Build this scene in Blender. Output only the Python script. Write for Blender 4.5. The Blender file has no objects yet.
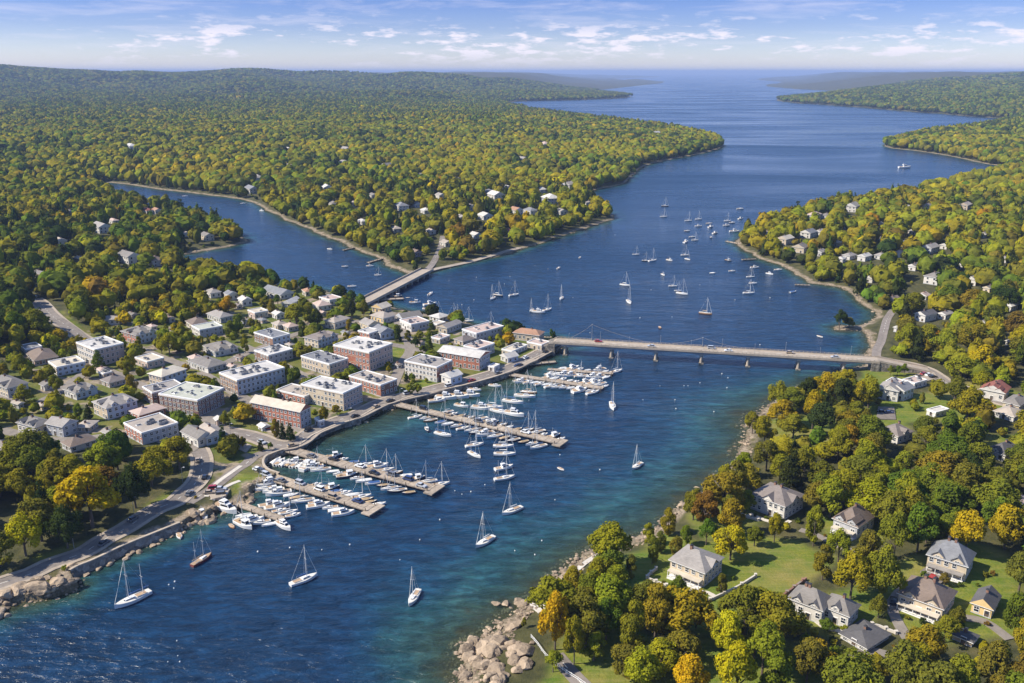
import bpy, bmesh, math, random
import numpy as np
from mathutils import Vector, Matrix

random.seed(7)
RNG = np.random.default_rng(11)
sc = bpy.context.scene
C = sc.collection
# ------------------------------------------------------------------ camera
CAM_H, FPX, CX, CY, W, H = 155.0, 887.0, 512.0, 341.5, 1024, 683
PITCH = math.radians(16.9)
cam_d = bpy.data.cameras.new("camera")
cam_d.sensor_width = 36.0
cam_d.lens = FPX / W * 36.0
cam_d.clip_start, cam_d.clip_end = 1.0, 300000.0
cam = bpy.data.objects.new("camera", cam_d)
C.objects.link(cam)
cam.location = (0, 0, CAM_H)
cam.rotation_euler = (math.radians(90) - PITCH, 0, 0)
sc.camera = cam
# ------------------------------------------------------------------ light
SUN_EL, SUN_AZ = math.radians(42), math.radians(-97)      # azimuth clockwise from +Y: the sun stands on the -X side
sc.view_settings.view_transform = 'Standard'
sc.view_settings.look = 'None'
sc.view_settings.exposure = 0.86
sc.view_settings.gamma = 1.0
sc.cycles.use_denoising = True
sc.cycles.max_bounces = 6
sc.cycles.diffuse_bounces = 3
sc.cycles.glossy_bounces = 2
sc.cycles.transmission_bounces = 3
sc.cycles.transparent_max_bounces = 8
sc.cycles.volume_bounces = 0
sc.cycles.caustics_reflective = False
sc.cycles.caustics_refractive = False
world = bpy.data.worlds.new("World")
sc.world = world
world.use_nodes = True
wt = world.node_tree
for n in list(wt.nodes):
    wt.nodes.remove(n)

def nd(t, kind, **kw):
    n = t.nodes.new(kind)
    for k, v in kw.items():
        if k in n.inputs.keys() and not hasattr(n, k):
            n.inputs[k].default_value = v
        else:
            setattr(n, k, v)
    return n

def lk(t, a, b):
    t.links.new(a, b)

def math_n(t, op, a, b=None, clamp=False):
    n = t.nodes.new('ShaderNodeMath'); n.operation = op; n.use_clamp = clamp
    for i, v in enumerate((a, b)):
        if v is None: continue
        if isinstance(v, (int, float)): n.inputs[i].default_value = v
        else: t.links.new(v, n.inputs[i])
    return n.outputs[0]

def ramp(t, src, stops, interp='LINEAR'):
    n = t.nodes.new('ShaderNodeValToRGB')
    n.color_ramp.interpolation = interp
    e = n.color_ramp.elements
    while len(e) < len(stops): e.new(0.5)
    for i, (p, c) in enumerate(stops):
        e[i].position = p
        e[i].color = (c, c, c, 1) if isinstance(c, (int, float)) else tuple(c) + (1,)
    t.links.new(src, n.inputs[0])
    return n.outputs[0]

def mix(t, f, a, b, blend='MIX'):
    n = t.nodes.new('ShaderNodeMix'); n.data_type = 'RGBA'; n.blend_type = blend
    for s, v in ((n.inputs[0], f), (n.inputs[6], a), (n.inputs[7], b)):
        if isinstance(v, (int, float)): s.default_value = v
        elif isinstance(v, tuple): s.default_value = v + (1,) if len(v) == 3 else v
        else: t.links.new(v, s)
    return n.outputs[2]

def noise(t, vec, scale, detail=3.0, rough=0.55, dist=0.0):
    n = t.nodes.new('ShaderNodeTexNoise')
    n.inputs['Scale'].default_value = scale
    n.inputs['Detail'].default_value = detail
    n.inputs['Roughness'].default_value = rough
    n.inputs['Distortion'].default_value = dist
    if vec is not None: t.links.new(vec, n.inputs['Vector'])
    return n.outputs['Fac']

def vmul(t, vec, v):
    n = t.nodes.new('ShaderNodeVectorMath'); n.operation = 'MULTIPLY'
    t.links.new(vec, n.inputs[0]); n.inputs[1].default_value = v
    return n.outputs[0]

sky = wt.nodes.new('ShaderNodeTexSky')
sky.sky_type = 'NISHITA'
sky.sun_disc = False
sky.sun_elevation = SUN_EL
sky.sun_rotation = SUN_AZ
sky.altitude = 150
sky.air_density = 1.0
sky.dust_density = 0.3
sky.ozone_density = 2.0
tc = wt.nodes.new('ShaderNodeTexCoord')
sep = wt.nodes.new('ShaderNodeSeparateXYZ'); lk(wt, tc.outputs['Generated'], sep.inputs[0])
zc = sep.outputs[2]
# fair-weather cumulus low over the horizon and thin wisps above, in the sky's own directions
cv = vmul(wt, tc.outputs['Generated'], (1.0, 1.0, 4.6))
cum = noise(wt, cv, 30.0, 7.0, 0.62)
patch = noise(wt, cv, 5.0, 2.0, 0.5)
dens = math_n(wt, 'ADD', cum, math_n(wt, 'MULTIPLY', math_n(wt, 'SUBTRACT', patch, 0.5), 0.55))
band = ramp(wt, math_n(wt, 'MULTIPLY', zc, 10.0), [(0.0, 0.0), (0.10, 0.35), (0.22, 1.0), (0.36, 1.0), (0.48, 0.45), (0.62, 0.15), (1.0, 0.1)])
cover = math_n(wt, 'MULTIPLY', ramp(wt, dens, [(0.535, 0.0), (0.65, 0.9)]), band)
wv = vmul(wt, tc.outputs['Generated'], (1.0, 1.0, 9.0))
wisp = math_n(wt, 'MULTIPLY', ramp(wt, noise(wt, wv, 9.0, 7.0, 0.62, 0.4), [(0.50, 0.0), (0.75, 0.42)]),
              ramp(wt, math_n(wt, 'MULTIPLY', zc, 10.0), [(0.1, 0.0), (0.3, 0.75), (0.75, 0.9), (1.0, 0.5)]))
allc = math_n(wt, 'MAXIMUM', cover, wisp)
# clear autumn air: the blue comes in quickly above the pale horizon
tint = ramp(wt, zc, [(0.0, (0.80, 0.79, 0.99)), (0.022, (0.62, 0.67, 0.95)), (0.045, (0.40, 0.47, 0.82)), (0.075, (0.26, 0.35, 0.74)), (0.13, (0.48, 0.63, 1.06)), (0.30, (0.74, 0.94, 1.34)), (1.0, (0.8, 0.92, 1.1))])
skyt = mix(wt, 1.0, sky.outputs[0], tint, 'MULTIPLY')
ccol = mix(wt, allc, skyt, (5.9, 5.5, 6.1))
bg = wt.nodes.new('ShaderNodeBackground')
bg.inputs[1].default_value = 0.10
lk(wt, ccol, bg.inputs[0])
wo = wt.nodes.new('ShaderNodeOutputWorld')
lk(wt, bg.outputs[0], wo.inputs[0])
sun_d = bpy.data.lights.new("sun", 'SUN')
sun_d.energy = 4.6
sun_d.angle = math.radians(0.53)
sun_d.color = (1.0, 0.93, 0.80)
sun = bpy.data.objects.new("sun", sun_d)
C.objects.link(sun)
to_sun = Vector((math.sin(SUN_AZ) * math.cos(SUN_EL), math.cos(SUN_AZ) * math.cos(SUN_EL), math.sin(SUN_EL)))
sun.rotation_euler = to_sun.to_track_quat('Z', 'Y').to_euler()
sun.location = (0, 0, 400)

# ------------------------------------------------------------------ helpers: projection, noise, meshes
SP, CP = math.sin(PITCH), math.cos(PITCH)

def P(x, y, z=0.0):
    """the place where the sight line of a photo pixel meets the level z"""
    u, v = (x - CX) / FPX, (CY - y) / FPX
    dx, dy, dz = u, CP + v * SP, -SP + v * CP
    k = (z - CAM_H) / dz
    return (dx * k, dy * k)

def proj(x, y, z):
    """pixel and depth of points (arrays or numbers)"""
    zz = z - CAM_H
    depth = y * CP - zz * SP
    up = y * SP + zz * CP
    return CX + FPX * x / depth, CY - FPX * up / depth, depth

def px_scale(x, y, z=0.0):
    return FPX / (y * CP - (z - CAM_H) * SP)

def hash2(ix, iy, seed):
    h = (ix.astype(np.int64) * 374761393 + iy.astype(np.int64) * 668265263 + seed * 974634777) & 0xFFFFFFFF
    h = ((h ^ (h >> 13)) * 1274126177) & 0xFFFFFFFF
    h = h ^ (h >> 16)
    return (h & 0xFFFFFF) / float(0xFFFFFF)

def vnoise(x, y, seed=0):
    ix, iy = np.floor(x), np.floor(y)
    fx, fy = x - ix, y - iy
    fx, fy = fx * fx * (3 - 2 * fx), fy * fy * (3 - 2 * fy)
    a, b = hash2(ix, iy, seed), hash2(ix + 1, iy, seed)
    c, d = hash2(ix, iy + 1, seed), hash2(ix + 1, iy + 1, seed)
    return (a * (1 - fx) + b * fx) * (1 - fy) + (c * (1 - fx) + d * fx) * fy

def fbm(x, y, scale, octaves=3, seed=0):
    s, amp, tot = 0.0, 1.0, 0.0
    for o in range(octaves):
        s = s + amp * vnoise(x / scale * 2 ** o, y / scale * 2 ** o, seed + o * 17)
        tot += amp; amp *= 0.5
    return s / tot

def sstep(a, b, v):
    t = np.clip((v - a) / (b - a), 0, 1)
    return t * t * (3 - 2 * t)

def arr_mesh(name, V, F, mats, smooth=False, fmat=None):
    """a mesh from numpy arrays, all faces with the same number of corners"""
    V = np.asarray(V, np.float32); F = np.asarray(F, np.int32)
    me = bpy.data.meshes.new(name)
    me.vertices.add(len(V)); me.vertices.foreach_set('co', V.ravel())
    k = F.shape[1]
    me.loops.add(F.size); me.loops.foreach_set('vertex_index', F.ravel())
    me.polygons.add(len(F)); me.polygons.foreach_set('loop_start', np.arange(0, F.size, k, dtype=np.int32))
    if fmat is not None: me.polygons.foreach_set('material_index', np.asarray(fmat, np.int32))
    me.polygons.foreach_set('use_smooth', np.full(len(F), smooth, bool))
    for m in mats: me.materials.append(m)
    me.update(calc_edges=True)
    return me

class MB:
    """collects boxes, prisms and tubes for ONE mesh"""
    def __init__(s): s.v, s.f, s.m = [], [], []
    def add(s, verts, faces, m=0):
        o = len(s.v); s.v += [tuple(p) for p in verts]
        for f in faces: s.f.append([o + i for i in f]); s.m.append(m)
    def box(s, c, d, rz=0.0, m=0, taper=1.0):
        cx, cy, cz = c; x, y, z = d[0] / 2, d[1] / 2, d[2] / 2
        co, si = math.cos(rz), math.sin(rz); vs = []
        for k, t in ((-1, 1.0), (1, taper)):
            for a, b in ((-1, -1), (1, -1), (1, 1), (-1, 1)):
                px, py = a * x * t, b * y * t
                vs.append((cx + px * co - py * si, cy + px * si + py * co, cz + k * z))
        s.add(vs, [(3, 2, 1, 0), (4, 5, 6, 7), (0, 1, 5, 4), (1, 2, 6, 5), (2, 3, 7, 6), (3, 0, 4, 7)], m)
    def prism(s, poly, z0, z1, m=0, mt=None, mb=None):
        n = len(poly)
        s.add([(p[0], p[1], z0) for p in poly] + [(p[0], p[1], z1) for p in poly], [], m)
        o = len(s.v) - 2 * n
        s.f.append([o + n + i for i in range(n)]); s.m.append(m if mt is None else mt)
        s.f.append([o + n - 1 - i for i in range(n)]); s.m.append(m if mb is None else mb)
        for i in range(n):
            j = (i + 1) % n
            s.f.append([o + i, o + j, o + n + j, o + n + i]); s.m.append(m)
    def tube(s, a, b, r0, r1=None, n=5, m=0):
        r1 = r0 if r1 is None else r1
        a, b = Vector(a), Vector(b); d = (b - a)
        if d.length < 1e-6: return
        d.normalize()
        u = d.orthogonal().normalized(); w = d.cross(u)
        vs = []
        for p, r in ((a, r0), (b, r1)):
            for i in range(n):
                t = 2 * math.pi * i / n
                vs.append(p + u * (r * math.cos(t)) + w * (r * math.sin(t)))
        fs = [(i, (i + 1) % n, n + (i + 1) % n, n + i) for i in range(n)]
        fs += [tuple(range(n - 1, -1, -1)), tuple(range(n, 2 * n))]
        s.add(vs, fs, m)
    def mesh(s, name, mats, smooth=False):
        me = bpy.data.meshes.new(name)
        me.from_pydata(s.v, [], s.f)
        me.polygons.foreach_set('material_index', s.m)
        me.polygons.foreach_set('use_smooth', [smooth] * len(s.f))
        for m in mats: me.materials.append(m)
        me.update()
        return me
    def build(s, name, mats, parent=None, smooth=False):
        if not isinstance(mats, (list, tuple)): mats = [mats]
        return put(name, s.mesh(name, mats, smooth), parent)

def put(name, me, parent=None, loc=None, rz=None, scale=None, color=None):
    o = bpy.data.objects.new(name, me); C.objects.link(o)
    if parent is not None: o.parent = parent
    if loc is not None: o.location = loc
    if rz is not None: o.rotation_euler = (0, 0, rz)
    if scale is not None: o.scale = scale
    if color is not None: o.color = tuple(color) + (1,)
    return o

def tag(o, label=None, cat=None, group=None, kind=None):
    if label: o['label'] = label
    if cat: o['category'] = cat
    if group: o['group'] = group
    if kind: o['kind'] = kind
    return o

def empty(name, loc, rz=0.0):
    o = bpy.data.objects.new(name, None); C.objects.link(o)
    o.location = loc; o.rotation_euler = (0, 0, rz); o.empty_display_size = 1.0
    return o

def copy_tree(o, parent=None):
    c = o.copy(); C.objects.link(c)
    if parent is not None: c.parent = parent
    for ch in list(o.children): copy_tree(ch, c)
    return c

ORD = ("first second third fourth fifth sixth seventh eighth ninth tenth eleventh twelfth thirteenth fourteenth fifteenth "
       "sixteenth seventeenth eighteenth nineteenth twentieth").split()
def ordinal(i):
    if i < 20: return ORD[i]
    tens = {2: 'twenty', 3: 'thirty', 4: 'forty', 5: 'fifty', 6: 'sixty'}[(i + 1) // 10]
    r = (i + 1) % 10
    return tens + '-' + ORD[r - 1] if r else tens.rstrip('y') + 'ieth'

# ------------------------------------------------------------------ materials
MATS = {}
def new_mat(name):
    m = bpy.data.materials.new(name); m.use_nodes = True
    t = m.node_tree
    b = t.nodes['Principled BSDF']
    return m, t, b

def plain(name, col, rough=0.7, var=0.18, scale=1.5, metal=0.0, spec=None):
    """a surface with a colour that wanders a little: weathered paint, timber, metal"""
    if name in MATS: return MATS[name]
    m, t, b = new_mat(name)
    g = t.nodes.new('ShaderNodeNewGeometry')
    n = noise(t, g.outputs['Position'], scale, 4.0, 0.6)
    n2 = noise(t, g.outputs['Position'], scale * 0.12, 2.0, 0.5)
    f = math_n(t, 'ADD', math_n(t, 'MULTIPLY', n, 0.7), math_n(t, 'MULTIPLY', n2, 0.5))
    lo = tuple(c * (1 - var * 1.6) for c in col); hi = tuple(min(0.95, c * (1 + var)) for c in col)
    lk(t, ramp(t, f, [(0.35, lo), (0.8, hi)]), b.inputs['Base Color'])
    b.inputs['Roughness'].default_value = rough
    b.inputs['Metallic'].default_value = metal
    if spec is not None: b.inputs['Specular IOR Level'].default_value = spec
    MATS[name] = m
    return m

def brick(name, c1, c2, mortar):
    if name in MATS: return MATS[name]
    m, t, b = new_mat(name)
    g = t.nodes.new('ShaderNodeNewGeometry')
    s = t.nodes.new('ShaderNodeSeparateXYZ'); lk(t, g.outputs['Position'], s.inputs[0])
    cmb = t.nodes.new('ShaderNodeCombineXYZ')
    lk(t, math_n(t, 'ADD', s.outputs[0], s.outputs[1]), cmb.inputs[0]); lk(t, s.outputs[2], cmb.inputs[1])
    br = t.nodes.new('ShaderNodeTexBrick')
    br.inputs['Scale'].default_value = 1.6
    br.inputs['Color1'].default_value = c1 + (1,); br.inputs['Color2'].default_value = c2 + (1,)
    br.inputs['Mortar'].default_value = mortar + (1,)
    br.inputs['Mortar Size'].default_value = 0.015
    lk(t, cmb.outputs[0], br.inputs['Vector'])
    big = noise(t, g.outputs['Position'], 0.35, 4.0, 0.6)
    lk(t, mix(t, 1.0, br.outputs[0], ramp(t, big, [(0.3, 0.7), (0.7, 1.2)]), 'MULTIPLY'), b.inputs['Base Color'])
    b.inputs['Roughness'].default_value = 0.9
    MATS[name] = m
    return m

def shingle(name, col, var=0.25):
    if name in MATS: return MATS[name]
    m, t, b = new_mat(name)
    g = t.nodes.new('ShaderNodeNewGeometry')
    s = t.nodes.new('ShaderNodeSeparateXYZ'); lk(t, g.outputs['Position'], s.inputs[0])
    wv = t.nodes.new('ShaderNodeTexNoise'); wv.inputs['Scale'].default_value = 1.0
    lk(t, vmul(t, g.outputs['Position'], (0.8, 0.8, 6.0)), wv.inputs['Vector'])
    big = noise(t, g.outputs['Position'], 0.25, 4.0, 0.65)
    f = math_n(t, 'ADD', math_n(t, 'MULTIPLY', wv.outputs['Fac'], 0.5), math_n(t, 'MULTIPLY', big, 0.6))
    lo = tuple(c * (1 - var) for c in col); hi = tuple(min(0.9, c * (1 + var)) for c in col)
    lk(t, ramp(t, f, [(0.35, lo), (0.75, hi)]), b.inputs['Base Color'])
    b.inputs['Roughness'].default_value = 0.85
    bp = t.nodes.new('ShaderNodeBump'); bp.inputs['Strength'].default_value = 0.5; bp.inputs['Distance'].default_value = 0.1
    lk(t, wv.outputs['Fac'], bp.inputs['Height']); lk(t, bp.outputs[0], b.inputs['Normal'])
    MATS[name] = m
    return m

def glass_mat():
    m, t, b = new_mat('window_glass')
    oi = t.nodes.new('ShaderNodeObjectInfo')
    lk(t, ramp(t, oi.outputs['Random'], [(0.0, (0.012, 0.016, 0.022)), (0.7, (0.03, 0.04, 0.055)), (1.0, (0.12, 0.12, 0.11))]), b.inputs['Base Color'])
    b.inputs['Roughness'].default_value = 0.12
    return m
GLASS = glass_mat()

def stone(name, c1, c2, scale=0.9):
    if name in MATS: return MATS[name]
    m, t, b = new_mat(name)
    g = t.nodes.new('ShaderNodeNewGeometry')
    v = t.nodes.new('ShaderNodeTexVoronoi'); v.inputs['Scale'].default_value = scale
    lk(t, g.outputs['Position'], v.inputs['Vector'])
    n = noise(t, g.outputs['Position'], 1.3, 6.0, 0.65)
    sepc = t.nodes.new('ShaderNodeSeparateColor'); lk(t, v.outputs['Color'], sepc.inputs[0])
    f = math_n(t, 'ADD', math_n(t, 'MULTIPLY', sepc.outputs[0], 0.5), math_n(t, 'MULTIPLY', n, 0.6))
    lk(t, ramp(t, f, [(0.2, c1), (0.85, c2)]), b.inputs['Base Color'])
    b.inputs['Roughness'].default_value = 0.95
    bp = t.nodes.new('ShaderNodeBump'); bp.inputs['Strength'].default_value = 0.8; bp.inputs['Distance'].default_value = 0.3
    lk(t, math_n(t, 'ADD', v.outputs['Distance'], n), bp.inputs['Height']); lk(t, bp.outputs[0], b.inputs['Normal'])
    MATS[name] = m
    return m
# ------------------------------------------------------------------ the coast: land outlines, distance to shore, heights
LAND_WEST = [(-900, 800), (-500, 800), (-300, 720), (-120, 655), (0, 612), (19, 603), (48, 599), (72, 592), (79, 587), (73, 577), (95, 567), (124, 553),
    (153, 541), (180, 530), (192, 522), (205, 519), (213, 513), (226, 508), (243, 506), (244, 499), (250, 491), (262, 487), (272, 483), (279, 478),
    (268, 474), (264, 468), (266, 462), (272, 459), (283, 455), (292, 453), (300, 450), (306, 446), (312, 441), (318, 438), (336, 430), (356, 424),
    (377, 412.5), (393, 408), (400, 405.5), (409, 402), (438, 395.5), (469, 388.5), (497, 380.5), (512, 375), (522, 368.5), (536, 362), (548, 356),
    (557, 351), (560, 344), (557, 338.5), (541, 337), (530, 334.5), (520, 332), (505, 329.5), (490, 327), (470, 322.5), (455, 320), (440, 317.5),
    (425, 315), (410, 312), (400, 309.5), (390, 306), (380, 303.5), (372, 300.5), (364, 301.5), (345, 294.5), (320, 290), (290, 286), (260, 281),
    (230, 275), (205, 269), (185, 264), (168, 259.5), (163, 257), (170, 256), (187, 254.5), (210, 250), (230, 246), (250, 241.5), (247, 238),
    (236, 234.5), (229, 230), (219, 224), (205, 220.5), (185, 213.5), (168, 208), (150, 205.5), (130, 202), (110, 193), (96, 186), (100, 182.5), (118, 183), (155, 189), (200, 194),
    (242, 199), (258, 205), (281, 218), (312, 230), (340, 242), (375, 256), (388, 265), (402, 270.5), (412, 274.5), (421, 275.5), (436, 271.5),
    (466, 264), (499, 256.5), (529, 247), (555, 238), (588, 226.5), (607, 221), (616, 218), (610, 213), (598, 207), (590, 200), (585, 194), (596, 190),
    (612, 187), (626, 183), (632, 176), (640, 168), (655, 162.5), (690, 156), (715, 150), (725, 146), (720, 141), (690, 134), (660, 128), (640, 125.5),
    (610, 121), (580, 118), (550, 114), (525, 110), (508, 106), (503, 104), (508, 102), (522, 101), (560, 100.5), (600, 99.5), (632, 97.5), (635, 96),
    (620, 94), (600, 92.5), (590, 91), (605, 89), (630, 86.5), (665, 82.8), (668, 81.5), (640, 80.5), (600, 79.8), (590, 79), (620, 78), (680, 77.5),
    (690, 76.8), (660, 76), (500, 75), (300, 74.5), (-900, 74.5)]
LAND_EAST = [(480, 800), (455, 700), (459, 660), (459, 646), (479, 637), (500, 621), (518, 608), (533, 598), (545, 585), (560, 572), (569, 566),
    (586, 553.5), (610, 547), (628, 541), (640, 534), (660, 521), (680, 507), (700, 492), (706, 487), (715, 478), (729, 467), (741, 449), (747, 433),
    (744, 425), (750, 416), (759, 410), (775, 401), (790, 392), (810, 382), (835, 374), (852, 369), (862, 365.5), (862, 358), (868, 346), (865, 333),
    (862, 330), (850, 331), (836, 331), (832, 327.5), (840, 325), (856, 326.5), (866, 324.5), (878, 317), (877, 310), (869, 307), (860, 301.5),
    (848, 292.5), (836, 287.5), (821, 285), (806, 283), (794, 271.5), (773, 262.5), (753, 256.5), (738, 245), (734, 241), (742, 235), (752, 230),
    (770, 224.5), (800, 215), (840, 205), (870, 200), (900, 196), (934, 190), (960, 184), (984, 178), (1000, 173), (1008, 169.5), (1004, 166.5),
    (985, 163.5), (957, 157.5), (935, 153.5), (912, 150.5), (893, 148.5), (884, 146.3), (890, 142), (905, 138.5), (930, 134), (960, 130),
    (990, 125.5), (1010, 122), (1020, 119.8), (1007, 118.3), (980, 116.5), (940, 113.5), (892, 110), (842, 106), (800, 103), (772, 101.3),
    (778, 99.5), (800, 96.5), (830, 94.5), (852, 92.5), (840, 91), (800, 89.5), (775, 87.5), (762, 85.2), (775, 83.5), (790, 82), (765, 80.5),
    (747, 79.3), (760, 78), (780, 76.5), (800, 75.5), (1000, 74.5), (2000, 74.5), (2000, 800)]
QUAYS = [[(70, 579), (73, 577), (95, 567), (124, 553), (153, 541), (180, 530)],
         [(306, 446), (312, 441), (318, 438), (336, 430), (356, 424), (377, 412.5), (393, 408), (400, 405.5), (409, 402), (438, 395.5), (469, 388.5),
          (497, 380.5), (512, 375), (522, 368.5), (536, 362), (548, 356), (557, 351)],
         [(279, 478), (268, 474), (264, 468), (266, 462), (272, 459), (283, 455), (292, 453), (300, 450)]]
TOWN = [(-200, 400), (0, 372), (40, 345), (75, 338), (120, 312), (200, 300), (250, 288), (300, 285), (360, 300), (440, 315), (562, 336), (560, 352),
        (500, 382), (400, 407), (300, 452), (240, 475), (205, 475), (195, 440), (150, 440), (110, 440), (60, 445), (0, 470), (-200, 500)]
LAWNS = [[(592, 578), (640, 548), (665, 530), (700, 540), (745, 536), (800, 545), (838, 560), (806, 590), (772, 608), (735, 632), (700, 642), (660, 622), (622, 602)],
         [(690, 508), (716, 486), (745, 492), (756, 520), (745, 536), (700, 545)], [(768, 420), (800, 412), (845, 425), (838, 452), (780, 450)],
         [(862, 366), (905, 367), (915, 376), (890, 392), (860, 386)], [(934, 388), (962, 386), (970, 402), (940, 410)], [(58, 318), (66, 318), (92, 338), (84, 344), (72, 334)],
         [(865, 420), (905, 420), (915, 438), (870, 436)], [(975, 575), (1000, 570), (1005, 590), (980, 600)], [(790, 600), (780, 620), (830, 640), (870, 628), (890, 600), (860, 590)],
         [(229, 492), (238, 472), (262, 476), (268, 482), (246, 492)], [(384, 349), (412, 347), (425, 357), (388, 360)], [(415, 380), (432, 378), (440, 388), (418, 396)],
         [(30, 560), (110, 528), (150, 505), (175, 490), (180, 500), (120, 532), (60, 562)], [(160, 366), (185, 358), (190, 368), (170, 374)], [(303, 440), (316, 428), (345, 418), (350, 422), (318, 436)]]
YARDS = [[(880, 590), (900, 566), (945, 545), (1010, 560), (1030, 640), (930, 650), (890, 628)], [(820, 522), (850, 500), (890, 506), (884, 545), (840, 552)], [(640, 700), (690, 640), (760, 640), (850, 660), (900, 700)],
         [(862, 400), (930, 395), (985, 380), (1030, 400), (1030, 425), (950, 425), (868, 425)], [(975, 440), (1030, 440), (1030, 465), (980, 462)], [(535, 690), (560, 640), (600, 610), (650, 640), (640, 700)]]
LAWNS_W = [[P(*p, 2.5) for p in l] for l in LAWNS]
ANG0, ANG1 = math.radians(52), math.radians(0.148)
TH0, TH1 = math.radians(-43), math.radians(43)
NA, NT = 520, 460

def poly_world(pts): return np.array([P(x, y, 0.0) for x, y in pts], np.float64)

def seg_dist(px, py, pts, closed):
    best = np.full(px.shape, 1e12)
    n = len(pts)
    for i in range(n if closed else n - 1):
        a, b = pts[i], pts[(i + 1) % n]
        ex, ey = b[0] - a[0], b[1] - a[1]
        l2 = ex * ex + ey * ey + 1e-9
        t = np.clip(((px - a[0]) * ex + (py - a[1]) * ey) / l2, 0, 1)
        dx, dy = px - a[0] - t * ex, py - a[1] - t * ey
        np.minimum(best, dx * dx + dy * dy, out=best)
    return np.sqrt(best)

def inside(px, py, pts):
    ins = np.zeros(px.shape, bool)
    n = len(pts)
    for i in range(n):
        (x0, y0), (x1, y1) = pts[i], pts[(i + 1) % n]
        if y0 == y1: continue
        c = (y0 > py) != (y1 > py)
        ins ^= c & (px < (x1 - x0) * (py - y0) / (y1 - y0) + x0)
    return ins

def signed(px, py, pts):
    d = seg_dist(px, py, pts, True)
    return np.where(inside(px, py, pts), d, -d)

_ang = np.linspace(ANG0, ANG1, NA); _th = np.linspace(TH0, TH1, NT)
_r = CAM_H / np.tan(_ang)
_GX = _r[:, None] * np.sin(_th)[None, :]; _GY = _r[:, None] * np.cos(_th)[None, :]
WEST_W, EAST_W = poly_world(LAND_WEST), poly_world(LAND_EAST)
_SDF = np.maximum(signed(_GX, _GY, WEST_W), signed(_GX, _GY, EAST_W))
_QD = np.full(_GX.shape, 1e9)
for q in QUAYS: _QD = np.minimum(_QD, seg_dist(_GX, _GY, poly_world(q), False))
_TS = signed(_GX, _GY, np.array([P(x, y, 2.3) for x, y in TOWN]))
_LW = np.full(_GX.shape, -1e9)
for l in LAWNS_W: _LW = np.maximum(_LW, signed(_GX, _GY, l))

_LG = _LW.copy()
for l in YARDS: _LG = np.maximum(_LG, signed(_GX, _GY, [P(*p, 2.5) for p in l]))

def _interp(G, x, y):
    r = np.hypot(x, y)
    a = (ANG0 - np.arctan2(CAM_H, r)) / (ANG0 - ANG1) * (NA - 1)
    t = (np.arctan2(x, y) - TH0) / (TH1 - TH0) * (NT - 1)
    a = np.clip(a, 0, NA - 1.001); t = np.clip(t, 0, NT - 1.001)
    i, j = a.astype(int), t.astype(int); u, v = a - i, t - j
    return (G[i, j] * (1 - u) + G[i + 1, j] * u) * (1 - v) + (G[i, j + 1] * (1 - u) + G[i + 1, j + 1] * u) * v

def shore(x, y):
    """metres inland of the waterline (negative on the water), with a ragged edge away from the quays"""
    x, y = np.asarray(x, float), np.asarray(y, float)
    r = np.hypot(x, y)
    d = _interp(_SDF, x, y)
    q = sstep(5, 16, _interp(_QD, x, y))
    wob = (fbm(x, y, 26.0, 3, 5) - 0.5) * np.minimum(9.0, 0.018 * r) + (fbm(x, y, 5.0, 2, 9) - 0.5) * 2.2
    far = (fbm(x, y, 240.0, 3, 21) - 0.5) * np.clip((r - 1500) * 0.03, 0, 90)
    return d + wob * q + far

def land_height(x, y, d=None):
    x, y = np.asarray(x, float), np.asarray(y, float)
    if d is None: d = shore(x, y)
    r = np.hypot(x, y); th = np.arctan2(x, y)
    q = sstep(14, 26, _interp(_QD, x, y))
    tw = sstep(-25, 15, _interp(_TS, x, y))
    bank = 2.3 * np.clip(d / (0.5 + 12.5 * q), 0, 1)
    inland = np.clip((d - 13) * 0.03, 0, 5.0) * (1 - tw)
    amp = sstep(30, 500, d) * (8 + 52 * sstep(1300, 5500, r)) * (1 - tw)
    hills = amp * (fbm(x, y, 820.0, 3, 3) - 0.32) * 1.8
    hills = np.maximum(hills, 0)
    ridge = sstep(100, 1500, d) * (
        98 * sstep(4800, 8600, r) * (0.75 + 0.5 * fbm(th * 9000, th * 0, 800, 3, 41)) * np.maximum(sstep(0.12, 0.0, th), sstep(0.26, 0.36, th))
        + 88 * sstep(5600, 7600, r) * sstep(-0.32, -0.50, th) * (0.80 + 0.40 * fbm(th * 9000, th * 0, 700, 3, 31))
        + 40 * np.exp(-((th + 0.28) / 0.030) ** 2) * sstep(5600, 7500, r))
    up = bank + inland + hills + ridge
    dn = -np.minimum(0.16 * -d, 6.0)
    up = np.where(up > 150, 150 + (up - 150) * 0.6, up)
    return np.where(d > 0, up, dn)

def G(x, y):
    return float(land_height(np.array([x]), np.array([y]))[0])

def PG(px, py):
    """ground point under a photo pixel"""
    z = 2.3
    for _ in range(6):
        x, y = P(px, py, z); z = max(G(x, y), 0.0)
    return (x, y, z)

# ------------------------------------------------------------------ ground sheet and water
def grid(na, nt, th0, th1):
    ang = np.linspace(ANG0, ANG1, na); th = np.linspace(th0, th1, nt)
    r = CAM_H / np.tan(ang)
    x = (r[:, None] * np.sin(th)[None, :]).ravel(); y = (r[:, None] * np.cos(th)[None, :]).ravel()
    i = np.arange((na - 1) * nt).reshape(na - 1, nt)[:, :-1].ravel()
    return x, y, np.stack([i, i + 1, i + nt + 1, i + nt], 1)

def keep_faces(V, F, keep, attrs):
    F = F[keep]
    used = np.unique(F)
    idx = np.full(len(V), -1, np.int64); idx[used] = np.arange(len(used))
    return V[used], idx[F], [a[used] for a in attrs]

def add_attr(me, name, vals):
    a = me.attributes.new(name, 'FLOAT', 'POINT'); a.data.foreach_set('value', np.asarray(vals, np.float32))

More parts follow.
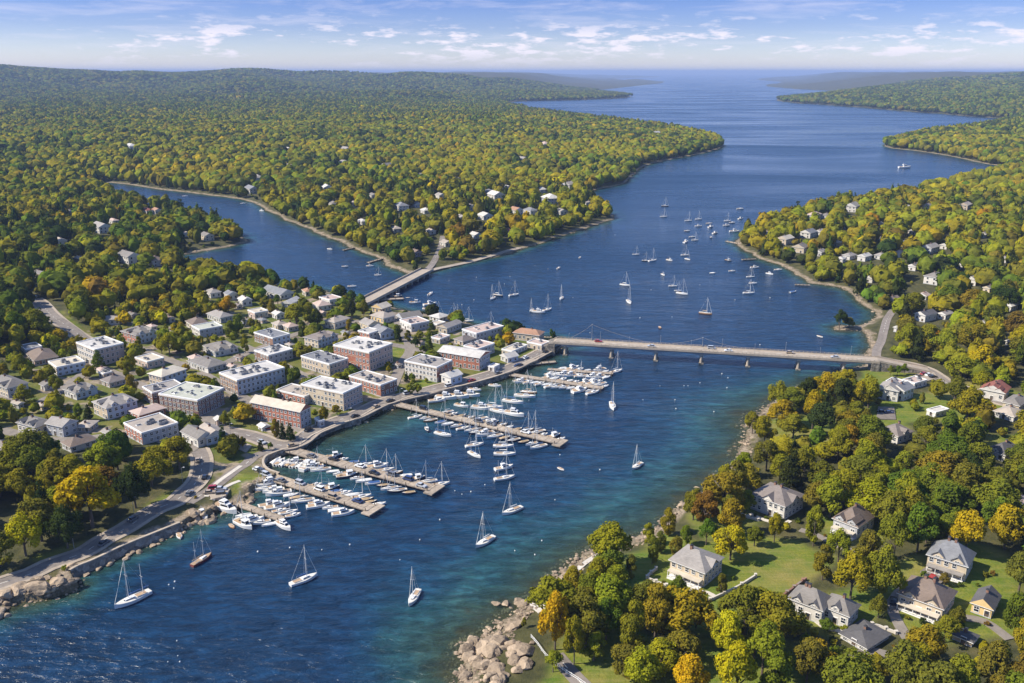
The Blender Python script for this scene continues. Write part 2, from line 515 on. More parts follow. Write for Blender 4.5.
gx, gy, gf = grid(1150, 1000, TH0, TH1)
gd = shore(gx, gy)
gz = land_height(gx, gy, gd)
gr = np.hypot(gx, gy)
gz = gz + np.where((gd > 0) & (gd < 9), (fbm(gx, gy, 3.0, 3, 77) - 0.5) * 1.2 * sstep(9, 4, gd) * sstep(5, 10, _interp(_QD, gx, gy)) * sstep(900, 300, gr), 0)
lawn = np.zeros(len(gx))
near = gr < 1500
lawn[near] = sstep(-2.5, 2.5, _interp(_LG, gx[near], gy[near]) + (fbm(gx[near], gy[near], 9.0, 2, 51) - 0.5) * 5)
town = sstep(-15, 10, _interp(_TS, gx, gy))
V = np.stack([gx, gy, gz], 1)
mx = gd[gf].max(1)
GV, GF, (ga_d, ga_l, ga_t) = keep_faces(V, gf, mx > -45, [gd, lawn, town])

def ground_mat():
    m, t, b = new_mat('ground')
    g = t.nodes.new('ShaderNodeNewGeometry'); pos = g.outputs['Position']
    def at(n):
        a = t.nodes.new('ShaderNodeAttribute'); a.attribute_name = n; return a.outputs['Fac']
    d, l, tw = at('shore_distance'), at('lawn'), at('town')
    nb = noise(t, pos, 0.03, 5.0, 0.6); nm = noise(t, pos, 0.18, 4.0, 0.6); ns = noise(t, pos, 1.2, 4.0, 0.65)
    floor = ramp(t, nm, [(0.3, (0.030, 0.032, 0.012)), (0.5, (0.060, 0.058, 0.020)), (0.7, (0.10, 0.085, 0.035))])
    grass = mix(t, ramp(t, nm, [(0.35, 0.0), (0.65, 1.0)]), (0.085, 0.135, 0.012), (0.185, 0.18, 0.022))
    grass = mix(t, ramp(t, ns, [(0.3, 0.0), (0.7, 0.6)]), grass, (0.055, 0.095, 0.010))
    grass = mix(t, ramp(t, nb, [(0.50, 0.0), (0.64, 0.6)]), grass, (0.23, 0.175, 0.055))
    grass = mix(t, ramp(t, noise(t, vmul(t, pos, (0.10, 0.9, 0.3)), 1.0, 3.0, 0.6), [(0.45, 0.0), (0.65, 0.20)]), grass, (0.30, 0.25, 0.10))
    pave = mix(t, ramp(t, nm, [(0.42, 0.0), (0.5, 1.0)]), (0.12, 0.10, 0.075), (0.27, 0.215, 0.15))
    yard = mix(t, ramp(t, noise(t, pos, 0.075, 2.0, 0.5), [(0.54, 0.0), (0.59, 1.0)]), mix(t, 0.4, grass, floor), pave)
    rock = mix(t, ramp(t, ns, [(0.35, 0.0), (0.65, 1.0)]), (0.15, 0.115, 0.078), (0.34, 0.27, 0.19))
    rock = mix(t, ramp(t, nm, [(0.45, 0.0), (0.62, 0.6)]), rock, (0.085, 0.075, 0.04))
    wet = mix(t, ramp(t, ns, [(0.3, 0.0), (0.7, 1.0)]), (0.05, 0.042, 0.026), (0.16, 0.125, 0.07))
    base = mix(t, tw, floor, yard)
    base = mix(t, l, base, grass)
    edge = math_n(t, 'ADD', d, math_n(t, 'MULTIPLY', math_n(t, 'SUBTRACT', nm, 0.5), 9.0))
    mr = t.nodes.new('ShaderNodeMapRange'); mr.inputs[1].default_value = 2.6; mr.inputs[2].default_value = 5.5
    lk(t, edge, mr.inputs[0])
    col = mix(t, mr.outputs[0], rock, base)
    mr2 = t.nodes.new('ShaderNodeMapRange'); mr2.inputs[1].default_value = 0.0; mr2.inputs[2].default_value = 1.6
    lk(t, math_n(t, 'ADD', d, math_n(t, 'MULTIPLY', math_n(t, 'SUBTRACT', ns, 0.5), 2.0)), mr2.inputs[0])
    col = mix(t, mr2.outputs[0], wet, col)
    lk(t, col, b.inputs['Base Color'])
    b.inputs['Roughness'].default_value = 0.95
    b.inputs['Specular IOR Level'].default_value = 0.2
    bp = t.nodes.new('ShaderNodeBump'); bp.inputs['Strength'].default_value = 0.6; bp.inputs['Distance'].default_value = 0.5
    lk(t, ns, bp.inputs['Height']); lk(t, bp.outputs[0], b.inputs['Normal'])
    return m

me = arr_mesh('ground', GV, GF, [ground_mat()], smooth=True)
add_attr(me, 'shore_distance', ga_d); add_attr(me, 'lawn', ga_l); add_attr(me, 'town', ga_t)
tag(put('ground', me), kind='structure')

def water_mat():
    m, t, b = new_mat('sea_water')
    g = t.nodes.new('ShaderNodeNewGeometry'); pos = g.outputs['Position']
    a = t.nodes.new('ShaderNodeAttribute'); a.attribute_name = 'off_shore'
    off = a.outputs['Fac']
    n1 = noise(t, pos, 0.05, 4.0, 0.6); n2 = noise(t, pos, 0.25, 4.0, 0.6)
    depth = math_n(t, 'ADD', off, math_n(t, 'MULTIPLY', math_n(t, 'SUBTRACT', n1, 0.5), 26.0))
    depth = math_n(t, 'ADD', depth, math_n(t, 'MULTIPLY', math_n(t, 'SUBTRACT', n2, 0.5), 9.0))
    dn = math_n(t, 'DIVIDE', depth, 46.0, True)
    col = ramp(t, dn, [(0.0, (0.050, 0.050, 0.026)), (0.12, (0.028, 0.062, 0.050)), (0.34, (0.014, 0.052, 0.058)), (0.60, (0.006, 0.030, 0.056)), (1.0, (0.0042, 0.021, 0.050))])
    w0 = noise(t, vmul(t, pos, (0.10, 0.26, 1.0)), 1.0, 5.0, 0.7, 0.6)
    col = mix(t, 1.0, col, ramp(t, w0, [(0.3, 0.45), (0.5, 1.0), (0.68, 1.9)]), 'MULTIPLY')
    # broad lanes of wind on the surface
    lane = noise(t, vmul(t, pos, (0.0016, 0.006, 0.0)), 1.0, 5.0, 0.6, 0.8)
    lk(t, col, b.inputs['Base Color'])
    lk(t, ramp(t, lane, [(0.35, 0.08), (0.65, 0.36)]), b.inputs['Roughness'])
    b.inputs['IOR'].default_value = 1.333
    w1 = noise(t, vmul(t, pos, (0.22, 0.55, 1.0)), 1.0, 4.0, 0.65, 0.5)
    w2 = noise(t, vmul(t, pos, (0.045, 0.11, 1.0)), 1.0, 3.0, 0.55, 0.4)
    hgt = math_n(t, 'ADD', w1, math_n(t, 'MULTIPLY', w2, 2.2))
    bp = t.nodes.new('ShaderNodeBump'); bp.inputs['Distance'].default_value = 1.35
    lk(t, ramp(t, lane, [(0.3, 0.18), (0.7, 0.95)]), bp.inputs['Strength'])
    lk(t, hgt, bp.inputs['Height']); lk(t, bp.outputs[0], b.inputs['Normal'])
    # flecks of foam on the steepest little crests
    fl = noise(t, vmul(t, pos, (0.35, 0.8, 1.0)), 1.0, 5.0, 0.75, 0.3)
    foam = math_n(t, 'MULTIPLY', ramp(t, fl, [(0.72, 0.0), (0.77, 0.7)]), ramp(t, n1, [(0.40, 0.0), (0.65, 0.8)]))
    df = t.nodes.new('ShaderNodeBsdfDiffuse'); df.inputs[0].default_value = (0.62, 0.66, 0.70, 1)
    ms = t.nodes.new('ShaderNodeMixShader'); lk(t, foam, ms.inputs[0]); lk(t, b.outputs[0], ms.inputs[1]); lk(t, df.outputs[0], ms.inputs[2])
    # clear shallows: the bottom shows through close to the shore
    tr = t.nodes.new('ShaderNodeBsdfTransparent'); tr.inputs[0].default_value = (0.62, 0.74, 0.66, 1)
    clr = t.nodes.new('ShaderNodeMapRange'); clr.inputs[1].default_value = 0.0; clr.inputs[2].default_value = 16.0
    clr.inputs[3].default_value = 0.75; clr.inputs[4].default_value = 0.0
    lk(t, math_n(t, 'ADD', off, math_n(t, 'MULTIPLY', math_n(t, 'SUBTRACT', n2, 0.5), 8.0)), clr.inputs[0])
    m2 = t.nodes.new('ShaderNodeMixShader'); lk(t, clr.outputs[0], m2.inputs[0]); lk(t, ms.outputs[0], m2.inputs[1]); lk(t, tr.outputs[0], m2.inputs[2])
    lk(t, m2.outputs[0], t.nodes['Material Output'].inputs['Surface'])
    return m

wx, wy, wf = grid(620, 620, TH0, TH1)
wd = shore(wx, wy)
WV, WF, (wa,) = keep_faces(np.stack([wx, wy, np.zeros(len(wx))], 1), wf, wd[wf].min(1) < 12, [-wd])
me = arr_mesh('water', WV, WF, [water_mat()], smooth=True)
east = sstep(560, 430, np.hypot(WV[:, 0], WV[:, 1])) * sstep(-10, 40, WV[:, 0] - 0.0 * WV[:, 1] + 60 - np.clip((WV[:, 1] - 190) * -0.3, -60, 60))
wa = wa * (2.5 - 1.7 * east)                      # the bottom shelves gently only along the near wooded shore
add_attr(me, 'off_shore', wa)
tag(put('water', me), kind='structure')

# the air: one even volume round everything
hz, t, b = new_mat('haze_air')
t.nodes.remove(b)
pv = t.nodes.new('ShaderNodeVolumePrincipled')
pv.inputs['Color'].default_value = (0.38, 0.50, 0.76, 1)
pv.inputs['Density'].default_value = 0.00006
pv.inputs['Anisotropy'].default_value = 0.0
lk(t, pv.outputs[0], t.nodes['Material Output'].inputs['Volume'])
mb = MB(); mb.box((0, 31500, 112), (128000, 65000, 238))
tag(mb.build('haze', hz), kind='stuff')
# ------------------------------------------------------------------ roads, paths, car parks
ROADS = []          # (world polyline, half width) kept for placing trees
def smooth_line(pts, step=2.0):
    pts = [np.array(p, float) for p in pts]
    out = []
    for i in range(len(pts) - 1):
        p0, p1, p2, p3 = pts[max(i - 1, 0)], pts[i], pts[i + 1], pts[min(i + 2, len(pts) - 1)]
        n = max(2, int(np.linalg.norm(p2 - p1) / step))
        for k in range(n):
            t = k / n
            out.append(0.5 * (2 * p1 + (p2 - p0) * t + (2 * p0 - 5 * p1 + 4 * p2 - p3) * t * t + (3 * p1 - p0 - 3 * p2 + p3) * t ** 3))
    out.append(pts[-1])
    return np.array(out)

def offset_line(c, o):
    d = np.gradient(c, axis=0); d /= np.linalg.norm(d, axis=1)[:, None] + 1e-9
    return c + np.stack([-d[:, 1], d[:, 0]], 1) * o

def ribbon(name, c, o0, o1, lift, mat, quay=False):
    offs = np.linspace(o0, o1, 4)
    rows = [offset_line(c, o) for o in offs]
    zz = np.stack([land_height(r_[:, 0], r_[:, 1]) for r_ in rows], 1)
    zz = np.maximum(zz, zz.max(1)[:, None] - 0.25)
    k = np.ones(7) / 7
    zs = np.stack([np.convolve(np.pad(zz[:, i], 3, mode='edge'), k, 'valid') for i in range(4)], 1)
    zz = np.maximum(zz, zs)
    if quay: zz = np.maximum(zz, 2.3)
    zz = zz + lift
    n = len(c)
    V = np.zeros((n, 6, 3))
    for i in range(4): V[:, i + 1, :2] = rows[i]; V[:, i + 1, 2] = zz[:, i]
    V[:, 0] = V[:, 1]; V[:, 5] = V[:, 4]; V[:, 0, 2] -= 0.5; V[:, 5, 2] -= 0.5
    i = (np.arange(n - 1)[:, None] * 6 + np.arange(5)[None, :]).ravel()
    F = np.stack([i, i + 6, i + 7, i + 1], 1)
    if o1 < o0: F = F[:, ::-1]
    me = arr_mesh(name, V.reshape(-1, 3), F[:, ::-1], [mat])
    return tag(put(name, me), kind='structure')

ASPH = plain('asphalt', (0.19, 0.16, 0.135), 0.9, 0.25, 0.5)
TAN = plain('tan_concrete', (0.33, 0.27, 0.205), 0.9, 0.18, 0.6)
PATHM = plain('pale_path', (0.50, 0.45, 0.38), 0.9, 0.15, 0.8)
STREET = plain('worn_street', (0.20, 0.17, 0.14), 0.9, 0.25, 0.4)
PAINT = plain('road_paint', (0.68, 0.66, 0.58), 0.8, 0.1, 2.0)

NROAD = [0]
def road(name, px, width, walks=True, mat=None, line=True):
    quay = name in ('quay_road', 'shore_road')
    c = smooth_line([PG(*p)[:2] for p in px])
    ROADS.append((c, width / 2 + (2.0 if walks else 0.3)))
    hw = width / 2; NROAD[0] += 1; up = 0.006 * NROAD[0]         # no two sheets in one plane where roads meet
    ribbon(name, c, -hw, hw, 0.10 + up, mat or ASPH, quay)
    if walks:
        ribbon('pavement', c, hw + 0.02, hw + 1.5, 0.24 + up, TAN, quay)
        ribbon('pavement', c, -hw - 1.5, -hw - 0.02, 0.243 + up, TAN, quay)
    if line:
        c2 = offset_line(c, 0.0)
        mb = MB()
        z = land_height(c2[:, 0], c2[:, 1])
        d = np.gradient(c2, axis=0); d /= np.linalg.norm(d, axis=1)[:, None] + 1e-9
        for i in range(2, len(c2) - 3, 3):
            a, b_ = c2[i], c2[i + 1]; n_ = np.array([-d[i][1], d[i][0]]) * 0.09
            zz = max(max(z[i - 2:i + 4]), 2.3 if quay else 0) + 0.13 + up
            mb.add([(a[0] + n_[0], a[1] + n_[1], zz), (a[0] - n_[0], a[1] - n_[1], zz), (b_[0] - n_[0], b_[1] - n_[1], zz), (b_[0] + n_[0], b_[1] + n_[1], zz)], [(0, 1, 2, 3)])
        if mb.v: tag(mb.build('road_markings', PAINT), kind='structure')
    return c

SHORE_ROAD = road('shore_road', [(-60, 606), (0, 584), (31, 574), (48, 565.5), (83, 553), (103, 540.5), (124, 529.5), (145, 516), (160, 507.5), (175, 502), (186, 492), (194, 485), (200, 476), (202, 465), (201.5, 457), (198, 449)], 6.0)
QUAY_ROAD = road('quay_road', [(216, 429), (230, 432), (246, 435), (260, 439), (273, 444), (286, 445.5), (299, 441.5), (312, 436), (327, 430), (340, 424.5), (357, 419), (378, 408.5), (395, 403), (420, 397), (440, 391.5), (469, 384.5), (495, 377), (512, 371), (530, 362), (545, 354), (556, 347.5)], 7.0)
road('lower_road', [(284, 447.5), (266, 452), (254, 457), (246, 464), (236, 470), (222, 481), (210, 490), (198, 497), (188, 503)], 5.0, False)
road('hill_street', [(34, 299), (41, 304), (51, 315), (60, 322), (75, 333), (90, 343)], 8.0)
BRIDGE_ROAD = road('bridge_road', [(872, 361), (884, 361.5), (897, 363), (912, 365.5), (926, 370), (936, 376), (950, 385), (975, 392), (1000, 402), (1040, 410)], 7.0)
road('shore_lane', [(876, 358), (877, 350), (881, 342), (884, 330), (888, 318), (897, 307), (912, 299), (930, 296)], 5.0, False)
road('point_lane', [(556, 655), (572, 674), (588, 690), (605, 705)], 4.5, False)
TOWN_ST = [[(0, 430), (60, 440), (110, 436), (150, 437), (178, 446), (198, 449)], [(95, 365), (140, 385), (200, 415), (218, 427)], [(200, 372), (240, 396), (290, 424), (312, 434)],
           [(130, 345), (200, 368), (250, 352), (300, 333), (352, 322), (385, 320)], [(244, 346), (296, 372), (350, 404), (372, 410)], [(296, 350), (345, 340), (410, 348), (470, 364), (505, 371)], [(90, 343), (130, 345)],
           [(372, 304), (388, 312), (400, 325), (410, 348), (402, 364), (388, 395), (380, 407)], [(0, 395), (40, 402), (95, 365)]]
for s_ in TOWN_ST: road('town_street', s_, 6.0, False, STREET, False)
for s_, w_ in [([(206, 497), (216, 484), (228, 475), (241, 466)], 1.8), ([(212, 500), (226, 487), (240, 481)], 1.8), ([(688, 589), (708, 593), (716, 598)], 1.5),
               ([(790, 604), (806, 612), (822, 626), (834, 630), (846, 632), (862, 625), (880, 627)], 1.6), ([(750, 514), (764, 520), (782, 524), (790, 521)], 1.6), ([(533, 604), (540, 612), (548, 600), (566, 580), (590, 560), (612, 550)], 2.0)]:
    road('footpath', s_, w_, False, PATHM, False)

for s_, w_ in [([(908, 640), (893, 612), (897, 596), (918, 580), (938, 586)], 3.2), ([(905, 668), (888, 655), (868, 652), (850, 660)], 3.0), ([(1010, 640), (985, 622), (962, 618)], 3.0), ([(800, 530), (818, 536), (838, 546), (856, 552)], 2.6)]:
    road('gravel_drive', s_, w_, False, STREET, False)
PATCHES = []
def patch(name, px, mat, lift=0.14):
    pts = [PG(*p) for p in px]
    PATCHES.append([(p[0], p[1]) for p in pts])
    z = max(p[2] for p in pts); lift += 0.15 + 0.006 * len(PATCHES)
    mb = MB(); mb.prism([(p[0], p[1]) for p in pts], z - 0.7, z + lift)
    return tag(mb.build(name, mat), kind='structure')
def ccw(px): return px
patch('car_park', [(13, 294), (26, 292), (38, 297), (27, 301)], TAN)
patch('car_park', [(207, 492), (216, 487), (230, 490), (226, 499), (212, 500)], TAN)
patch('car_park', [(54, 474), (62, 463), (72, 468), (66, 478)], TAN)
patch('car_park', [(228, 437), (252, 446), (246, 453), (224, 443)], TAN)
patch('car_park', [(916, 378), (922, 371), (934, 373), (938, 378), (926, 382)], TAN)
patch('car_park', [(878, 408), (894, 408), (896, 420), (876, 420)], ASPH)
patch('car_park', [(262, 425.5), (262, 431), (276, 434), (275, 427.5)], TAN)
patch('quay_apron', [(515, 372.5), (531, 363), (538, 364), (522, 371)], TAN)
patch('driveway', [(920, 572), (928, 566), (946, 582), (930, 590)], ASPH)
patch('driveway', [(884, 602), (898, 596), (902, 606), (890, 612)], ASPH)

# ------------------------------------------------------------------ buildings
WALLS = {
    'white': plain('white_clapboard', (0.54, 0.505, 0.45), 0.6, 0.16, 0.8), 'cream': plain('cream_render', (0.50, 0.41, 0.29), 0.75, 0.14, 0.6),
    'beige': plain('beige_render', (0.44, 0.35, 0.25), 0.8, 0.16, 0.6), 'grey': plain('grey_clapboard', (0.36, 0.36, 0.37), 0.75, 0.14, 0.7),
    'blue': plain('pale_blue_and_shade_wall', (0.42, 0.47, 0.54), 0.7, 0.12, 0.7), 'pink': plain('pinkish_render', (0.45, 0.33, 0.27), 0.8, 0.16, 0.6),
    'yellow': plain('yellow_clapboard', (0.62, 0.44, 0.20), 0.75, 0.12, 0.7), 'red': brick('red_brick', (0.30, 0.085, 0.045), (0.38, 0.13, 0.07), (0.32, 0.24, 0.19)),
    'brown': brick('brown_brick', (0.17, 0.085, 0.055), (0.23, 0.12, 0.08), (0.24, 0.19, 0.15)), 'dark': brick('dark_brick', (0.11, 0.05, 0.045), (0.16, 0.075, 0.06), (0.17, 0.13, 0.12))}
ROOFS = {
    'white': plain('white_membrane_roof', (0.46, 0.43, 0.385), 0.75, 0.22, 0.35), 'cream': plain('cream_gravel_roof', (0.47, 0.41, 0.32), 0.9, 0.16, 0.4),
    'tan': plain('taupe_gravel_roof', (0.33, 0.28, 0.23), 0.9, 0.18, 0.4), 'grey': shingle('grey_shingle', (0.165, 0.148, 0.13)), 'light': shingle('pale_grey_shingle', (0.245, 0.22, 0.195)),
    'brown': shingle('brown_shingle', (0.155, 0.115, 0.09)), 'dark': shingle('charcoal_shingle', (0.085, 0.08, 0.08)), 'slate': shingle('blue_grey_slate', (0.165, 0.165, 0.17)),
    'red': shingle('red_brown_shingle', (0.22, 0.075, 0.05)), 'orange': shingle('orange_tile', (0.30, 0.165, 0.10)), 'pink': plain('pinkish_roofing', (0.40, 0.30, 0.25), 0.9, 0.15, 0.4),
    'green': plain('greenish_grey_roofing', (0.36, 0.36, 0.29), 0.9, 0.18, 0.35), 'mauve': shingle('mauve_shingle', (0.17, 0.142, 0.125))}
TRIM = plain('white_trim', (0.70, 0.68, 0.64), 0.6, 0.06, 2.0)
METAL = plain('roof_metal', (0.30, 0.30, 0.30), 0.5, 0.2, 2.0, 0.3)
DARKM = plain('dark_metal', (0.06, 0.06, 0.065), 0.5, 0.2, 2.0, 0.3)
DOORM = plain('door_paint', (0.10, 0.07, 0.05), 0.6, 0.2, 2.0)

def window_mesh(name, mull):
    mb = MB()
    for c, d in (((-0.46, 0, 0), (0.08, 0.14, 1.0)), ((0.46, 0, 0), (0.08, 0.14, 1.0)), ((0, 0.001, 0.465), (0.84, 0.13, 0.07)), ((0, 0.02, -0.46), (0.84, 0.18, 0.08))):
        mb.box(c, d)
    if mull:
        mb.box((0, 0, 0), (0.84, 0.09, 0.05))
        mb.box((0, 0.0, 0.2), (0.05, 0.085, 0.37))
    mb.box((0, -0.04, 0), (0.85, 0.06, 0.86), m=1)
    return mb.mesh(name, [TRIM, GLASS])
WIN = [window_mesh('sash_window', True), window_mesh('plain_window', False)]
dm = MB(); dm.box((0, 0, 0.5), (1.0, 0.12, 1.0)); dm.box((0, 0.03, 1.03), (1.25, 0.2, 0.07), m=1); dm.box((-0.56, 0.02, 0.5), (0.1, 0.18, 1.0), m=1); dm.box((0.56, 0.02, 0.5), (0.1, 0.18, 1.0), m=1); dm.box((0, 0.05, 0.72), (0.6, 0.06, 0.35), m=2)
DOOR = dm.mesh('door', [DOORM, TRIM, GLASS])
um = MB(); um.box((0, 0, 0.5), (1.6, 1.2, 1.0)); um.box((0.2, 0.1, 1.15), (0.9, 0.7, 0.3), m=1); um.tube((-0.5, -0.3, 1.0), (-0.5, -0.3, 1.5), 0.15, n=6, m=1)
UNIT = um.mesh('roof_unit', [METAL, DARKM])
sm_ = MB(); sm_.box((0, 0, 0.1), (1.5, 1.1, 0.2)); sm_.add([(-0.65, -0.45, 0.21), (0.65, -0.45, 0.21), (0.65, 0.45, 0.21), (-0.65, 0.45, 0.21), (-0.5, 0, 0.5), (0.5, 0, 0.5)], [(0, 1, 5, 4), (2, 3, 4, 5), (1, 2, 5), (3, 0, 4)], 1)
SKYL = sm_.mesh('skylight', [TRIM, GLASS])
cm_ = MB(); cm_.box((0, 0, 0.75), (0.9, 0.7, 1.5)); cm_.box((0, 0, 1.56), (1.05, 0.85, 0.12), m=1); cm_.box((0, 0, 1.7), (0.35, 0.35, 0.2), m=1)
CHIM = cm_.mesh('chimney', [WALLS['brown'], DARKM])

LANDMARKS = []      # (x, y, phrase) used to say where a tree or car stands
FOOT = []           # footprints: corner, two edge vectors, height

def roof_mesh(q, z0, H, kind, mats, over=0.55, rise=None):
    """q: corners N, R, B, L (counter-clockwise) of a rectangle, relative to the root"""
    mb = MB()
    q = [Vector((p[0], p[1])) for p in q]
    c = sum(q, Vector((0, 0))) / 4
    a, b_ = q[1] - q[0], q[3] - q[0]
    la, lb = a.length, b_.length
    ua, ub = a.normalized(), b_.normalized()
    z = z0 + H
    if kind == 'flat':
        mb.prism([tuple(p) for p in q], z, z + 0.25, 0)
        t = 0.3
        inner = [q[0] + ua * t + ub * t, q[1] - ua * t + ub * t, q[2] - ua * t - ub * t, q[3] + ua * t - ub * t]
        outer = [q[0] - ua * .15 - ub * .15, q[1] + ua * .15 - ub * .15, q[2] + ua * .15 + ub * .15, q[3] - ua * .15 + ub * .15]
        for i in range(4):
            j = (i + 1) % 4
            pts = [outer[i], outer[j], inner[j], inner[i]]
            zz0, zz1 = z - 0.15, z + 0.62
            mb.prism([tuple(p) for p in pts], zz0, zz1, 1)
        return mb
    o = over
    e = [q[0] - ua * o - ub * o, q[1] + ua * o - ub * o, q[2] + ua * o + ub * o, q[3] - ua * o + ub * o]
    mb.prism([tuple(p) for p in e], z - 0.05, z + 0.16, 1)
    z += 0.165
    if la >= lb: short, L0, L1 = lb, (e[0] + e[3]) / 2, (e[1] + e[2]) / 2; axis = ua
    else: short, L0, L1 = la, (e[0] + e[1]) / 2, (e[3] + e[2]) / 2; axis = ub
    rz = rise if rise is not None else short * 0.27
    ins = (short / 2 + o) * 0.9 if kind == 'hip' else 0.0
    ins = min(ins, (L1 - L0).length * 0.48)
    r0, r1 = L0 + axis * ins, L1 - axis * ins
    V = [(p.x, p.y, z) for p in e] + [(r0.x, r0.y, z + rz), (r1.x, r1.y, z + rz)]
    if la >= lb: mb.add(V, [(0, 1, 5, 4), (2, 3, 4, 5), (1, 2, 5), (3, 0, 4)], 0)
    else: mb.add(V, [(1, 2, 5, 4), (3, 0, 4, 5), (0, 1, 4), (2, 3, 5)], 0)
    if kind == 'gable':
        # the two end triangles are wall, not roof
        mb.m[-2] = 2; mb.m[-1] = 2
    return mb

def facade(root, base, p, q, H, spec, wscale, door=False, mesh=None, maxcols=14):
    """windows as parts on the wall from p to q (relative to the root), outward side on the right of p->q"""
    p, q = Vector(p), Vector(q); d = q - p; L = d.length; u = d.normalized()
    nrm = Vector((u.y, -u.x)); rz = math.atan2(nrm.y, nrm.x) - math.pi / 2
    st = max(1, int(round(H / 3.1))); fh = H / st
    n = max(1, min(maxcols, int(L / spec)))
    ww = min(1.6, L / n * 0.58) * wscale; hh = min(1.9, fh * 0.6)
    jr = random.Random(int(L * 100 + H * 10))
    for s in range(st):
        for i in range(n):
            c = p + u * (L * (i + 0.5 + jr.uniform(-.08, .08)) / n) + nrm * 0.03
            if n > 3 and jr.random() < .06: continue
            if door and s == 0 and i == n // 2:
                put('door', DOOR, root, (c.x, c.y, base), rz, (1.3, 1.0, 2.2)); continue
            put('window', mesh or WIN[0], root, (c.x, c.y, base + fh * (s + 0.52)), rz, (ww, 1.0, hh))

def quad_px(L, N, R, h):
    """photo pixels of the eaves' corners and the wall's height in pixels -> the footprint, ground level and wall height"""
    x, y, z = PG(N[0], N[1] + h)
    # the wall's height: the level above that spot seen at pixel N
    lo, hi = 0.5, 40.0
    for _ in range(40):
        m_ = (lo + hi) / 2
        if proj(x, y, z + m_)[1] > N[1]: lo = m_
        else: hi = m_
    Hh = lo
    l = Vector(P(L[0], L[1], z + Hh)); r = Vector(P(R[0], R[1], z + Hh)); n = Vector((x, y))
    a, b_ = r - n, l - n
    # square the corner, keeping the longer wall's direction
    if a.length > b_.length:
        u = a.normalized(); v = Vector((-u.y, u.x)); k = b_.dot(v)
        b_ = v * (abs(k) if abs(k) > 3 else b_.length)
    else:
        v = b_.normalized(); u = Vector((v.y, -v.x)); k = a.dot(u)
        a = u * (abs(k) if abs(k) > 3 else a.length)
    a = a.normalized() * min(a.length, 60); b_ = b_.normalized() * min(b_.length, 60)
    return n, a, b_, z, Hh

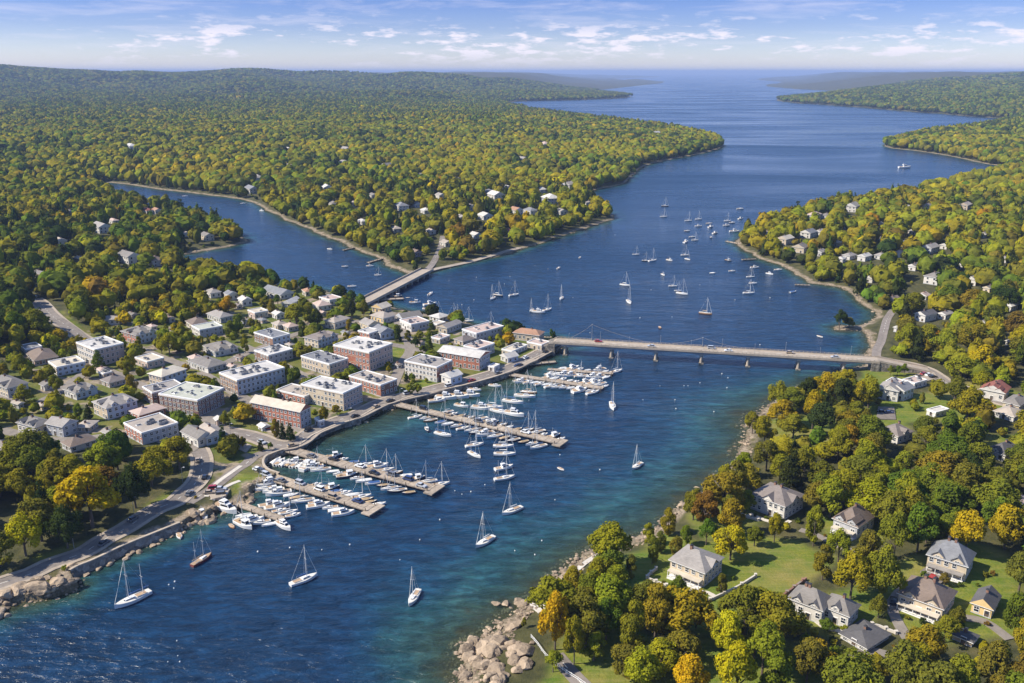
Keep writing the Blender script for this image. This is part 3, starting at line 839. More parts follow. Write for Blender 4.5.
def building(name, label, cat, vols, ref=None, group=None):
    """vols: dicts L N R h roof wall wall2 col + options; walls, roofs, windows, doors, chimneys are parts"""
    root = None
    for k, v in enumerate(vols):
        n, a, b_, z, Hh = quad_px(v['L'], v['N'], v['R'], v['h'])
        if root is None:
            c = n + (a + b_) / 2
            root = empty(name, (c.x, c.y, z)); org = c; z0 = z
            tag(root, label, cat, group)
            if ref: LANDMARKS.append((c.x, c.y, ref))
        base = z - z0
        q = [n - org, n + a - org, n + a + b_ - org, n + b_ - org]
        FOOT.append((n, a, b_, Hh, z))
        wa, wb = WALLS[v['wall']], WALLS[v.get('wall2', v['wall'])]  # second tone for right-hand walls; several bluish greys carry shade in their colour
        mb = MB()
        mb.prism([tuple(p) for p in q], base - 1.2, base + Hh, 0)
        mb.m[-1] = 1; mb.m[-3] = 0; mb.m[-4] = 0   # side order: N-R, R-B, B-L, L-N
        mb.m = [0, 0, 1, 0, 0, 1] if False else mb.m
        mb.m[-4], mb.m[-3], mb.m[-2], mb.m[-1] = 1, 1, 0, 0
        mb.prism([tuple(Vector(p) * 1.0 + (Vector(p) - sum((Vector(s_) for s_ in q), Vector((0, 0))) / 4).normalized() * 0.12) for p in q], base - 1.0, base + 0.35, 2)
        if v.get('roof') == 'flat' and Hh > 6.5:
            st_ = max(2, int(round(Hh / 3.1))); cq = sum((Vector(p) for p in q), Vector((0, 0))) / 4
            for f_ in range(1, st_):
                zb_ = base + Hh * f_ / st_ - 0.12
                mb.prism([tuple(Vector(p) + (Vector(p) - cq).normalized() * 0.11) for p in q], zb_, zb_ + 0.22, 3)
            mb.prism([tuple(Vector(p) + (Vector(p) - cq).normalized() * 0.4) for p in q], base + Hh - 0.55, base + Hh - 0.2, 3)
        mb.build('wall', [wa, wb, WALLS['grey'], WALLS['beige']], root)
        kind = v.get('roof', 'flat')
        rb = roof_mesh(q, base, Hh, kind, None, rise=v.get('rise'))
        rf = rb.build('roof', [ROOFS[v['col']], v.get('trimm', TRIM), wa], root)
        sc_ = px_scale(n.x, n.y, z)
        if sc_ > 0.75:
            spec = v.get('spec', 2.6) * (1.0 if sc_ > 1.4 else 1.35)
            facade(root, base, q[3], q[0], Hh, spec, 1.0, door=True, mesh=WIN[0 if sc_ > 1.5 else 1])
            facade(root, base, q[0], q[1], Hh, spec, 1.0, mesh=WIN[0 if sc_ > 1.5 else 1])
        rng = random.Random(int(n.x * 7 + n.y * 3))
        cen = sum(q, Vector((0, 0))) / 4
        if kind == 'flat':
            for _ in range(int(v.get('units', 3 if sc_ > 1.2 else 1) * 1.8)):
                s, t2 = rng.uniform(0.15, 0.85), rng.uniform(0.2, 0.8)
                p = q[0] + (q[1] - q[0]) * s + (q[3] - q[0]) * t2
                sz = rng.uniform(0.8, 1.7)
                put(rng.choice(['roof_unit', 'roof_unit', 'skylight']) if True else '', None, None) if False else None
                if rng.random() < 0.65: put('roof_unit', UNIT, rf, (p.x, p.y, base + Hh + 0.25), rng.choice([0, 1.57]) + math.atan2(a.y, a.x), (sz, sz, sz * 0.8))
                else: put('skylight', SKYL, rf, (p.x, p.y, base + Hh + 0.25), math.atan2(a.y, a.x), (sz, sz, 1))
        else:
            short = min(a.length, b_.length)
            rise = v.get('rise') or short * 0.27
            for _ in range(v.get('chim', 1)):
                s = rng.uniform(-0.18, 0.18)
                ax = a if a.length > b_.length else b_
                p = cen + ax * s
                put('chimney', CHIM, rf, (p.x, p.y, base + Hh + rise - 0.55), math.atan2(a.y, a.x))
            # cross gables / dormers on the two sides the photo shows
            for side, cnt in (('L', v.get('dormL', 0)), ('R', v.get('dormR', 0))):
                e0, e1 = (q[3], q[0]) if side == 'L' else (q[0], q[1])
                u = (e1 - e0).normalized(); nn = Vector((u.y, -u.x)); Ls = (e1 - e0).length
                for i in range(cnt):
                    w_ = min(v.get('dw', 2.4), Ls * 0.4); dep = (b_ if side == 'R' else a).length * 0.42
                    c0 = e0 + u * (Ls * (i + 0.5) / cnt) + nn * (0.35)
                    zb = base + Hh + 0.17; hw_ = v.get('dh', 1.2); pk = w_ * 0.42
                    i0 = c0 - u * w_ / 2; i1 = c0 + u * w_ / 2; bk = -nn * dep
                    dmb = MB()
                    V_ = [(i0.x, i0.y, zb - 0.1), (i1.x, i1.y, zb - 0.1), (i1.x, i1.y, zb + hw_), (c0.x, c0.y, zb + hw_ + pk), (i0.x, i0.y, zb + hw_)]
                    B_ = [(x_ + bk.x, y_ + bk.y, z_) for x_, y_, z_ in V_]
                    dmb.add(V_ + B_, [(0, 1, 2, 3, 4), (1, 6, 7, 2), (5, 0, 4, 9), (6, 5, 9, 8, 7)], 0)
                    og = 0.3
                    for p0, p1, sgn in ((V_[4], V_[3], -1), (V_[2], V_[3], 1)):
                        ox, oy = u.x * og * sgn + nn.x * 0.35, u.y * og * sgn + nn.y * 0.35
                        A0 = (p0[0] + ox, p0[1] + oy, p0[2] - og * 0.6 + 0.05); A1 = (p1[0] + nn.x * .35, p1[1] + nn.y * .35, p1[2] + 0.08)
                        B0 = (p0[0] + ox + bk.x * 1.1, p0[1] + oy + bk.y * 1.1, A0[2]); B1 = (A1[0] + bk.x * 1.1, A1[1] + bk.y * 1.1, A1[2])
                        f4 = [A0, A1, B1, B0] if sgn < 0 else [A1, A0, B0, B1]
                        dmb.add(f4 + [(x_, y_, z_ - 0.14) for x_, y_, z_ in f4], [(3, 2, 1, 0), (4, 5, 6, 7), (0, 1, 5, 4), (1, 2, 6, 5), (2, 3, 7, 6), (3, 0, 4, 7)], 1)
                    do = dmb.build('dormer', [wa if side == 'L' else wb, ROOFS[v['col']]], rf)
                    pc = c0 + nn * 0.03
                    put('window', WIN[0], root, (pc.x, pc.y, zb + hw_ * 0.55), math.atan2(nn.y, nn.x) - math.pi / 2, (w_ * 0.42, 1, hw_ * 0.75))
        if v.get('porch'):
            u = (q[0] - q[3]).normalized(); nn = Vector((u.y, -u.x)); dp = 2.4; zt = base + Hh * 0.47
            pb = MB()
            pl = [q[3] + u * 0.4, q[3] + u * 0.4 + nn * dp, q[0] - u * 0.4 + nn * dp, q[0] - u * 0.4]
            pb.prism([tuple(p) for p in pl], zt, zt + 0.22, 0)
            pb.prism([tuple(p) for p in pl], base - 0.6, base + 0.3, 1)
            Lp = (q[0] - q[3]).length
            for i in range(int(Lp / 2.4) + 1):
                p = q[3] + u * (0.6 + (Lp - 1.2) * i / max(1, int(Lp / 2.4))) + nn * (dp - 0.2)
                pb.tube((p.x, p.y, base + 0.3), (p.x, p.y, zt), 0.11, n=6, m=1)
            pb.prism([tuple(pl[1] - u * -0.1), tuple(pl[1] - nn * 0.08), tuple(pl[2] - nn * 0.08), tuple(pl[2])], base + 0.75, base + 0.87, 1)
            pb.build('porch', [ROOFS[v.get('porchcol', 'cream')], TRIM], root)
    return root

def V1(L, N, R, h, roof, col, wall, wall2=None, **k):
    d = dict(L=L, N=N, R=R, h=h, roof=roof, col=col, wall=wall, **k)
    if wall2: d['wall2'] = wall2
    return d
def one(name, label, ref, L, N, R, h, roof, col, wall, wall2=None, cat='building', **k):
    return building(name, label, cat, [V1(L, N, R, h, roof, col, wall, wall2, **k)], ref)
# --- the town, roughly from its north-west edge to the bridge
one('house', 'beige house with pale blue side wall and flat tan roof, near the white corner apartments', 'the blue-sided beige house', (44, 362.8), (58, 368), (85, 362.2), 8.5, 'flat', 'cream', 'cream', 'blue', units=2)
one('house', 'low house with a broad dark brown hipped roof beside the blue-sided beige house', 'the dark brown hipped house', (26, 353), (35.4, 361), (57, 356), 5, 'hip', 'brown', 'pink', 'brown', chim=1)
one('house', 'low building with a flat blue-grey roof under the tall trees by the hill street', 'the blue-grey flat roof', (19, 346), (26, 350), (42, 346.8), 4.5, 'flat', 'slate', 'grey', units=0)
one('house', 'cream house with grey hipped roof at the edge of town, cut by the photo edge', 'the cream house at the town edge', (-12, 381), (9, 388.5), (27, 382.6), 10, 'hip', 'grey', 'cream', 'grey', dormL=2)
one('house', 'pale house with two cross gables on a grey roof, in front of the beige houses', 'the twin-gabled pale house', (64.5, 389), (77, 393.3), (97, 387), 7, 'hip', 'grey', 'white', 'blue', dormR=2, dormL=1)
one('apartment_block', 'white four-storey apartment block with pale flat roof at the foot of the hill street', 'the white apartment block', (76.3, 343), (97, 350.4), (125.4, 344.5), 16.5, 'flat', 'white', 'white', 'pink', units=6)
one('apartment_house', 'pinkish brick apartment house with dormered grey hipped roof, uphill of the white apartments', 'the dormered brick apartment house', (121, 331), (137.5, 335.6), (162, 332), 9, 'hip', 'grey', 'red', 'blue', dormL=1, dormR=2, rise=2.5)
one('cottage', 'small white cottage with grey gabled roof among trees above the apartments', 'the small white cottage', (101, 317.3), (105.5, 319.8), (119, 319.5), 4.5, 'gable', 'light', 'white')
one('townhouse', 'white townhouse with pale cream hipped roof and bluish end wall, mid-town', 'the cream-roofed white townhouse', (149, 373.3), (163, 377), (186, 369), 10, 'hip', 'cream', 'beige', 'blue', rise=2.2, chim=2)
one('house', 'pinkish flat-roofed house standing behind the cream-roofed white townhouse', 'the pinkish flat-roofed house', (135, 358), (148, 362.6), (166, 359), 6.5, 'flat', 'cream', 'pink', 'pink', units=2)
one('mansion_block', 'long white block with light grey hipped roof and blue-white end wall, above red brick shops', 'the long blue-white block', (92, 402), (108.3, 408.5), (136.7, 400), 12, 'hip', 'light', 'beige', 'blue', dormR=2, dormL=1, rise=3)
one('shop', 'low red brick shop with pinkish roof in front of the long blue-white block', 'the low red brick shop', (125.4, 412.4), (140.5, 415.5), (165, 408), 7.5, 'hip', 'pink', 'red', 'red', rise=1.6)
one('warehouse', 'brick and grey warehouse with a wide taupe roof beside the low red shop', 'the taupe-roofed warehouse', (123.8, 423.7), (143, 434), (174.3, 421.5), 11, 'flat', 'tan', 'red', 'grey', units=3)
one('brick_hall', 'dark brick hall with grey roof, behind the long dark brick block', 'the dark brick hall', (141.5, 387.7), (153.6, 393.6), (184, 386), 12, 'flat', 'light', 'brown', 'dark', units=3)
one('brick_block', 'long dark red brick block with greenish grey roof and rows of white windows', 'the long dark brick block', (158.7, 394.5), (199, 401), (238.5, 391), 16, 'flat', 'green', 'dark', 'dark', units=7, spec=2.3)
one('villa', 'cream villa with flat roof and dark side windows near the golden tree', 'the cream villa', (191, 326.3), (200.4, 330.5), (222.4, 326.3), 7.5, 'flat', 'green', 'white', 'grey', units=1)
one('house', 'house with brown hipped roof directly behind the cream villa', 'the brown-roofed house', (186, 321), (193, 325), (206, 321), 5.5, 'hip', 'brown', 'cream', 'grey')
one('house', 'grey-roofed long house between the cream villa and the golden tree', 'the long grey-roofed house', (207, 313.5), (221, 318), (231.5, 315), 5.5, 'hip', 'light', 'white', 'grey')
one('house', 'pink house with a flat cream roof east of the golden tree', 'the pink house', (247.7, 310.5), (255.3, 313.5), (266.5, 310.5), 6, 'flat', 'cream', 'pink', 'cream', units=1)
one('house', 'grey hipped house with white eaves, two streets above the white-roofed offices', 'the white-eaved grey house', (203, 345.5), (215.5, 351.8), (240, 348), 5.5, 'hip', 'grey', 'white', 'white', dormR=2, rise=2.4)
one('row_house', 'brown-fronted row house with blue-grey flat roof and grey flank', 'the brown-fronted row house', (254, 333), (273.4, 338.8), (290.5, 334.5), 8.5, 'flat', 'slate', 'brown', 'blue', units=3)
one('office_block', 'low office with bright white flat roof and flank in grey shade tone, mid-town', 'the white-roofed low office', (252, 351.5), (269.2, 356), (292.5, 349.6), 9, 'flat', 'white', 'brown', 'grey', units=4)
one('house', 'grey hipped house with white fascia just above the big grey hotel', 'the white-fascia house', (188, 360.8), (208.5, 367.8), (228.3, 363.6), 6, 'hip', 'grey', 'white', 'grey', rise=2)
one('hotel', 'big hotel with white flat roof, brown brick front and long flank in bluish shade tone', 'the big white-roofed hotel', (212.2, 375.2), (238.5, 381), (284.5, 368.2), 15, 'flat', 'white', 'brown', 'blue', units=9, spec=2.3)
one('house', 'white house with blue-grey gabled roof at the inlet edge of town', 'the blue-grey gabled house', (262, 290), (281, 295), (291, 291.5), 5, 'gable', 'slate', 'white')
one('house', 'white flat-roofed house with pinkish roof near the inlet trees', 'the pinkish-roofed house', (319, 297.4), (330, 300.6), (339, 297), 6, 'flat', 'pink', 'white', 'white', units=1)
one('house', 'small pink-roofed cottage attached below the pinkish-roofed white house', None, (312, 303.3), (319, 306.5), (329, 303.6), 5, 'hip', 'pink', 'white', 'white')
one('house', 'grey hipped house with white porch between conifers, north of the brick hotel', 'the porch house', (328, 319.5), (335, 322.6), (349.5, 318), 7, 'hip', 'tan', 'beige', 'white', rise=2)
one('inn', 'beige inn with mauve-grey hipped roof above the white-roofed brick block', 'the mauve-roofed inn', (305.5, 336.6), (318.5, 340.3), (337.7, 334), 8, 'hip', 'mauve', 'cream', 'blue', rise=2, dormR=2)
one('house', 'brick and white house with a pale front gable, beside a grey twin', 'the pale front-gabled house', (358, 331.3), (369.5, 334), (379, 330.3), 8, 'flat', 'white', 'red', 'white', units=1)
one('house', 'grey-blue house with blue gabled roof next to the pale front-gabled house', 'the grey-blue gabled house', (372, 329), (381, 333.2), (392, 330), 7.5, 'gable', 'slate', 'grey', 'blue')
one('house', 'house with weathered grey roof behind the pale front-gabled house', None, (360, 322), (369, 325.5), (378, 322.5), 6, 'gable', 'light', 'cream', 'grey')
one('cottage', 'tiny cottage with orange tiled roof by the inlet trees', 'the orange-roofed cottage', (302, 289.8), (306, 292), (313, 290.5), 4.5, 'hip', 'orange', 'cream')
one('shed', 'low shed with bright white roof behind the big yellow-green tree', 'the white-roofed shed', (287, 300.5), (291.5, 303.8), (301, 299.3), 4, 'gable', 'white', 'white', chim=0)
one('office_block', 'cream office block with blue-grey roof and grid of windows, mid-town', 'the blue-grey roofed office', (301, 356.6), (330, 365), (351.6, 360), 11, 'flat', 'slate', 'beige', 'pink', units=5, spec=2.2)
one('apartment_block', 'tall cream apartment block with white flat roof and dark window bays, above the quay road', 'the cream apartment block', (301, 385), (344, 394), (364, 385.5), 17, 'flat', 'white', 'cream', 'pink', units=6, spec=2.3)
one('hall', 'hall with dark brown roof wedged between the cream apartment block and the long brick inn', 'the dark-roofed hall', (276.4, 390.6), (305, 397.4), (322.6, 391.6), 8, 'flat', 'tan', 'red', 'grey', units=3)
one('hotel', 'large red brick hotel with white flat roof and pale stone flank, centre of town', 'the large red brick hotel', (333.4, 345.6), (370, 353), (399.7, 345.4), 18.5, 'flat', 'white', 'red', 'pink', units=7, spec=2.3)
one('brick_block', 'red brick block with plain taupe roof and skylights, one plot from the quay', 'the taupe-roofed brick block', (349, 376.5), (381, 385.8), (396.5, 379.6), 11, 'flat', 'tan', 'red', 'brown', units=5, spec=2.3)
one('apartment_block', 'brick apartment block with white window bands and grey roof, facing the quay lawn', 'the white-banded brick block', (404.6, 361.5), (437, 368), (455.6, 361.5), 14.5, 'flat', 'light', 'white', 'red', units=6, spec=2.2)
one('brick_inn', 'red brick inn with long white gabled roof and grey end wall, by the harbour', 'the white-gabled red inn', (438.4, 351.6), (479.5, 358), (494.4, 352.5), 13, 'gable', 'white', 'red', 'grey', spec=2.4, rise=1.8, chim=0)
one('cottage', 'small blue-white gabled cottage below the white-banded brick block', 'the blue-white cottage', (443, 374), (451, 377.8), (462, 374.2), 8, 'gable', 'white', 'white', 'blue')
one('house', 'grey stone house with pinkish roof behind the white-gabled red inn', 'the grey stone house', (465, 345.8), (477.5, 349.8), (494.4, 343.8), 9, 'flat', 'pink', 'pink', 'grey', units=3)
one('terrace', 'long grey terrace with mauve roof at the water behind the red inn', 'the grey waterfront terrace', (462, 329.8), (476.5, 334), (503.7, 326.6), 9, 'flat', 'pink', 'grey', 'grey', units=3)
one('cottage', 'cottage with mauve hipped roof between the grey terrace and the red inn', None, (453, 339.2), (463, 341.6), (474.7, 338.4), 4.5, 'hip', 'mauve', 'beige', 'grey')
one('inn', 'long low inn with orange tiled hipped roof on the point by the bridge', 'the orange-roofed inn', (513.4, 332.6), (539, 335.6), (545, 332), 7, 'hip', 'orange', 'beige', 'beige', rise=2.2)
one('terrace', 'low pale terrace building below the orange-roofed inn at the bridge end', 'the pale bridge-end terrace', (527, 342.4), (541.5, 345.5), (552, 342.6), 5.5, 'flat', 'pink', 'beige', 'white', units=1)
one('boat_shed', 'low white boat shed with pale roof near the quay apron', 'the white boat shed', (499.4, 355.6), (508, 358.2), (518, 355.8), 5, 'gable', 'white', 'white', 'blue', chim=0)
one('boat_shed', 'long pale flat-roofed shed between the grey stone house and the orange-roofed inn', 'the long pale shed', (502.6, 349.4), (512, 352), (527.3, 345.4), 4, 'flat', 'cream', 'beige', 'white', units=2)
one('kiosk', 'small white flat-roofed kiosk at the foot of the red inn', None, (489.7, 365.6), (494.2, 367.6), (499.5, 365), 4.5, 'flat', 'white', 'white', units=0)
one('house', 'brown-roofed house by the causeway end, behind a yellow lawn', 'the brown-roofed causeway house', (370.7, 315.2), (383.6, 318.4), (392.5, 314.8), 5.5, 'hip', 'tan', 'yellow', 'grey')
one('house', 'white and grey house with pinkish roof on the north waterfront street', 'the white waterfront house', (399.7, 320.2), (411.5, 325), (427, 320.6), 7, 'flat', 'pink', 'white', 'grey', units=2)
one('pavilion', 'low pavilion with grey pitched roof on the north waterfront', 'the waterfront pavilion', (440, 326), (447, 328.2), (461.4, 322.6), 6, 'gable', 'light', 'beige', 'grey', chim=0)
one('shed', 'long low dark-roofed shed behind the white waterfront house', None, (393, 316), (403, 318.7), (422, 315.8), 4, 'gable', 'grey', 'grey', chim=0)
one('marquee', 'white marquee-like pavilion roof beside the moored masts on the north shore', 'the white marquee', (431.4, 315.4), (439.5, 318.3), (449.5, 315.4), 4, 'hip', 'white', 'white', rise=1.8, chim=0, cat='pavilion')
one('boathouse', 'pale yellow boathouse at the town end of the causeway', 'the pale yellow boathouse', (374.5, 306.2), (382, 308.8), (391, 305.8), 4.5, 'gable', 'cream', 'yellow', chim=0)
one('house', 'low cream-roofed house beside the waterfront pavilion', None, (432, 322.4), (437.3, 325), (445.5, 322.6), 4, 'flat', 'cream', 'cream', units=0)
one('house', 'low house with pale roof on the street behind the white-banded brick block', None, (433, 337), (440, 339.7), (450, 335.8), 4.5, 'flat', 'pink', 'beige', units=1)
building('house', 'white L-shaped house with grey and tan gables at the end of the shore road', 'building', [
    V1((181.5, 431.5), (198.5, 439), (211, 433), 9, 'gable', 'grey', 'white', 'white', dormR=0), V1((196, 430), (207, 437.5), (222.5, 431), 8.5, 'gable', 'tan', 'white', 'blue', dormR=1)], 'the white house at the road end')
one('cottage', 'small pink cottage beside the round yellow-green tree', 'the small pink cottage', (214.3, 418.3), (217.5, 420.6), (222.3, 418.2), 6, 'gable', 'white', 'pink', chim=0)
one('brick_inn', 'long red brick inn with cream gabled roof and white-windowed end, by the waterfront road', 'the long red brick inn', (251, 402.2), (301.2, 412), (314.6, 407.6), 17, 'gable', 'cream', 'red', 'grey', spec=2.3, rise=2.4, chim=2)
one('annex', 'small grey annex against the end of the long red brick inn', None, (314.5, 419), (319.5, 422), (324.5, 420.8), 5.5, 'flat', 'white', 'grey', units=0)
one('shed', 'white low shed with trailers below the long red brick inn', None, (258, 425.3), (262.5, 428), (268.5, 425.5), 3.5, 'gable', 'white', 'white', chim=0)
building('villa', 'large villa with grey double hipped roof and white lower storey, above the golden tree', 'building', [
    V1((17, 422.4), (37, 427.5), (52, 421.5), 9.5, 'hip', 'grey', 'white', 'cream', dormL=2), V1((46, 423.5), (64, 427), (73.5, 420.5), 10.5, 'gable', 'light', 'grey', 'grey', dormR=1)], 'the large grey-roofed villa')
one('house', 'house with dark taupe hipped roof among trees beneath the large villa', 'the taupe hipped house', (63, 442), (71.5, 447.3), (96.7, 439.2), 5.5, 'hip', 'brown', 'grey', 'white', rise=2.2)
one('cottage', 'brown flat-roofed cottage behind a hedge next to the large villa', None, (79.5, 424.6), (90, 427.3), (97.7, 421), 5, 'hip', 'tan', 'beige', rise=1)
one('cottage', 'small mauve-roofed cottage beside the tall green trees below the villa', None, (-5, 443), (3.5, 447.5), (8, 443.4), 5.5, 'gable', 'mauve', 'white')
one('house', 'grey house with brown roof and white gable near the cream-roofed townhouse', None, (187, 361), (190, 363), (201, 357), 4.5, 'gable', 'brown', 'pink', 'white') if False else None
for lab, L, N, R, h, rf, col, wa in [
    ('white house with grey roof half hidden by trees above the cream villa', (224, 293), (229, 295), (236, 293), 6, 'gable', 'slate', 'white'),
    ('white house with pale gabled roof behind the tall golden tree', (238, 298.5), (243, 301), (250, 298.6), 6, 'gable', 'white', 'white'),
    ('tan-roofed house with a row of parked cars below the dormered brick apartment house', (100, 372.5), (104, 374.5), (112, 372), 4, 'flat', 'cream', 'beige'),
    ('low pinkish house with shallow grey roof beside the long blue-white block', (100, 380), (110, 383), (126, 378.5), 5, 'hip', 'mauve', 'pink'),
    ('pale house with small gable between the beige houses and the cream house', (40, 384), (45, 386), (52, 383.5), 5, 'gable', 'grey', 'white'),
    ('pink-roofed house near the lawn uphill of the white-fascia house', (188, 357), (194, 359.5), (202, 357), 4.5, 'hip', 'pink', 'white'),
    ('grey cottage near the inn with mauve roof, in a tree gap', (283, 325), (289, 327.5), (297, 325), 4.5, 'hip', 'pink', 'beige'),
    ('small white house by conifers below the inlet shore', (272, 313), (277, 315), (283, 313), 4.5, 'gable', 'white', 'white'),
    ('low tan house behind the brown-fronted row house', (272, 323), (278, 325.5), (286, 323), 4.5, 'hip', 'tan', 'cream'),
    ('white house with terrace under trees along the inlet', (205, 291), (211, 293.5), (219, 291), 5, 'hip', 'light', 'white'),
    ('cream bungalow between the white apartments and the twin-gabled pale house', (96, 369), (101, 371), (108, 369), 3.5, 'hip', 'pink', 'cream')]:
    one('house', lab, None, L, N, R, h, rf, col, wa)
rx = random.Random(71)
for lab, x, y, w in [
    ('small white house by the top of the quay road, behind the long dark brick block', 232, 370, 9), ('grey cottage between the dark brick hall and the white-fascia house', 176, 378, 9), ('tan cottage uphill of the cream villa', 170, 322, 9),
    ('white cottage at the upper edge of town beside the small white cottage', 132, 318, 9), ('slate-roofed cottage west of the cream villa', 152, 330, 9), ('white house in the second row from the inlet', 246, 324, 9),
    ('brown cottage below the pink house', 262, 323, 8), ('pale house behind the mauve-roofed inn', 296, 316, 9), ('white house in the gap above the large red brick hotel', 346, 336, 8), ('grey house at the head of the causeway street', 352, 309, 9),
    ('dark-roofed cottage above the villa, near the photo edge', 18, 408, 11), ('white cottage below the cream house at the town edge', 42, 410, 11), ('taupe cottage behind the long blue-white block', 78, 398, 11), ('cream cottage beside the taupe hipped house', 108, 437, 11),
    ('white cottage behind the taupe-roofed brick block', 398, 368, 8), ('grey cottage beside the quay lawn', 420, 372, 8), ('pale cottage north of the white-banded brick block', 420, 346, 9), ('white cottage up the street from the blue-grey roofed office', 290, 348, 8),
    ('brown-roofed cottage beside the white-roofed low office', 240, 361, 9), ('white cottage between the porch house and the brick-fronted twins', 368, 342, 8), ('cream cottage on the inlet street', 238, 309, 8), ('grey cottage near the white-roofed shed', 322, 316, 8)]:
    h_ = w * .42
    one('cottage', lab, None, (x - w * .55, y - h_ - w * .08), (x + rx.uniform(-.1, .15) * w, y - h_ + w * .10), (x + w * .5, y - h_ - w * .05), h_, rx.choice(['gable', 'hip', 'gable']), rx.choice(['grey', 'mauve', 'tan', 'light', 'brown', 'slate', 'pink']), rx.choice(['white', 'cream', 'grey', 'beige', 'pink']))
# --- houses of the near wooded shore
one('mansion', 'cream mansion with grey hipped roof on the open lawn ringed by low white walls', 'the mansion on the open lawn', (670.3, 559.8), (703.4, 573), (725.3, 558.7), 14.5, 'hip', 'light', 'cream', 'cream', porch=True, dormR=1, dw=4.0, dh=0.3, chim=2, spec=2.2, cat='house')
one('mansion', 'pinkish-white mansion with brown-grey hipped roof and black-shuttered windows, above the strip lawn', 'the pinkish-white mansion', (751.8, 494), (783.5, 506.5), (802.7, 494.5), 14, 'hip', 'mauve', 'white', 'white', dormL=1, dormR=1, dw=4.0, dh=0.4, chim=2, spec=2.2, cat='house')
one('house', 'half-hidden house with dark brown steep roof and pale bay front', 'the dark steep-roofed house', (833.8, 518.4), (856, 527.5), (874.5, 516), 12, 'hip', 'brown', 'grey', 'white', dormL=2, dw=3.0, porch=True, chim=1, rise=4.2)
one('house', 'grey-slated house with tall gables and white porch, below the pair of yellow trees', 'the grey-slated gabled house', (928, 554.6), (964.5, 566.5), (973.5, 553.2), 15, 'hip', 'slate', 'cream', 'white', porch=True, dormL=2, dw=3.4, dh=0.8, chim=2, spec=2.2, rise=4.6, porchcol='light')
one('house', 'cream house with wide brown hipped roof and long white porch, beside a gravel drive', 'the brown-hipped porch house', (899, 593), (940.7, 609), (956.5, 592), 13, 'hip', 'brown', 'cream', 'cream', porch=True, dormL=2, dw=3.6, dh=0.5, chim=2, spec=2.2, rise=4.4)
one('house', 'yellow cottage with charcoal gabled roof next to the brown-hipped porch house', 'the yellow cottage', (970.6, 605.3), (990.5, 609.5), (999.5, 596.5), 9.5, 'gable', 'dark', 'yellow', 'yellow', rise=2.4)
one('garage', 'low garage with dark hipped roof in the trees below the yellow cottage', None, (952.6, 634.2), (971, 642.3), (978, 636), 5, 'hip', 'dark', 'beige')
building('mansion', 'long white mansion with grey stepped hipped roofs and rows of dark windows', 'house', [
    V1((788.8, 598), (820.4, 610.5), (838, 600.5), 14, 'hip', 'grey', 'white', 'white', dormL=2, dw=2.6, dh=0.7, chim=2, spec=2.2, rise=3.6), V1((822, 605.5), (847, 616.2), (861.4, 606), 13, 'hip', 'grey', 'white', 'white', dormL=1, chim=1, spec=2.2, rise=3.0)], 'the long white mansion')
one('garage', 'low garage with broad charcoal roof in front of the long white mansion', 'the charcoal-roofed garage', (832, 639), (866, 648), (889, 634), 5, 'hip', 'dark', 'white', rise=1.6)
building('house', 'white many-gabled house with pinkish-grey roofs near the bridge road', 'house', [
    V1((878.7, 388), (897, 391.5), (903, 386), 10.5, 'gable', 'light', 'white', 'white', dormL=1), V1((893, 386), (903, 391.3), (914, 387.5), 10, 'gable', 'slate', 'white', 'blue'), V1((885, 382), (897, 384.5), (904, 381), 6, 'flat', 'pink', 'pink', 'pink')], 'the many-gabled white house')
one('shop', 'low pink flat-roofed shop beside the parking loop at the bridge road', 'the low pink shop', (903, 380), (914, 384), (927, 380.5), 5, 'flat', 'pink', 'white', units=2)
one('house', 'white house with dark grey hipped roof in the trees below the many-gabled house', 'the dark-hipped white house', (873.4, 431.5), (897, 436.5), (912.7, 431.5), 8, 'hip', 'mauve', 'white', 'white', dormR=1, rise=3)
one('shed', 'long low white-roofed shed beside a driveway and lawn', None, (924, 410.8), (935, 413.3), (949, 409.8), 4.5, 'flat', 'white', 'white', units=0)
one('house', 'cream house with red-brown roof beside a purple-leaved tree', 'the red-roofed cream house', (982, 387.5), (1003, 393.5), (1010, 387.5), 9, 'gable', 'red', 'white', 'yellow', dormL=2)
one('house', 'cream house with grey roof at the photo edge below the red-roofed house', 'the grey-roofed edge house', (1004, 401.5), (1018, 406), (1030, 399), 7, 'hip', 'grey', 'cream')
one('garage', 'long low roof of weathered grey below the red-roofed house', None, (996.6, 410), (1013, 417), (1026, 412.5), 5, 'hip', 'tan', 'white')
one('house', 'house with dark hipped roof and white gable deep in the olive trees', 'the house in olive trees', (986, 449), (1004, 455.5), (1022, 449.5), 6.5, 'hip', 'dark', 'white', dormL=1, rise=3)
one('house', 'house with pale pinkish roof at the photo edge above the yellow trees', None, (1005, 500.5), (1017, 505.5), (1030, 498.5), 6, 'hip', 'pink', 'white')
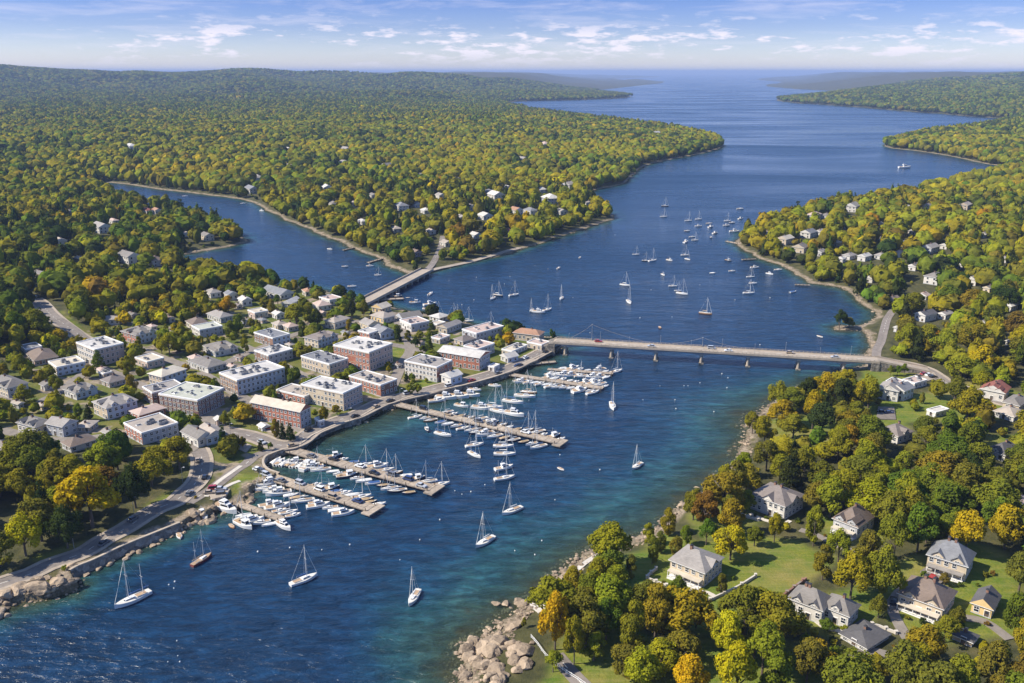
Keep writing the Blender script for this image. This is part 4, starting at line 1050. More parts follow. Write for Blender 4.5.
# --- houses scattered through the farther woods
FAR = [(99.6, 232, 17, 'long pale house', 'light', 'white'), (113, 223.5, 9, 'white house', 'pink', 'white'), (146, 213.5, 10, 'red-roofed house', 'red', 'white'), (156, 213.5, 9, 'white house', 'orange', 'white'),
       (129, 262.5, 20, 'grey-roofed house', 'grey', 'white'), (154, 265.5, 16, 'brown-roofed house', 'brown', 'grey'), (103.5, 276, 9, 'white-roofed house', 'white', 'white'), (250, 193, 12, 'white boathouse', 'slate', 'white'),
       (256, 181, 10, 'pale house', 'light', 'white'), (325, 191, 10, 'white house', 'white', 'white'), (387, 169, 10, 'grey house', 'grey', 'grey'), (344, 165, 9, 'white house', 'light', 'white'), (289, 169, 9, 'beige house', 'tan', 'beige'),
       (400, 210, 12, 'blue-grey roofed house', 'slate', 'white'), (415, 207, 9, 'slate-roofed house', 'slate', 'blue'), (424, 213, 9, 'white house', 'white', 'white'), (460, 221, 10, 'white house', 'light', 'white'), (484, 219, 12, 'pale-roofed house', 'white', 'white'),
       (495, 199, 13, 'white house', 'white', 'white'), (488, 195, 9, 'blue-grey house', 'slate', 'blue'), (549, 203, 15, 'large pale house', 'white', 'grey'), (530, 214, 11, 'blue-white house', 'slate', 'white'), (515, 214, 11, 'white house', 'orange', 'white'),
       (474.6, 238, 10, 'blue-white house', 'white', 'blue'), (508, 234, 9, 'red-roofed house', 'red', 'beige'), (415, 256, 11, 'brown house', 'brown', 'brown'), (130, 150.5, 12, 'white house', 'white', 'white'), (287, 151.5, 7, 'white house', 'white', 'white'),
       (345, 152.5, 10, 'white house', 'light', 'white'), (370, 147.5, 7, 'white house', 'white', 'white'), (657, 136, 8, 'white house', 'white', 'white'), (544, 147, 9, 'pale house', 'pink', 'white'), (522, 162, 9, 'white house', 'light', 'white'),
       (855, 211, 14, 'white house', 'light', 'white'), (906, 210, 10, 'white-roofed house', 'white', 'white'), (815, 219, 12, 'pinkish house', 'pink', 'white'), (828, 218, 8, 'grey house', 'grey', 'white'), (846, 229, 7, 'white house', 'white', 'white'),
       (767, 237, 11, 'brown-roofed house', 'pink', 'white'), (786, 244, 14, 'flat-roofed beige house', 'cream', 'beige'), (809, 237, 14, 'white house', 'slate', 'white'), (821, 234.5, 9, 'brown-roofed house', 'tan', 'white'), (803, 252, 14, 'grey-roofed house', 'grey', 'cream'),
       (821, 255.5, 11, 'white house', 'light', 'white'), (842, 262, 9, 'white house', 'white', 'white'), (850, 259, 12, 'grey house', 'light', 'white'), (866, 260.5, 12, 'white-roofed house', 'white', 'white'), (882, 259, 11, 'white house', 'light', 'white'),
       (900, 256.5, 11, 'pinkish-roofed house', 'pink', 'white'), (932, 252.5, 16, 'grey-roofed house', 'light', 'grey'), (947, 248.5, 10, 'white house', 'white', 'white'), (968, 209, 11, 'tan-roofed house', 'tan', 'beige'), (928, 209, 9, 'grey house', 'grey', 'white'),
       (937, 283.5, 20, 'grey hipped house', 'grey', 'white'), (976, 284.5, 16, 'grey house', 'light', 'white'), (925, 299, 12, 'white house', 'pink', 'white'), (925, 320.5, 20, 'dark-roofed house', 'dark', 'white'), (946, 318.5, 14, 'white house', 'light', 'white'), (1010, 310, 14, 'white-roofed house', 'white', 'white'),
       (903, 246, 9, 'white house', 'light', 'white'), (963, 268, 10, 'brown-roofed house', 'brown', 'white'), (838, 246, 9, 'cream house', 'tan', 'cream'), (880, 239, 10, 'red-roofed house', 'red', 'white')]
rf = random.Random(55)
for x, y in [(372, 198), (352, 206), (440, 198), (470, 210), (430, 234), (395, 232), (362, 224), (505, 190), (540, 192), (570, 188), (455, 182), (420, 178), (560, 214), (332, 206), (588, 206), (446, 246), (915, 234), (880, 227), (950, 230), (985, 237), (1005, 262), (990, 292), (915, 270), (872, 282), (893, 302), (960, 302), (985, 327), (1012, 346), (900, 332), (60, 245), (80, 262), (40, 278), (185, 236), (205, 240), (70, 215)]:
    FAR.append((x, y, rf.uniform(8, 10) * (1 if y < 240 else 1.3)) + rf.choice([('white house', 'light', 'white'), ('white house', 'grey', 'white'), ('grey-roofed house', 'grey', 'cream'), ('pale-roofed house', 'white', 'white'), ('brown-roofed house', 'brown', 'cream'), ('tan-roofed house', 'tan', 'white')]))
def region(x, y):
    if x > 730: return 'on the wooded shore beyond the bridge', 'bridge road', (872, 361)
    if x > 395 and y > 165: return 'on the wooded peninsula across the causeway', 'causeway', (425, 271)
    if y < 180: return 'far off in the woods behind the inlet', 'inlet head', (100, 184)
    if y < 200: return 'by the far bank of the inlet', 'inlet head', (100, 184)
    return 'on the wooded spit inside the inlet', 'spit tip', (250, 241)
cnt = {}
order = sorted(FAR, key=lambda f: math.dist(PG(f[0], f[1])[:2], P(*region(f[0], f[1])[2])))
for x, y, w, what, col, wa in order:
    reg, ref, _ = region(x, y)
    key = (what, reg); cnt[key] = cnt.get(key, 0) + 1
tot = dict(cnt); cnt = {}
for i, (x, y, w, what, col, wa) in enumerate(order):
    reg, ref, _ = region(x, y)
    key = (what, reg); k = cnt.get(key, 0); cnt[key] = k + 1
    lab = f"{what} {reg}" if tot[key] == 1 else f"{what} {reg}, {ordinal(k)} out from the {ref}"
    rr = random.Random(i * 5 + 1)
    u = rr.uniform(0.40, 0.62); hh = w * rr.uniform(0.32, 0.42)
    fl = 0.5 if y < 180 else 1.0
    one('house', lab, lab.split(',')[0] if tot[key] == 1 else None, (x - w * u, y - hh - w * 0.05 * fl), (x + w * (rr.uniform(-0.1, 0.1)), y - hh + w * 0.10 * fl), (x + w * (1 - u), y - hh - w * 0.04 * fl), hh, rr.choice(['hip', 'gable', 'gable']), col, wa, cat='house')

# clipped shrubs and hedges round the near houses
# ------------------------------------------------------------------ sea walls, bridges, piers
WALLST = stone('granite_blocks', (0.055, 0.048, 0.04), (0.30, 0.26, 0.21), 0.7)
CONC = plain('bridge_concrete', (0.37, 0.305, 0.23), 0.85, 0.2, 0.4)
STEEL = plain('bridge_steel', (0.24, 0.25, 0.26), 0.6, 0.15, 0.8)
PLANK = plain('weathered_planks', (0.33, 0.265, 0.195), 0.85, 0.32, 0.7)
PILE = plain('dark_piles', (0.07, 0.055, 0.04), 0.9, 0.2, 2.0)

def sea_wall(px, label, top=2.75, batter=1.2, cap=0.7, back=1.5):
    c = smooth_line([P(*p) for p in px], 1.4)
    o = empty('sea_wall', (c[0][0], c[0][1], 0)); tag(o, label, 'sea wall')
    d = np.gradient(c, axis=0); d /= np.linalg.norm(d, axis=1)[:, None]
    nrm = np.stack([d[:, 1], -d[:, 0]], 1)             # to the water: the outlines run with the land on their left
    prof = [(batter, -2.2), (batter * .75 + .06, -.4), (batter * .5 + .12, .7), (.25 + batter * .22, 1.6), (0.25, top - 0.3), (0.25, top), (-cap, top), (-cap, 0.0), (-back, -2.2)]
    n = len(c); k = len(prof)
    rng = np.random.default_rng(3)
    V = np.zeros((n, k, 3))
    for j, (o_, z) in enumerate(prof):
        w = rng.normal(0, 0.03 if j > 3 else 0.12 + 0.07 * batter, n)
        V[:, j, :2] = c + nrm * (o_ + w)[:, None] - c[0]; V[:, j, 2] = z + (rng.normal(0, .1, n) if 0 < j < 4 else 0)
    i = (np.arange(n - 1)[:, None] * k + np.arange(k - 1)[None, :]).ravel()
    F = np.stack([i, i + k, i + k + 1, i + 1], 1)
    fm = np.tile(np.array([0, 0, 0, 0, 1, 1, 1, 0]), n - 1)
    put('wall_body', arr_mesh('wall_body', V.reshape(-1, 3), F, [WALLST, CONC], fmat=fm), o)
    return c
# land lies on the inner side of the outline; the outline of the west land runs with its land on the left hand
sea_wall([(71, 578), (80, 573), (95, 567), (124, 553), (153, 541), (181, 529.5)], 'rough granite sea wall below the shore road', 3.0, 2.4)
QL = [(300, 450), (306, 446), (312, 441), (318, 438), (336, 430), (356, 424), (377, 412.5), (393, 408), (400, 405.5), (409, 402), (438, 395.5), (469, 388.5), (497, 380.5), (512, 375), (522, 368.5), (536, 362), (548, 356), (558, 350.5)]
sea_wall(QL, 'long pale stone quay wall between the town road and the moored boats', 2.7, 0.6)
sea_wall([(280, 478.5), (274, 476.5), (268, 474), (264, 468), (266, 462), (272, 459), (283, 455), (292, 453)], 'curved stone wall round the small boat basin', 2.7, 0.6)

def beam_x(mb, s0, s1, w0, w1, z0, z1, frame, m=0):
    o, u, v = frame
    pts = [o + u * s0 + v * w0, o + u * s1 + v * w0, o + u * s1 + v * w1, o + u * s0 + v * w1]
    mb.prism([tuple(p) for p in pts], z0, z1, m)

def main_bridge():
    A, B = Vector(P(611.7, 356.6)), Vector(P(797.3, 368.2))
    u = (B - A).normalized(); v = Vector((-u.y, u.x))
    # the abutment ends on the two shores
    s0 = (Vector(P(560, 352.0)) - A).dot(u) - 2; s1 = (Vector(P(868, 371.0)) - A).dot(u) + 4
    root = empty('road_bridge', (A.x, A.y, 0))
    tag(root, 'long road bridge of shallow arched spans crossing the harbour narrows', 'bridge')
    fr = (Vector((0, 0)), u, v)
    zd = 7.6
    mb = MB(); beam_x(mb, s0, s1, -4.6, 4.6, zd - 0.7, zd, fr); mb.build('deck', CONC, root)
    mb = MB(); beam_x(mb, s0, s1, -3.4, 3.4, zd + 0.004, zd + 0.05, fr); mb.build('roadway', TAN, root)
    mb = MB()
    k = s0 + 2
    while k < s1 - 3:
        beam_x(mb, k, k + 2.5, -0.1, 0.1, zd + 0.05, zd + 0.056, fr); k += 6
    mb.build('lane_marking', PAINT, root)
    for sgn in (-1, 1):
        mb = MB()
        w = 4.45 * sgn
        beam_x(mb, s0, s1, w - 0.14, w + 0.14, zd, zd + 0.45, fr)
        beam_x(mb, s0, s1, w - 0.07, w + 0.07, zd + 1.0, zd + 1.12, fr, 0)
        k = s0
        while k < s1:
            beam_x(mb, k, k + 0.25, w - 0.10, w + 0.10, zd + 0.45, zd + 1.05, fr); k += 2.2
        mb.build('railing', CONC, root)
    px_piers = [(566, 353.4), (611.7, 356.6), (655.8, 359.2), (701, 362), (747.3, 365.2), (797.3, 368.2), (842, 370.5)]
    S = [(Vector(P(*p)) - A).dot(u) for p in px_piers]
    for s in S:
        mb = MB()
        for w in (-2.7, 2.7):
            p = u * s + v * w
            mb.tube((p.x, p.y, -3), (p.x, p.y, zd - 1.9), 1.0, 0.85, n=10)
        beam_x(mb, s - 0.9, s + 0.9, -4.0, 4.0, zd - 2.3, zd - 1.5, fr)
        p = u * s
        mb.prism([tuple(p + u * a + v * b_) for a, b_ in ((-1.3, -4), (1.3, -4), (1.3, 4), (-1.3, 4))], -3, 0.7, 1)
        mb.build('pier', [CONC, WALLST], root)
    ends = [s0] + S[1:-1] + [s1]
    ends = [s0] + S + [s1]
    for i in range(len(ends) - 1):
        a, b_ = ends[i], ends[i + 1]; L = b_ - a
        if L < 4: continue
        mb = MB()
        n = 14
        for w in (-3.9, 3.9):
            top, bot = [], []
            for j in range(n + 1):
                t = j / n; q = u * (a + 0.02 + (L - 0.04) * t) + v * w
                dep = 0.75 + 1.25 * (2 * t - 1) ** 2
                top.append((q.x, q.y, zd - 0.71)); bot.append((q.x, q.y, zd - 0.71 - dep))
            off = v * 0.22
            f0 = top + bot + [(x + off.x, y + off.y, z) for x, y, z in top + bot]
            N = n + 1; fs = []
            for j in range(n):
                fs += [(j, N + j, N + j + 1, j + 1), (2 * N + j, 2 * N + j + 1, 3 * N + j + 1, 3 * N + j), (N + j, 3 * N + j, 3 * N + j + 1, N + j + 1)]
            mb.add(f0, fs)
        mb.build('arched_girder', STEEL, root)
    # lamp standards, and two taller cable masts with slack cables
    k = s0 + 8; i = 0
    while k < s1 - 6:
        w = 4.3 if i % 2 else -4.3
        p = u * k + v * w; q = u * k + v * (w * 0.72)
        mb = MB(); mb.tube((p.x, p.y, zd), (p.x, p.y, zd + 5.5), 0.09, 0.06, n=5); mb.tube((p.x, p.y, zd + 5.5), (q.x, q.y, zd + 5.75), 0.05, n=5); mb.box((q.x, q.y, zd + 5.7), (0.5, 0.28, 0.14), math.atan2(v.y, v.x))
        mb.build('lamp_post', METAL, root); k += 17; i += 1
    def at(px, side): 
        s = (Vector(P(px, 358)) - A).dot(u); return s
    def cable(p0, p1, sag):
        mb = MB(); prev = None
        for j in range(13):
            t = j / 12; q = Vector(p0).lerp(Vector(p1), t); q.z -= sag * 4 * t * (1 - t)
            if prev is not None: mb.tube(prev, q, 0.06, n=4)
            prev = q
        mb.build('cable', CONC, root)
    for px, hgt, span0, span1 in ((590.5, 9.5, 12, 30), (701.5, 5.5, 17, 19)):
        s = (Vector(P(px, 355.5 + (px - 590) * 0.062)) - A).dot(u); p = u * s + v * 4.2
        mb = MB(); mb.tube((p.x, p.y, zd), (p.x, p.y, zd + hgt), 0.14, 0.09, n=6); mb.box((p.x, p.y, zd + hgt), (0.7, 0.7, 0.4))
        mb.build('cable_mast', METAL, root)
        for d_ in (-span0, span1):
            q = u * (s + d_) + v * 4.2
            cable((p.x, p.y, zd + hgt), (q.x, q.y, zd + 1.2), 0.7)
    # end blocks
    for s, n_ in ((s0, -1), (s1, 1)):
        mb = MB(); beam_x(mb, s - 4.0, s + 0.0, -4.8, 4.8, -1.5, zd - 0.72, fr); mb.build('abutment', WALLST, root)
    # ramps that bring the roadway down to the shore roads
    for s, n_, L, ze in ((s0, -1, 9, 3.6), (s1, 1, 26, 3.4)):
        a, b_ = u * s, u * (s + n_ * L)
        mb = MB()
        pts = [a - v * 4.4, a + v * 4.4, b_ + v * 4.4, b_ - v * 4.4]
        V_ = [(pts[0].x, pts[0].y, zd - 0.01), (pts[1].x, pts[1].y, zd - 0.01), (pts[2].x, pts[2].y, ze), (pts[3].x, pts[3].y, ze)]
        V2 = [(x, y, -1.0) for x, y, z in V_]
        fs = [(0, 1, 2, 3), (7, 6, 5, 4), (0, 4, 5, 1), (1, 5, 6, 2), (2, 6, 7, 3), (3, 7, 4, 0)]
        if n_ > 0: fs = [f[::-1] for f in fs]
        mb.add(V_ + V2, [fs[0]], 0); mb.add(V_ + V2, fs[1:], 1)
        mb.build('approach_ramp', [TAN, WALLST], root)
        for w in (-4.3, 4.3):
            mb = MB()
            for z0_, z1_ in ((0.0, 0.9),):
                p0, p1 = a + v * w, b_ + v * w; o_ = v * 0.15
                mb.add([(p0.x - o_.x, p0.y - o_.y, zd - .1), (p0.x + o_.x, p0.y + o_.y, zd - .1), (p1.x + o_.x, p1.y + o_.y, ze - .1), (p1.x - o_.x, p1.y - o_.y, ze - .1),
                        (p0.x - o_.x, p0.y - o_.y, zd + .9), (p0.x + o_.x, p0.y + o_.y, zd + .9), (p1.x + o_.x, p1.y + o_.y, ze + .9), (p1.x - o_.x, p1.y - o_.y, ze + .9)],
                       [(4, 5, 6, 7), (0, 1, 5, 4), (2, 3, 7, 6), (1, 2, 6, 5), (3, 0, 4, 7)])
            mb.build('parapet', CONC, root)
    ROADS.append((np.array([tuple(A + u * (s0 - 20)), tuple(A + u * s0)]), 6)); ROADS.append((np.array([tuple(A + u * s1), tuple(A + u * (s1 + 26))]), 6))
    LANDMARKS.append((A.x + u.x * s0, A.y + u.y * s0, "the bridge's town end")); LANDMARKS.append((A.x + u.x * s1, A.y + u.y * s1, "the bridge's wooded end"))
main_bridge()

def causeway():
    A, B = Vector(P(364, 303.5, 2.0)), Vector(P(424, 272.5, 2.0))
    u = (B - A).normalized(); v = Vector((-u.y, u.x)); L = (B - A).length
    root = empty('causeway_bridge', (A.x, A.y, 0)); tag(root, 'pale concrete causeway bridge with solid parapets across the inlet mouth', 'bridge')
    fr = (Vector((0, 0)), u, v); w = 5.5; zd = 3.2
    mb = MB(); beam_x(mb, -6, L + 6, -w, w, zd - 0.9, zd, fr); mb.build('deck', CONC, root)
    mb = MB(); beam_x(mb, -6, L + 6, -w + 1.6, w - 1.6, zd + 0.004, zd + 0.06, fr); mb.build('roadway', TAN, root)
    for s in (-1, 1):
        mb = MB(); beam_x(mb, -6, L + 6, s * w - 0.3, s * w + 0.3, zd - 0.4, zd + 1.15, fr)
        mb.build('parapet', CONC, root)
    n = 9
    for i in range(n + 1):
        s = L * i / n
        mb = MB(); beam_x(mb, s - 1.4, s + 1.4, -w + 0.3, w - 0.3, -3, zd - 0.9, fr); mb.build('pier', WALLST, root)
    ROADS.append((np.array([tuple(A), tuple(B)]), w + 1))
causeway()
road('peninsula_road', [(424, 272.5), (431, 266), (437, 256), (441, 246), (443, 236)], 5.5, False)
road('peninsula_road', [(424, 272.5), (450, 266.5), (480, 259.5), (520, 248)], 5.0, False, TAN, False)

PIERS = []
def pier(a, b, width, label, zd=1.7, head=None, cat='pier', mat=None, wall=False):
    A, B = Vector(P(a[0], a[1], zd)), Vector(P(b[0], b[1], zd))
    u = (B - A).normalized(); v = Vector((-u.y, u.x)); L = (B - A).length
    root = empty('boat_pier', (A.x, A.y, 0)); tag(root, label, cat)
    fr = (Vector((0, 0)), u, v); w = width / 2
    mb = MB(); beam_x(mb, -3, L, -w, w, zd - 0.35, zd, fr)
    k = 0.0
    while k < L:                                            # plank joints
        beam_x(mb, k, k + 0.12, -w + 0.02, w - 0.02, zd + 0.004, zd + 0.02, fr, 1); k += 3.0
    for s in (-1, 1): beam_x(mb, -3, L, s * w - 0.12, s * w + 0.12, zd + 0.004, zd + 0.2, fr)
    mb.build('deck', [mat or PLANK, PILE], root)
    n = max(3, int(L / 9))
    for i in range(n + 1):
        for s in (-1, 1):
            p = u * (L * i / n - 0.5) + v * (s * (w + 0.1))
            mb = MB(); mb.tube((p.x, p.y, -3), (p.x, p.y, zd + 1.0), 0.2, 0.17, n=6); mb.build('pile', PILE, root)
    if head:
        mb = MB(); beam_x(mb, L - 1, L + head[0], -head[1] / 2, head[1] / 2, zd - 0.6, zd - 0.12, fr); mb.build('float', mat or PLANK, root)
    PIERS.append(dict(A=A, u=u, v=v, L=L, w=w, zd=zd, label=label))
    return root
pier((272, 477), (371, 508), 5.0, 'wide timber pier with parked cars, starting at the little basin', head=(3, 9))
pier((295, 451), (432, 488), 5.0, 'wide timber pier with parked cars, starting below the long red brick inn', head=(3, 9))
pier((399, 404.5), (558, 441.5), 4.4, 'longest timber pier, starting at the quay lawn', head=(3, 8))
pier((513, 374.8), (603, 388), 3.6, 'plank dock crowded with boats, running out from the quay apron', 1.2)
pier((553, 369.5), (613, 373.5), 3.0, 'shorter plank dock crowded with boats, alongside the bridge', 1.2)
pier((243, 505.5), (282, 519), 3.0, 'narrow float of rafted boats off the rocky point', 0.9)
pier((379, 299.5), (404, 298.3), 4.0, 'small flat dock beside the causeway', 1.0)
pier((534, 363.5), (556, 361.5), 3.0, 'small dock under the town end of the road bridge', 1.0)
pier((806, 285), (795, 284.6), 2.2, 'thin private jetty on the curved sandy bay', 0.9)
pier((738, 243.5), (726, 241), 2.5, 'thin private jetty off the pine headland beyond the bridge', 0.9)
pier((753, 259), (742, 259.5), 2.2, 'thin private jetty on the headland beach', 0.9)
pier((380, 259), (368, 262.5), 2.5, 'thin jetty on the inlet bank near the causeway', 0.9)
pier((352, 248), (343, 250), 2.2, 'thin jetty halfway along the inlet bank', 0.9)

# low white garden walls round the mansion lawn
def low_wall(px, label, h=0.9, th=0.5, mat=None, name='garden_wall', cat='wall'):
    c = smooth_line([PG(*p)[:2] for p in px], 2.0)
    z = land_height(c[:, 0], c[:, 1])
    root = empty(name, (c[0][0], c[0][1], float(z[0]))); tag(root, label, cat)
    L_, R_ = offset_line(c, th / 2), offset_line(c, -th / 2)
    n = len(c); V = np.zeros((n, 4, 3))
    for j, (row, dz) in enumerate(((L_, -0.5), (L_, h), (R_, h), (R_, -0.5))):
        V[:, j, :2] = row - c[0]; V[:, j, 2] = z + dz - z[0]
    i = (np.arange(n - 1)[:, None] * 4 + np.arange(3)[None, :]).ravel()
    F = np.stack([i, i + 1, i + 5, i + 4], 1)
    put('wall_run', arr_mesh(name, V.reshape(-1, 3), F[:, ::-1], [mat or PATHM]), root)
    k = max(2, int(len(c) / 5))
    for j in range(0, n, k):
        mb = MB(); mb.box((c[j][0] - c[0][0], c[j][1] - c[0][1], z[j] - z[0] + h / 2), (th + 0.25, th + 0.25, h + 0.5)); mb.box((c[j][0] - c[0][0], c[j][1] - c[0][1], z[j] - z[0] + h + 0.28), (th + 0.4, th + 0.4, 0.1))
        mb.build('wall_post', mat or PATHM, root)
low_wall([(656, 570), (651, 574), (647, 578.6), (656, 583), (666.5, 587)], 'low white garden wall with a corner, on the shore side of the open-lawn mansion')
low_wall([(672, 609), (686, 608), (702, 605), (710, 601), (718.5, 597), (736, 589), (746, 583), (755.4, 577)], 'long curving white garden wall below the open-lawn mansion')
low_wall([(770, 606), (783, 597), (794, 589), (806, 580)], 'brown stone field wall running up to the long white mansion', 1.0, 0.6, WALLS['brown'])
low_wall([(846, 632), (858, 628), (872, 625.5), (886, 630), (896, 634)], 'white parapet wall behind the charcoal-roofed garage', 0.8, 0.5)
low_wall([(740, 514), (748, 518), (758, 521)], 'short white garden wall beneath the pinkish-white mansion', 0.8, 0.5)
def fence(px, label, h=1.2):
    c = smooth_line([PG(*p)[:2] for p in px], 2.2); z = land_height(c[:, 0], c[:, 1])
    root = empty('rail_fence', (c[0][0], c[0][1], float(z[0]))); tag(root, label, 'fence')
    for j in range(len(c)):
        x, y = c[j] - c[0]
        mb = MB(); mb.box((x, y, z[j] - z[0] + h / 2 - 0.1), (0.16, 0.16, h + 0.3)); mb.build('post', TRIM, root)
    for hh in (0.55, 1.1):
        mb = MB()
        for j in range(len(c) - 1):
            mb.tube((*(c[j] - c[0]), z[j] - z[0] + hh), (*(c[j + 1] - c[0]), z[j + 1] - z[0] + hh), 0.07, n=4)
        mb.build('rail', TRIM, root)
fence([(531, 638), (538, 646), (545, 656), (556, 666), (567, 674)], 'white rail fence behind the boulder point')
fence([(566, 673.5), (578, 681), (590, 690)], 'white rail fence along the lane at the bottom edge of the photo')

# street lamps and utility poles
def lamp(x, y, z, label, wood=False):
    root = empty('utility_pole' if wood else 'street_lamp', (x, y, z)); tag(root, label, 'utility pole' if wood else 'street lamp', 'poles along the streets')
    mb = MB()
    if wood:
        mb.tube((0, 0, -0.3), (0, 0, 9.0), 0.16, 0.11, n=6); mb.build('pole', PILE, root)
        mb = MB(); mb.box((0, 0, 8.3), (2.2, 0.14, 0.16), 0.5); mb.box((0, 0, 7.5), (1.6, 0.14, 0.16), 0.5); mb.build('crossarm', PILE, root)
    else:
        mb.tube((0, 0, -0.2), (0, 0, 6.2), 0.1, 0.06, n=6); mb.tube((0, 0, 6.2), (0.9, 0, 6.5), 0.05, n=5); mb.build('pole', METAL, root)
        mb = MB(); mb.box((1.0, 0, 6.5), (0.6, 0.3, 0.16)); mb.build('lamp_head', TRIM, root)
for line, nm, step, off in ((SHORE_ROAD, 'shore road', 13, 5.0), (QUAY_ROAD, 'quay road', 15, 4.9)):
    o_ = offset_line(line, off if nm == 'shore road' else -off)
    for k, j in enumerate(range(6, len(o_) - 4, step)):
        lamp(o_[j][0], o_[j][1], max(2.4, G(*o_[j])), f'grey lamp post on the {nm}, {ordinal(k)} along it from the ' + ('rocky end' if nm == 'shore road' else 'white house'))
# ------------------------------------------------------------------ boats
HULLW = plain('white_gelcoat', (0.62, 0.61, 0.58), 0.3, 0.06, 1.0)
HULLD = plain('navy_gelcoat', (0.02, 0.03, 0.06), 0.3, 0.1, 1.0)
HULLR = plain('oxblood_paint', (0.16, 0.03, 0.025), 0.4, 0.1, 1.0)
HULLT = plain('varnished_hull', (0.28, 0.14, 0.06), 0.35, 0.15, 1.0)
DECKM = plain('cream_deck', (0.58, 0.54, 0.46), 0.6, 0.08, 1.0)
TEAK = plain('teak_deck', (0.36, 0.24, 0.14), 0.7, 0.15, 2.0)
SAILW = plain('furled_sail', (0.68, 0.66, 0.60), 0.8, 0.08, 2.0)
BLUEC = plain('blue_canvas', (0.03, 0.09, 0.24), 0.8, 0.12, 1.5)
TANC = plain('tan_canvas', (0.40, 0.28, 0.15), 0.8, 0.12, 1.5)
ALU = plain('spar_alloy', (0.62, 0.60, 0.56), 0.4, 0.05, 2.0)
WAKE = plain('boot_stripe', (0.04, 0.05, 0.08), 0.5, 0.1, 1.0)
DGLASS = plain('tinted_glass', (0.015, 0.02, 0.028), 0.1, 0.1, 1.0)

def hull_mesh(name, L, B, F, mats, bow=0.55, transom=0.7, deck_in=0.12, n=14):
    """a lofted hull: bow at +x, waterline at z=0, freeboard F; slots hull, stripe, deck"""
    V, F_, M = [], [], []
    for i in range(n + 1):
        t = i / n                                   # 0 stern .. 1 bow
        x = -L / 2 + L * t
        w = B / 2 * (transom + (1 - transom) * min(1, t / 0.45)) * (1.0 if t < 0.45 else max(0.02, 1 - ((t - 0.45) / 0.55) ** 2.2))
        sh = F * (1 + bow * max(0, t - 0.3) ** 2 * 1.6)
        rake = 0.0
        kx = x - (L * 0.07 * max(0, t - 0.6) / 0.4)
        V += [(kx, 0, -0.45), (kx, w * 0.72, -0.1), (x, w * 0.93, 0.16), (x, w, sh), (x, max(0, w - deck_in), sh + 0.06), (x, 0, sh + 0.14)]
    k = 6
    for i in range(n):
        for j in range(5):
            a = i * k + j
            F_.append((a, a + k, a + k + 1, a + 1)); M.append(0 if j in (0, 2) else 1 if j == 1 else 0 if j == 3 else 2)
    # mirror
    m = len(V); V += [(x, -y, z) for x, y, z in V]
    for f, mm in list(zip(F_, M)): F_.append(tuple(m + i for i in reversed(f))); M.append(mm)
    F_.append(tuple(range(0, 6)) + tuple(m + i for i in (4, 3, 2, 1))); M.append(0)
    me = bpy.data.meshes.new(name); me.from_pydata(V, [], F_)
    bm = bmesh.new(); bm.from_mesh(me); bmesh.ops.remove_doubles(bm, verts=bm.verts, dist=0.001); bmesh.ops.recalc_face_normals(bm, faces=bm.faces); bm.to_mesh(me); bm.free()
    for mt in mats: me.materials.append(mt)
    me.polygons.foreach_set('material_index', M[:len(me.polygons)] + [0] * max(0, len(me.polygons) - len(M)))
    return me

def cabin_mb(x0, x1, w0, w1, z0, z1, slope=0.4, m=0, mg=1):
    """a coachroof: narrower above, dark windows let into its sides and front"""
    mb = MB()
    V = [(x0, -w0, z0), (x1, -w1, z0), (x1, w1, z0), (x0, w0, z0), (x0 + slope * .2, -w0 * .86, z1), (x1 - slope, -w1 * .8, z1), (x1 - slope, w1 * .8, z1), (x0 + slope * .2, w0 * .86, z1)]
    mb.add(V, [(4, 5, 6, 7), (0, 1, 5, 4), (1, 2, 6, 5), (2, 3, 7, 6), (3, 0, 4, 7)], m)
    def quadf(a, b, c, d, u0, u1, v0, v1, out):
        a, b, c, d = map(Vector, (a, b, c, d))
        def pt(u, v): return (a.lerp(b, u)).lerp(d.lerp(c, u), v) + Vector(out) * 0.02
        mb.add([pt(u0, v0), pt(u1, v0), pt(u1, v1), pt(u0, v1)], [(0, 1, 2, 3)], mg)
    quadf(V[0], V[1], V[5], V[4], .1, .9, .4, .8, (0, -1, .2)); quadf(V[2], V[3], V[7], V[6], .1, .9, .4, .8, (0, 1, .2)); quadf(V[1], V[2], V[6], V[5], .08, .92, .25, .85, (1, 0, .4))
    return mb

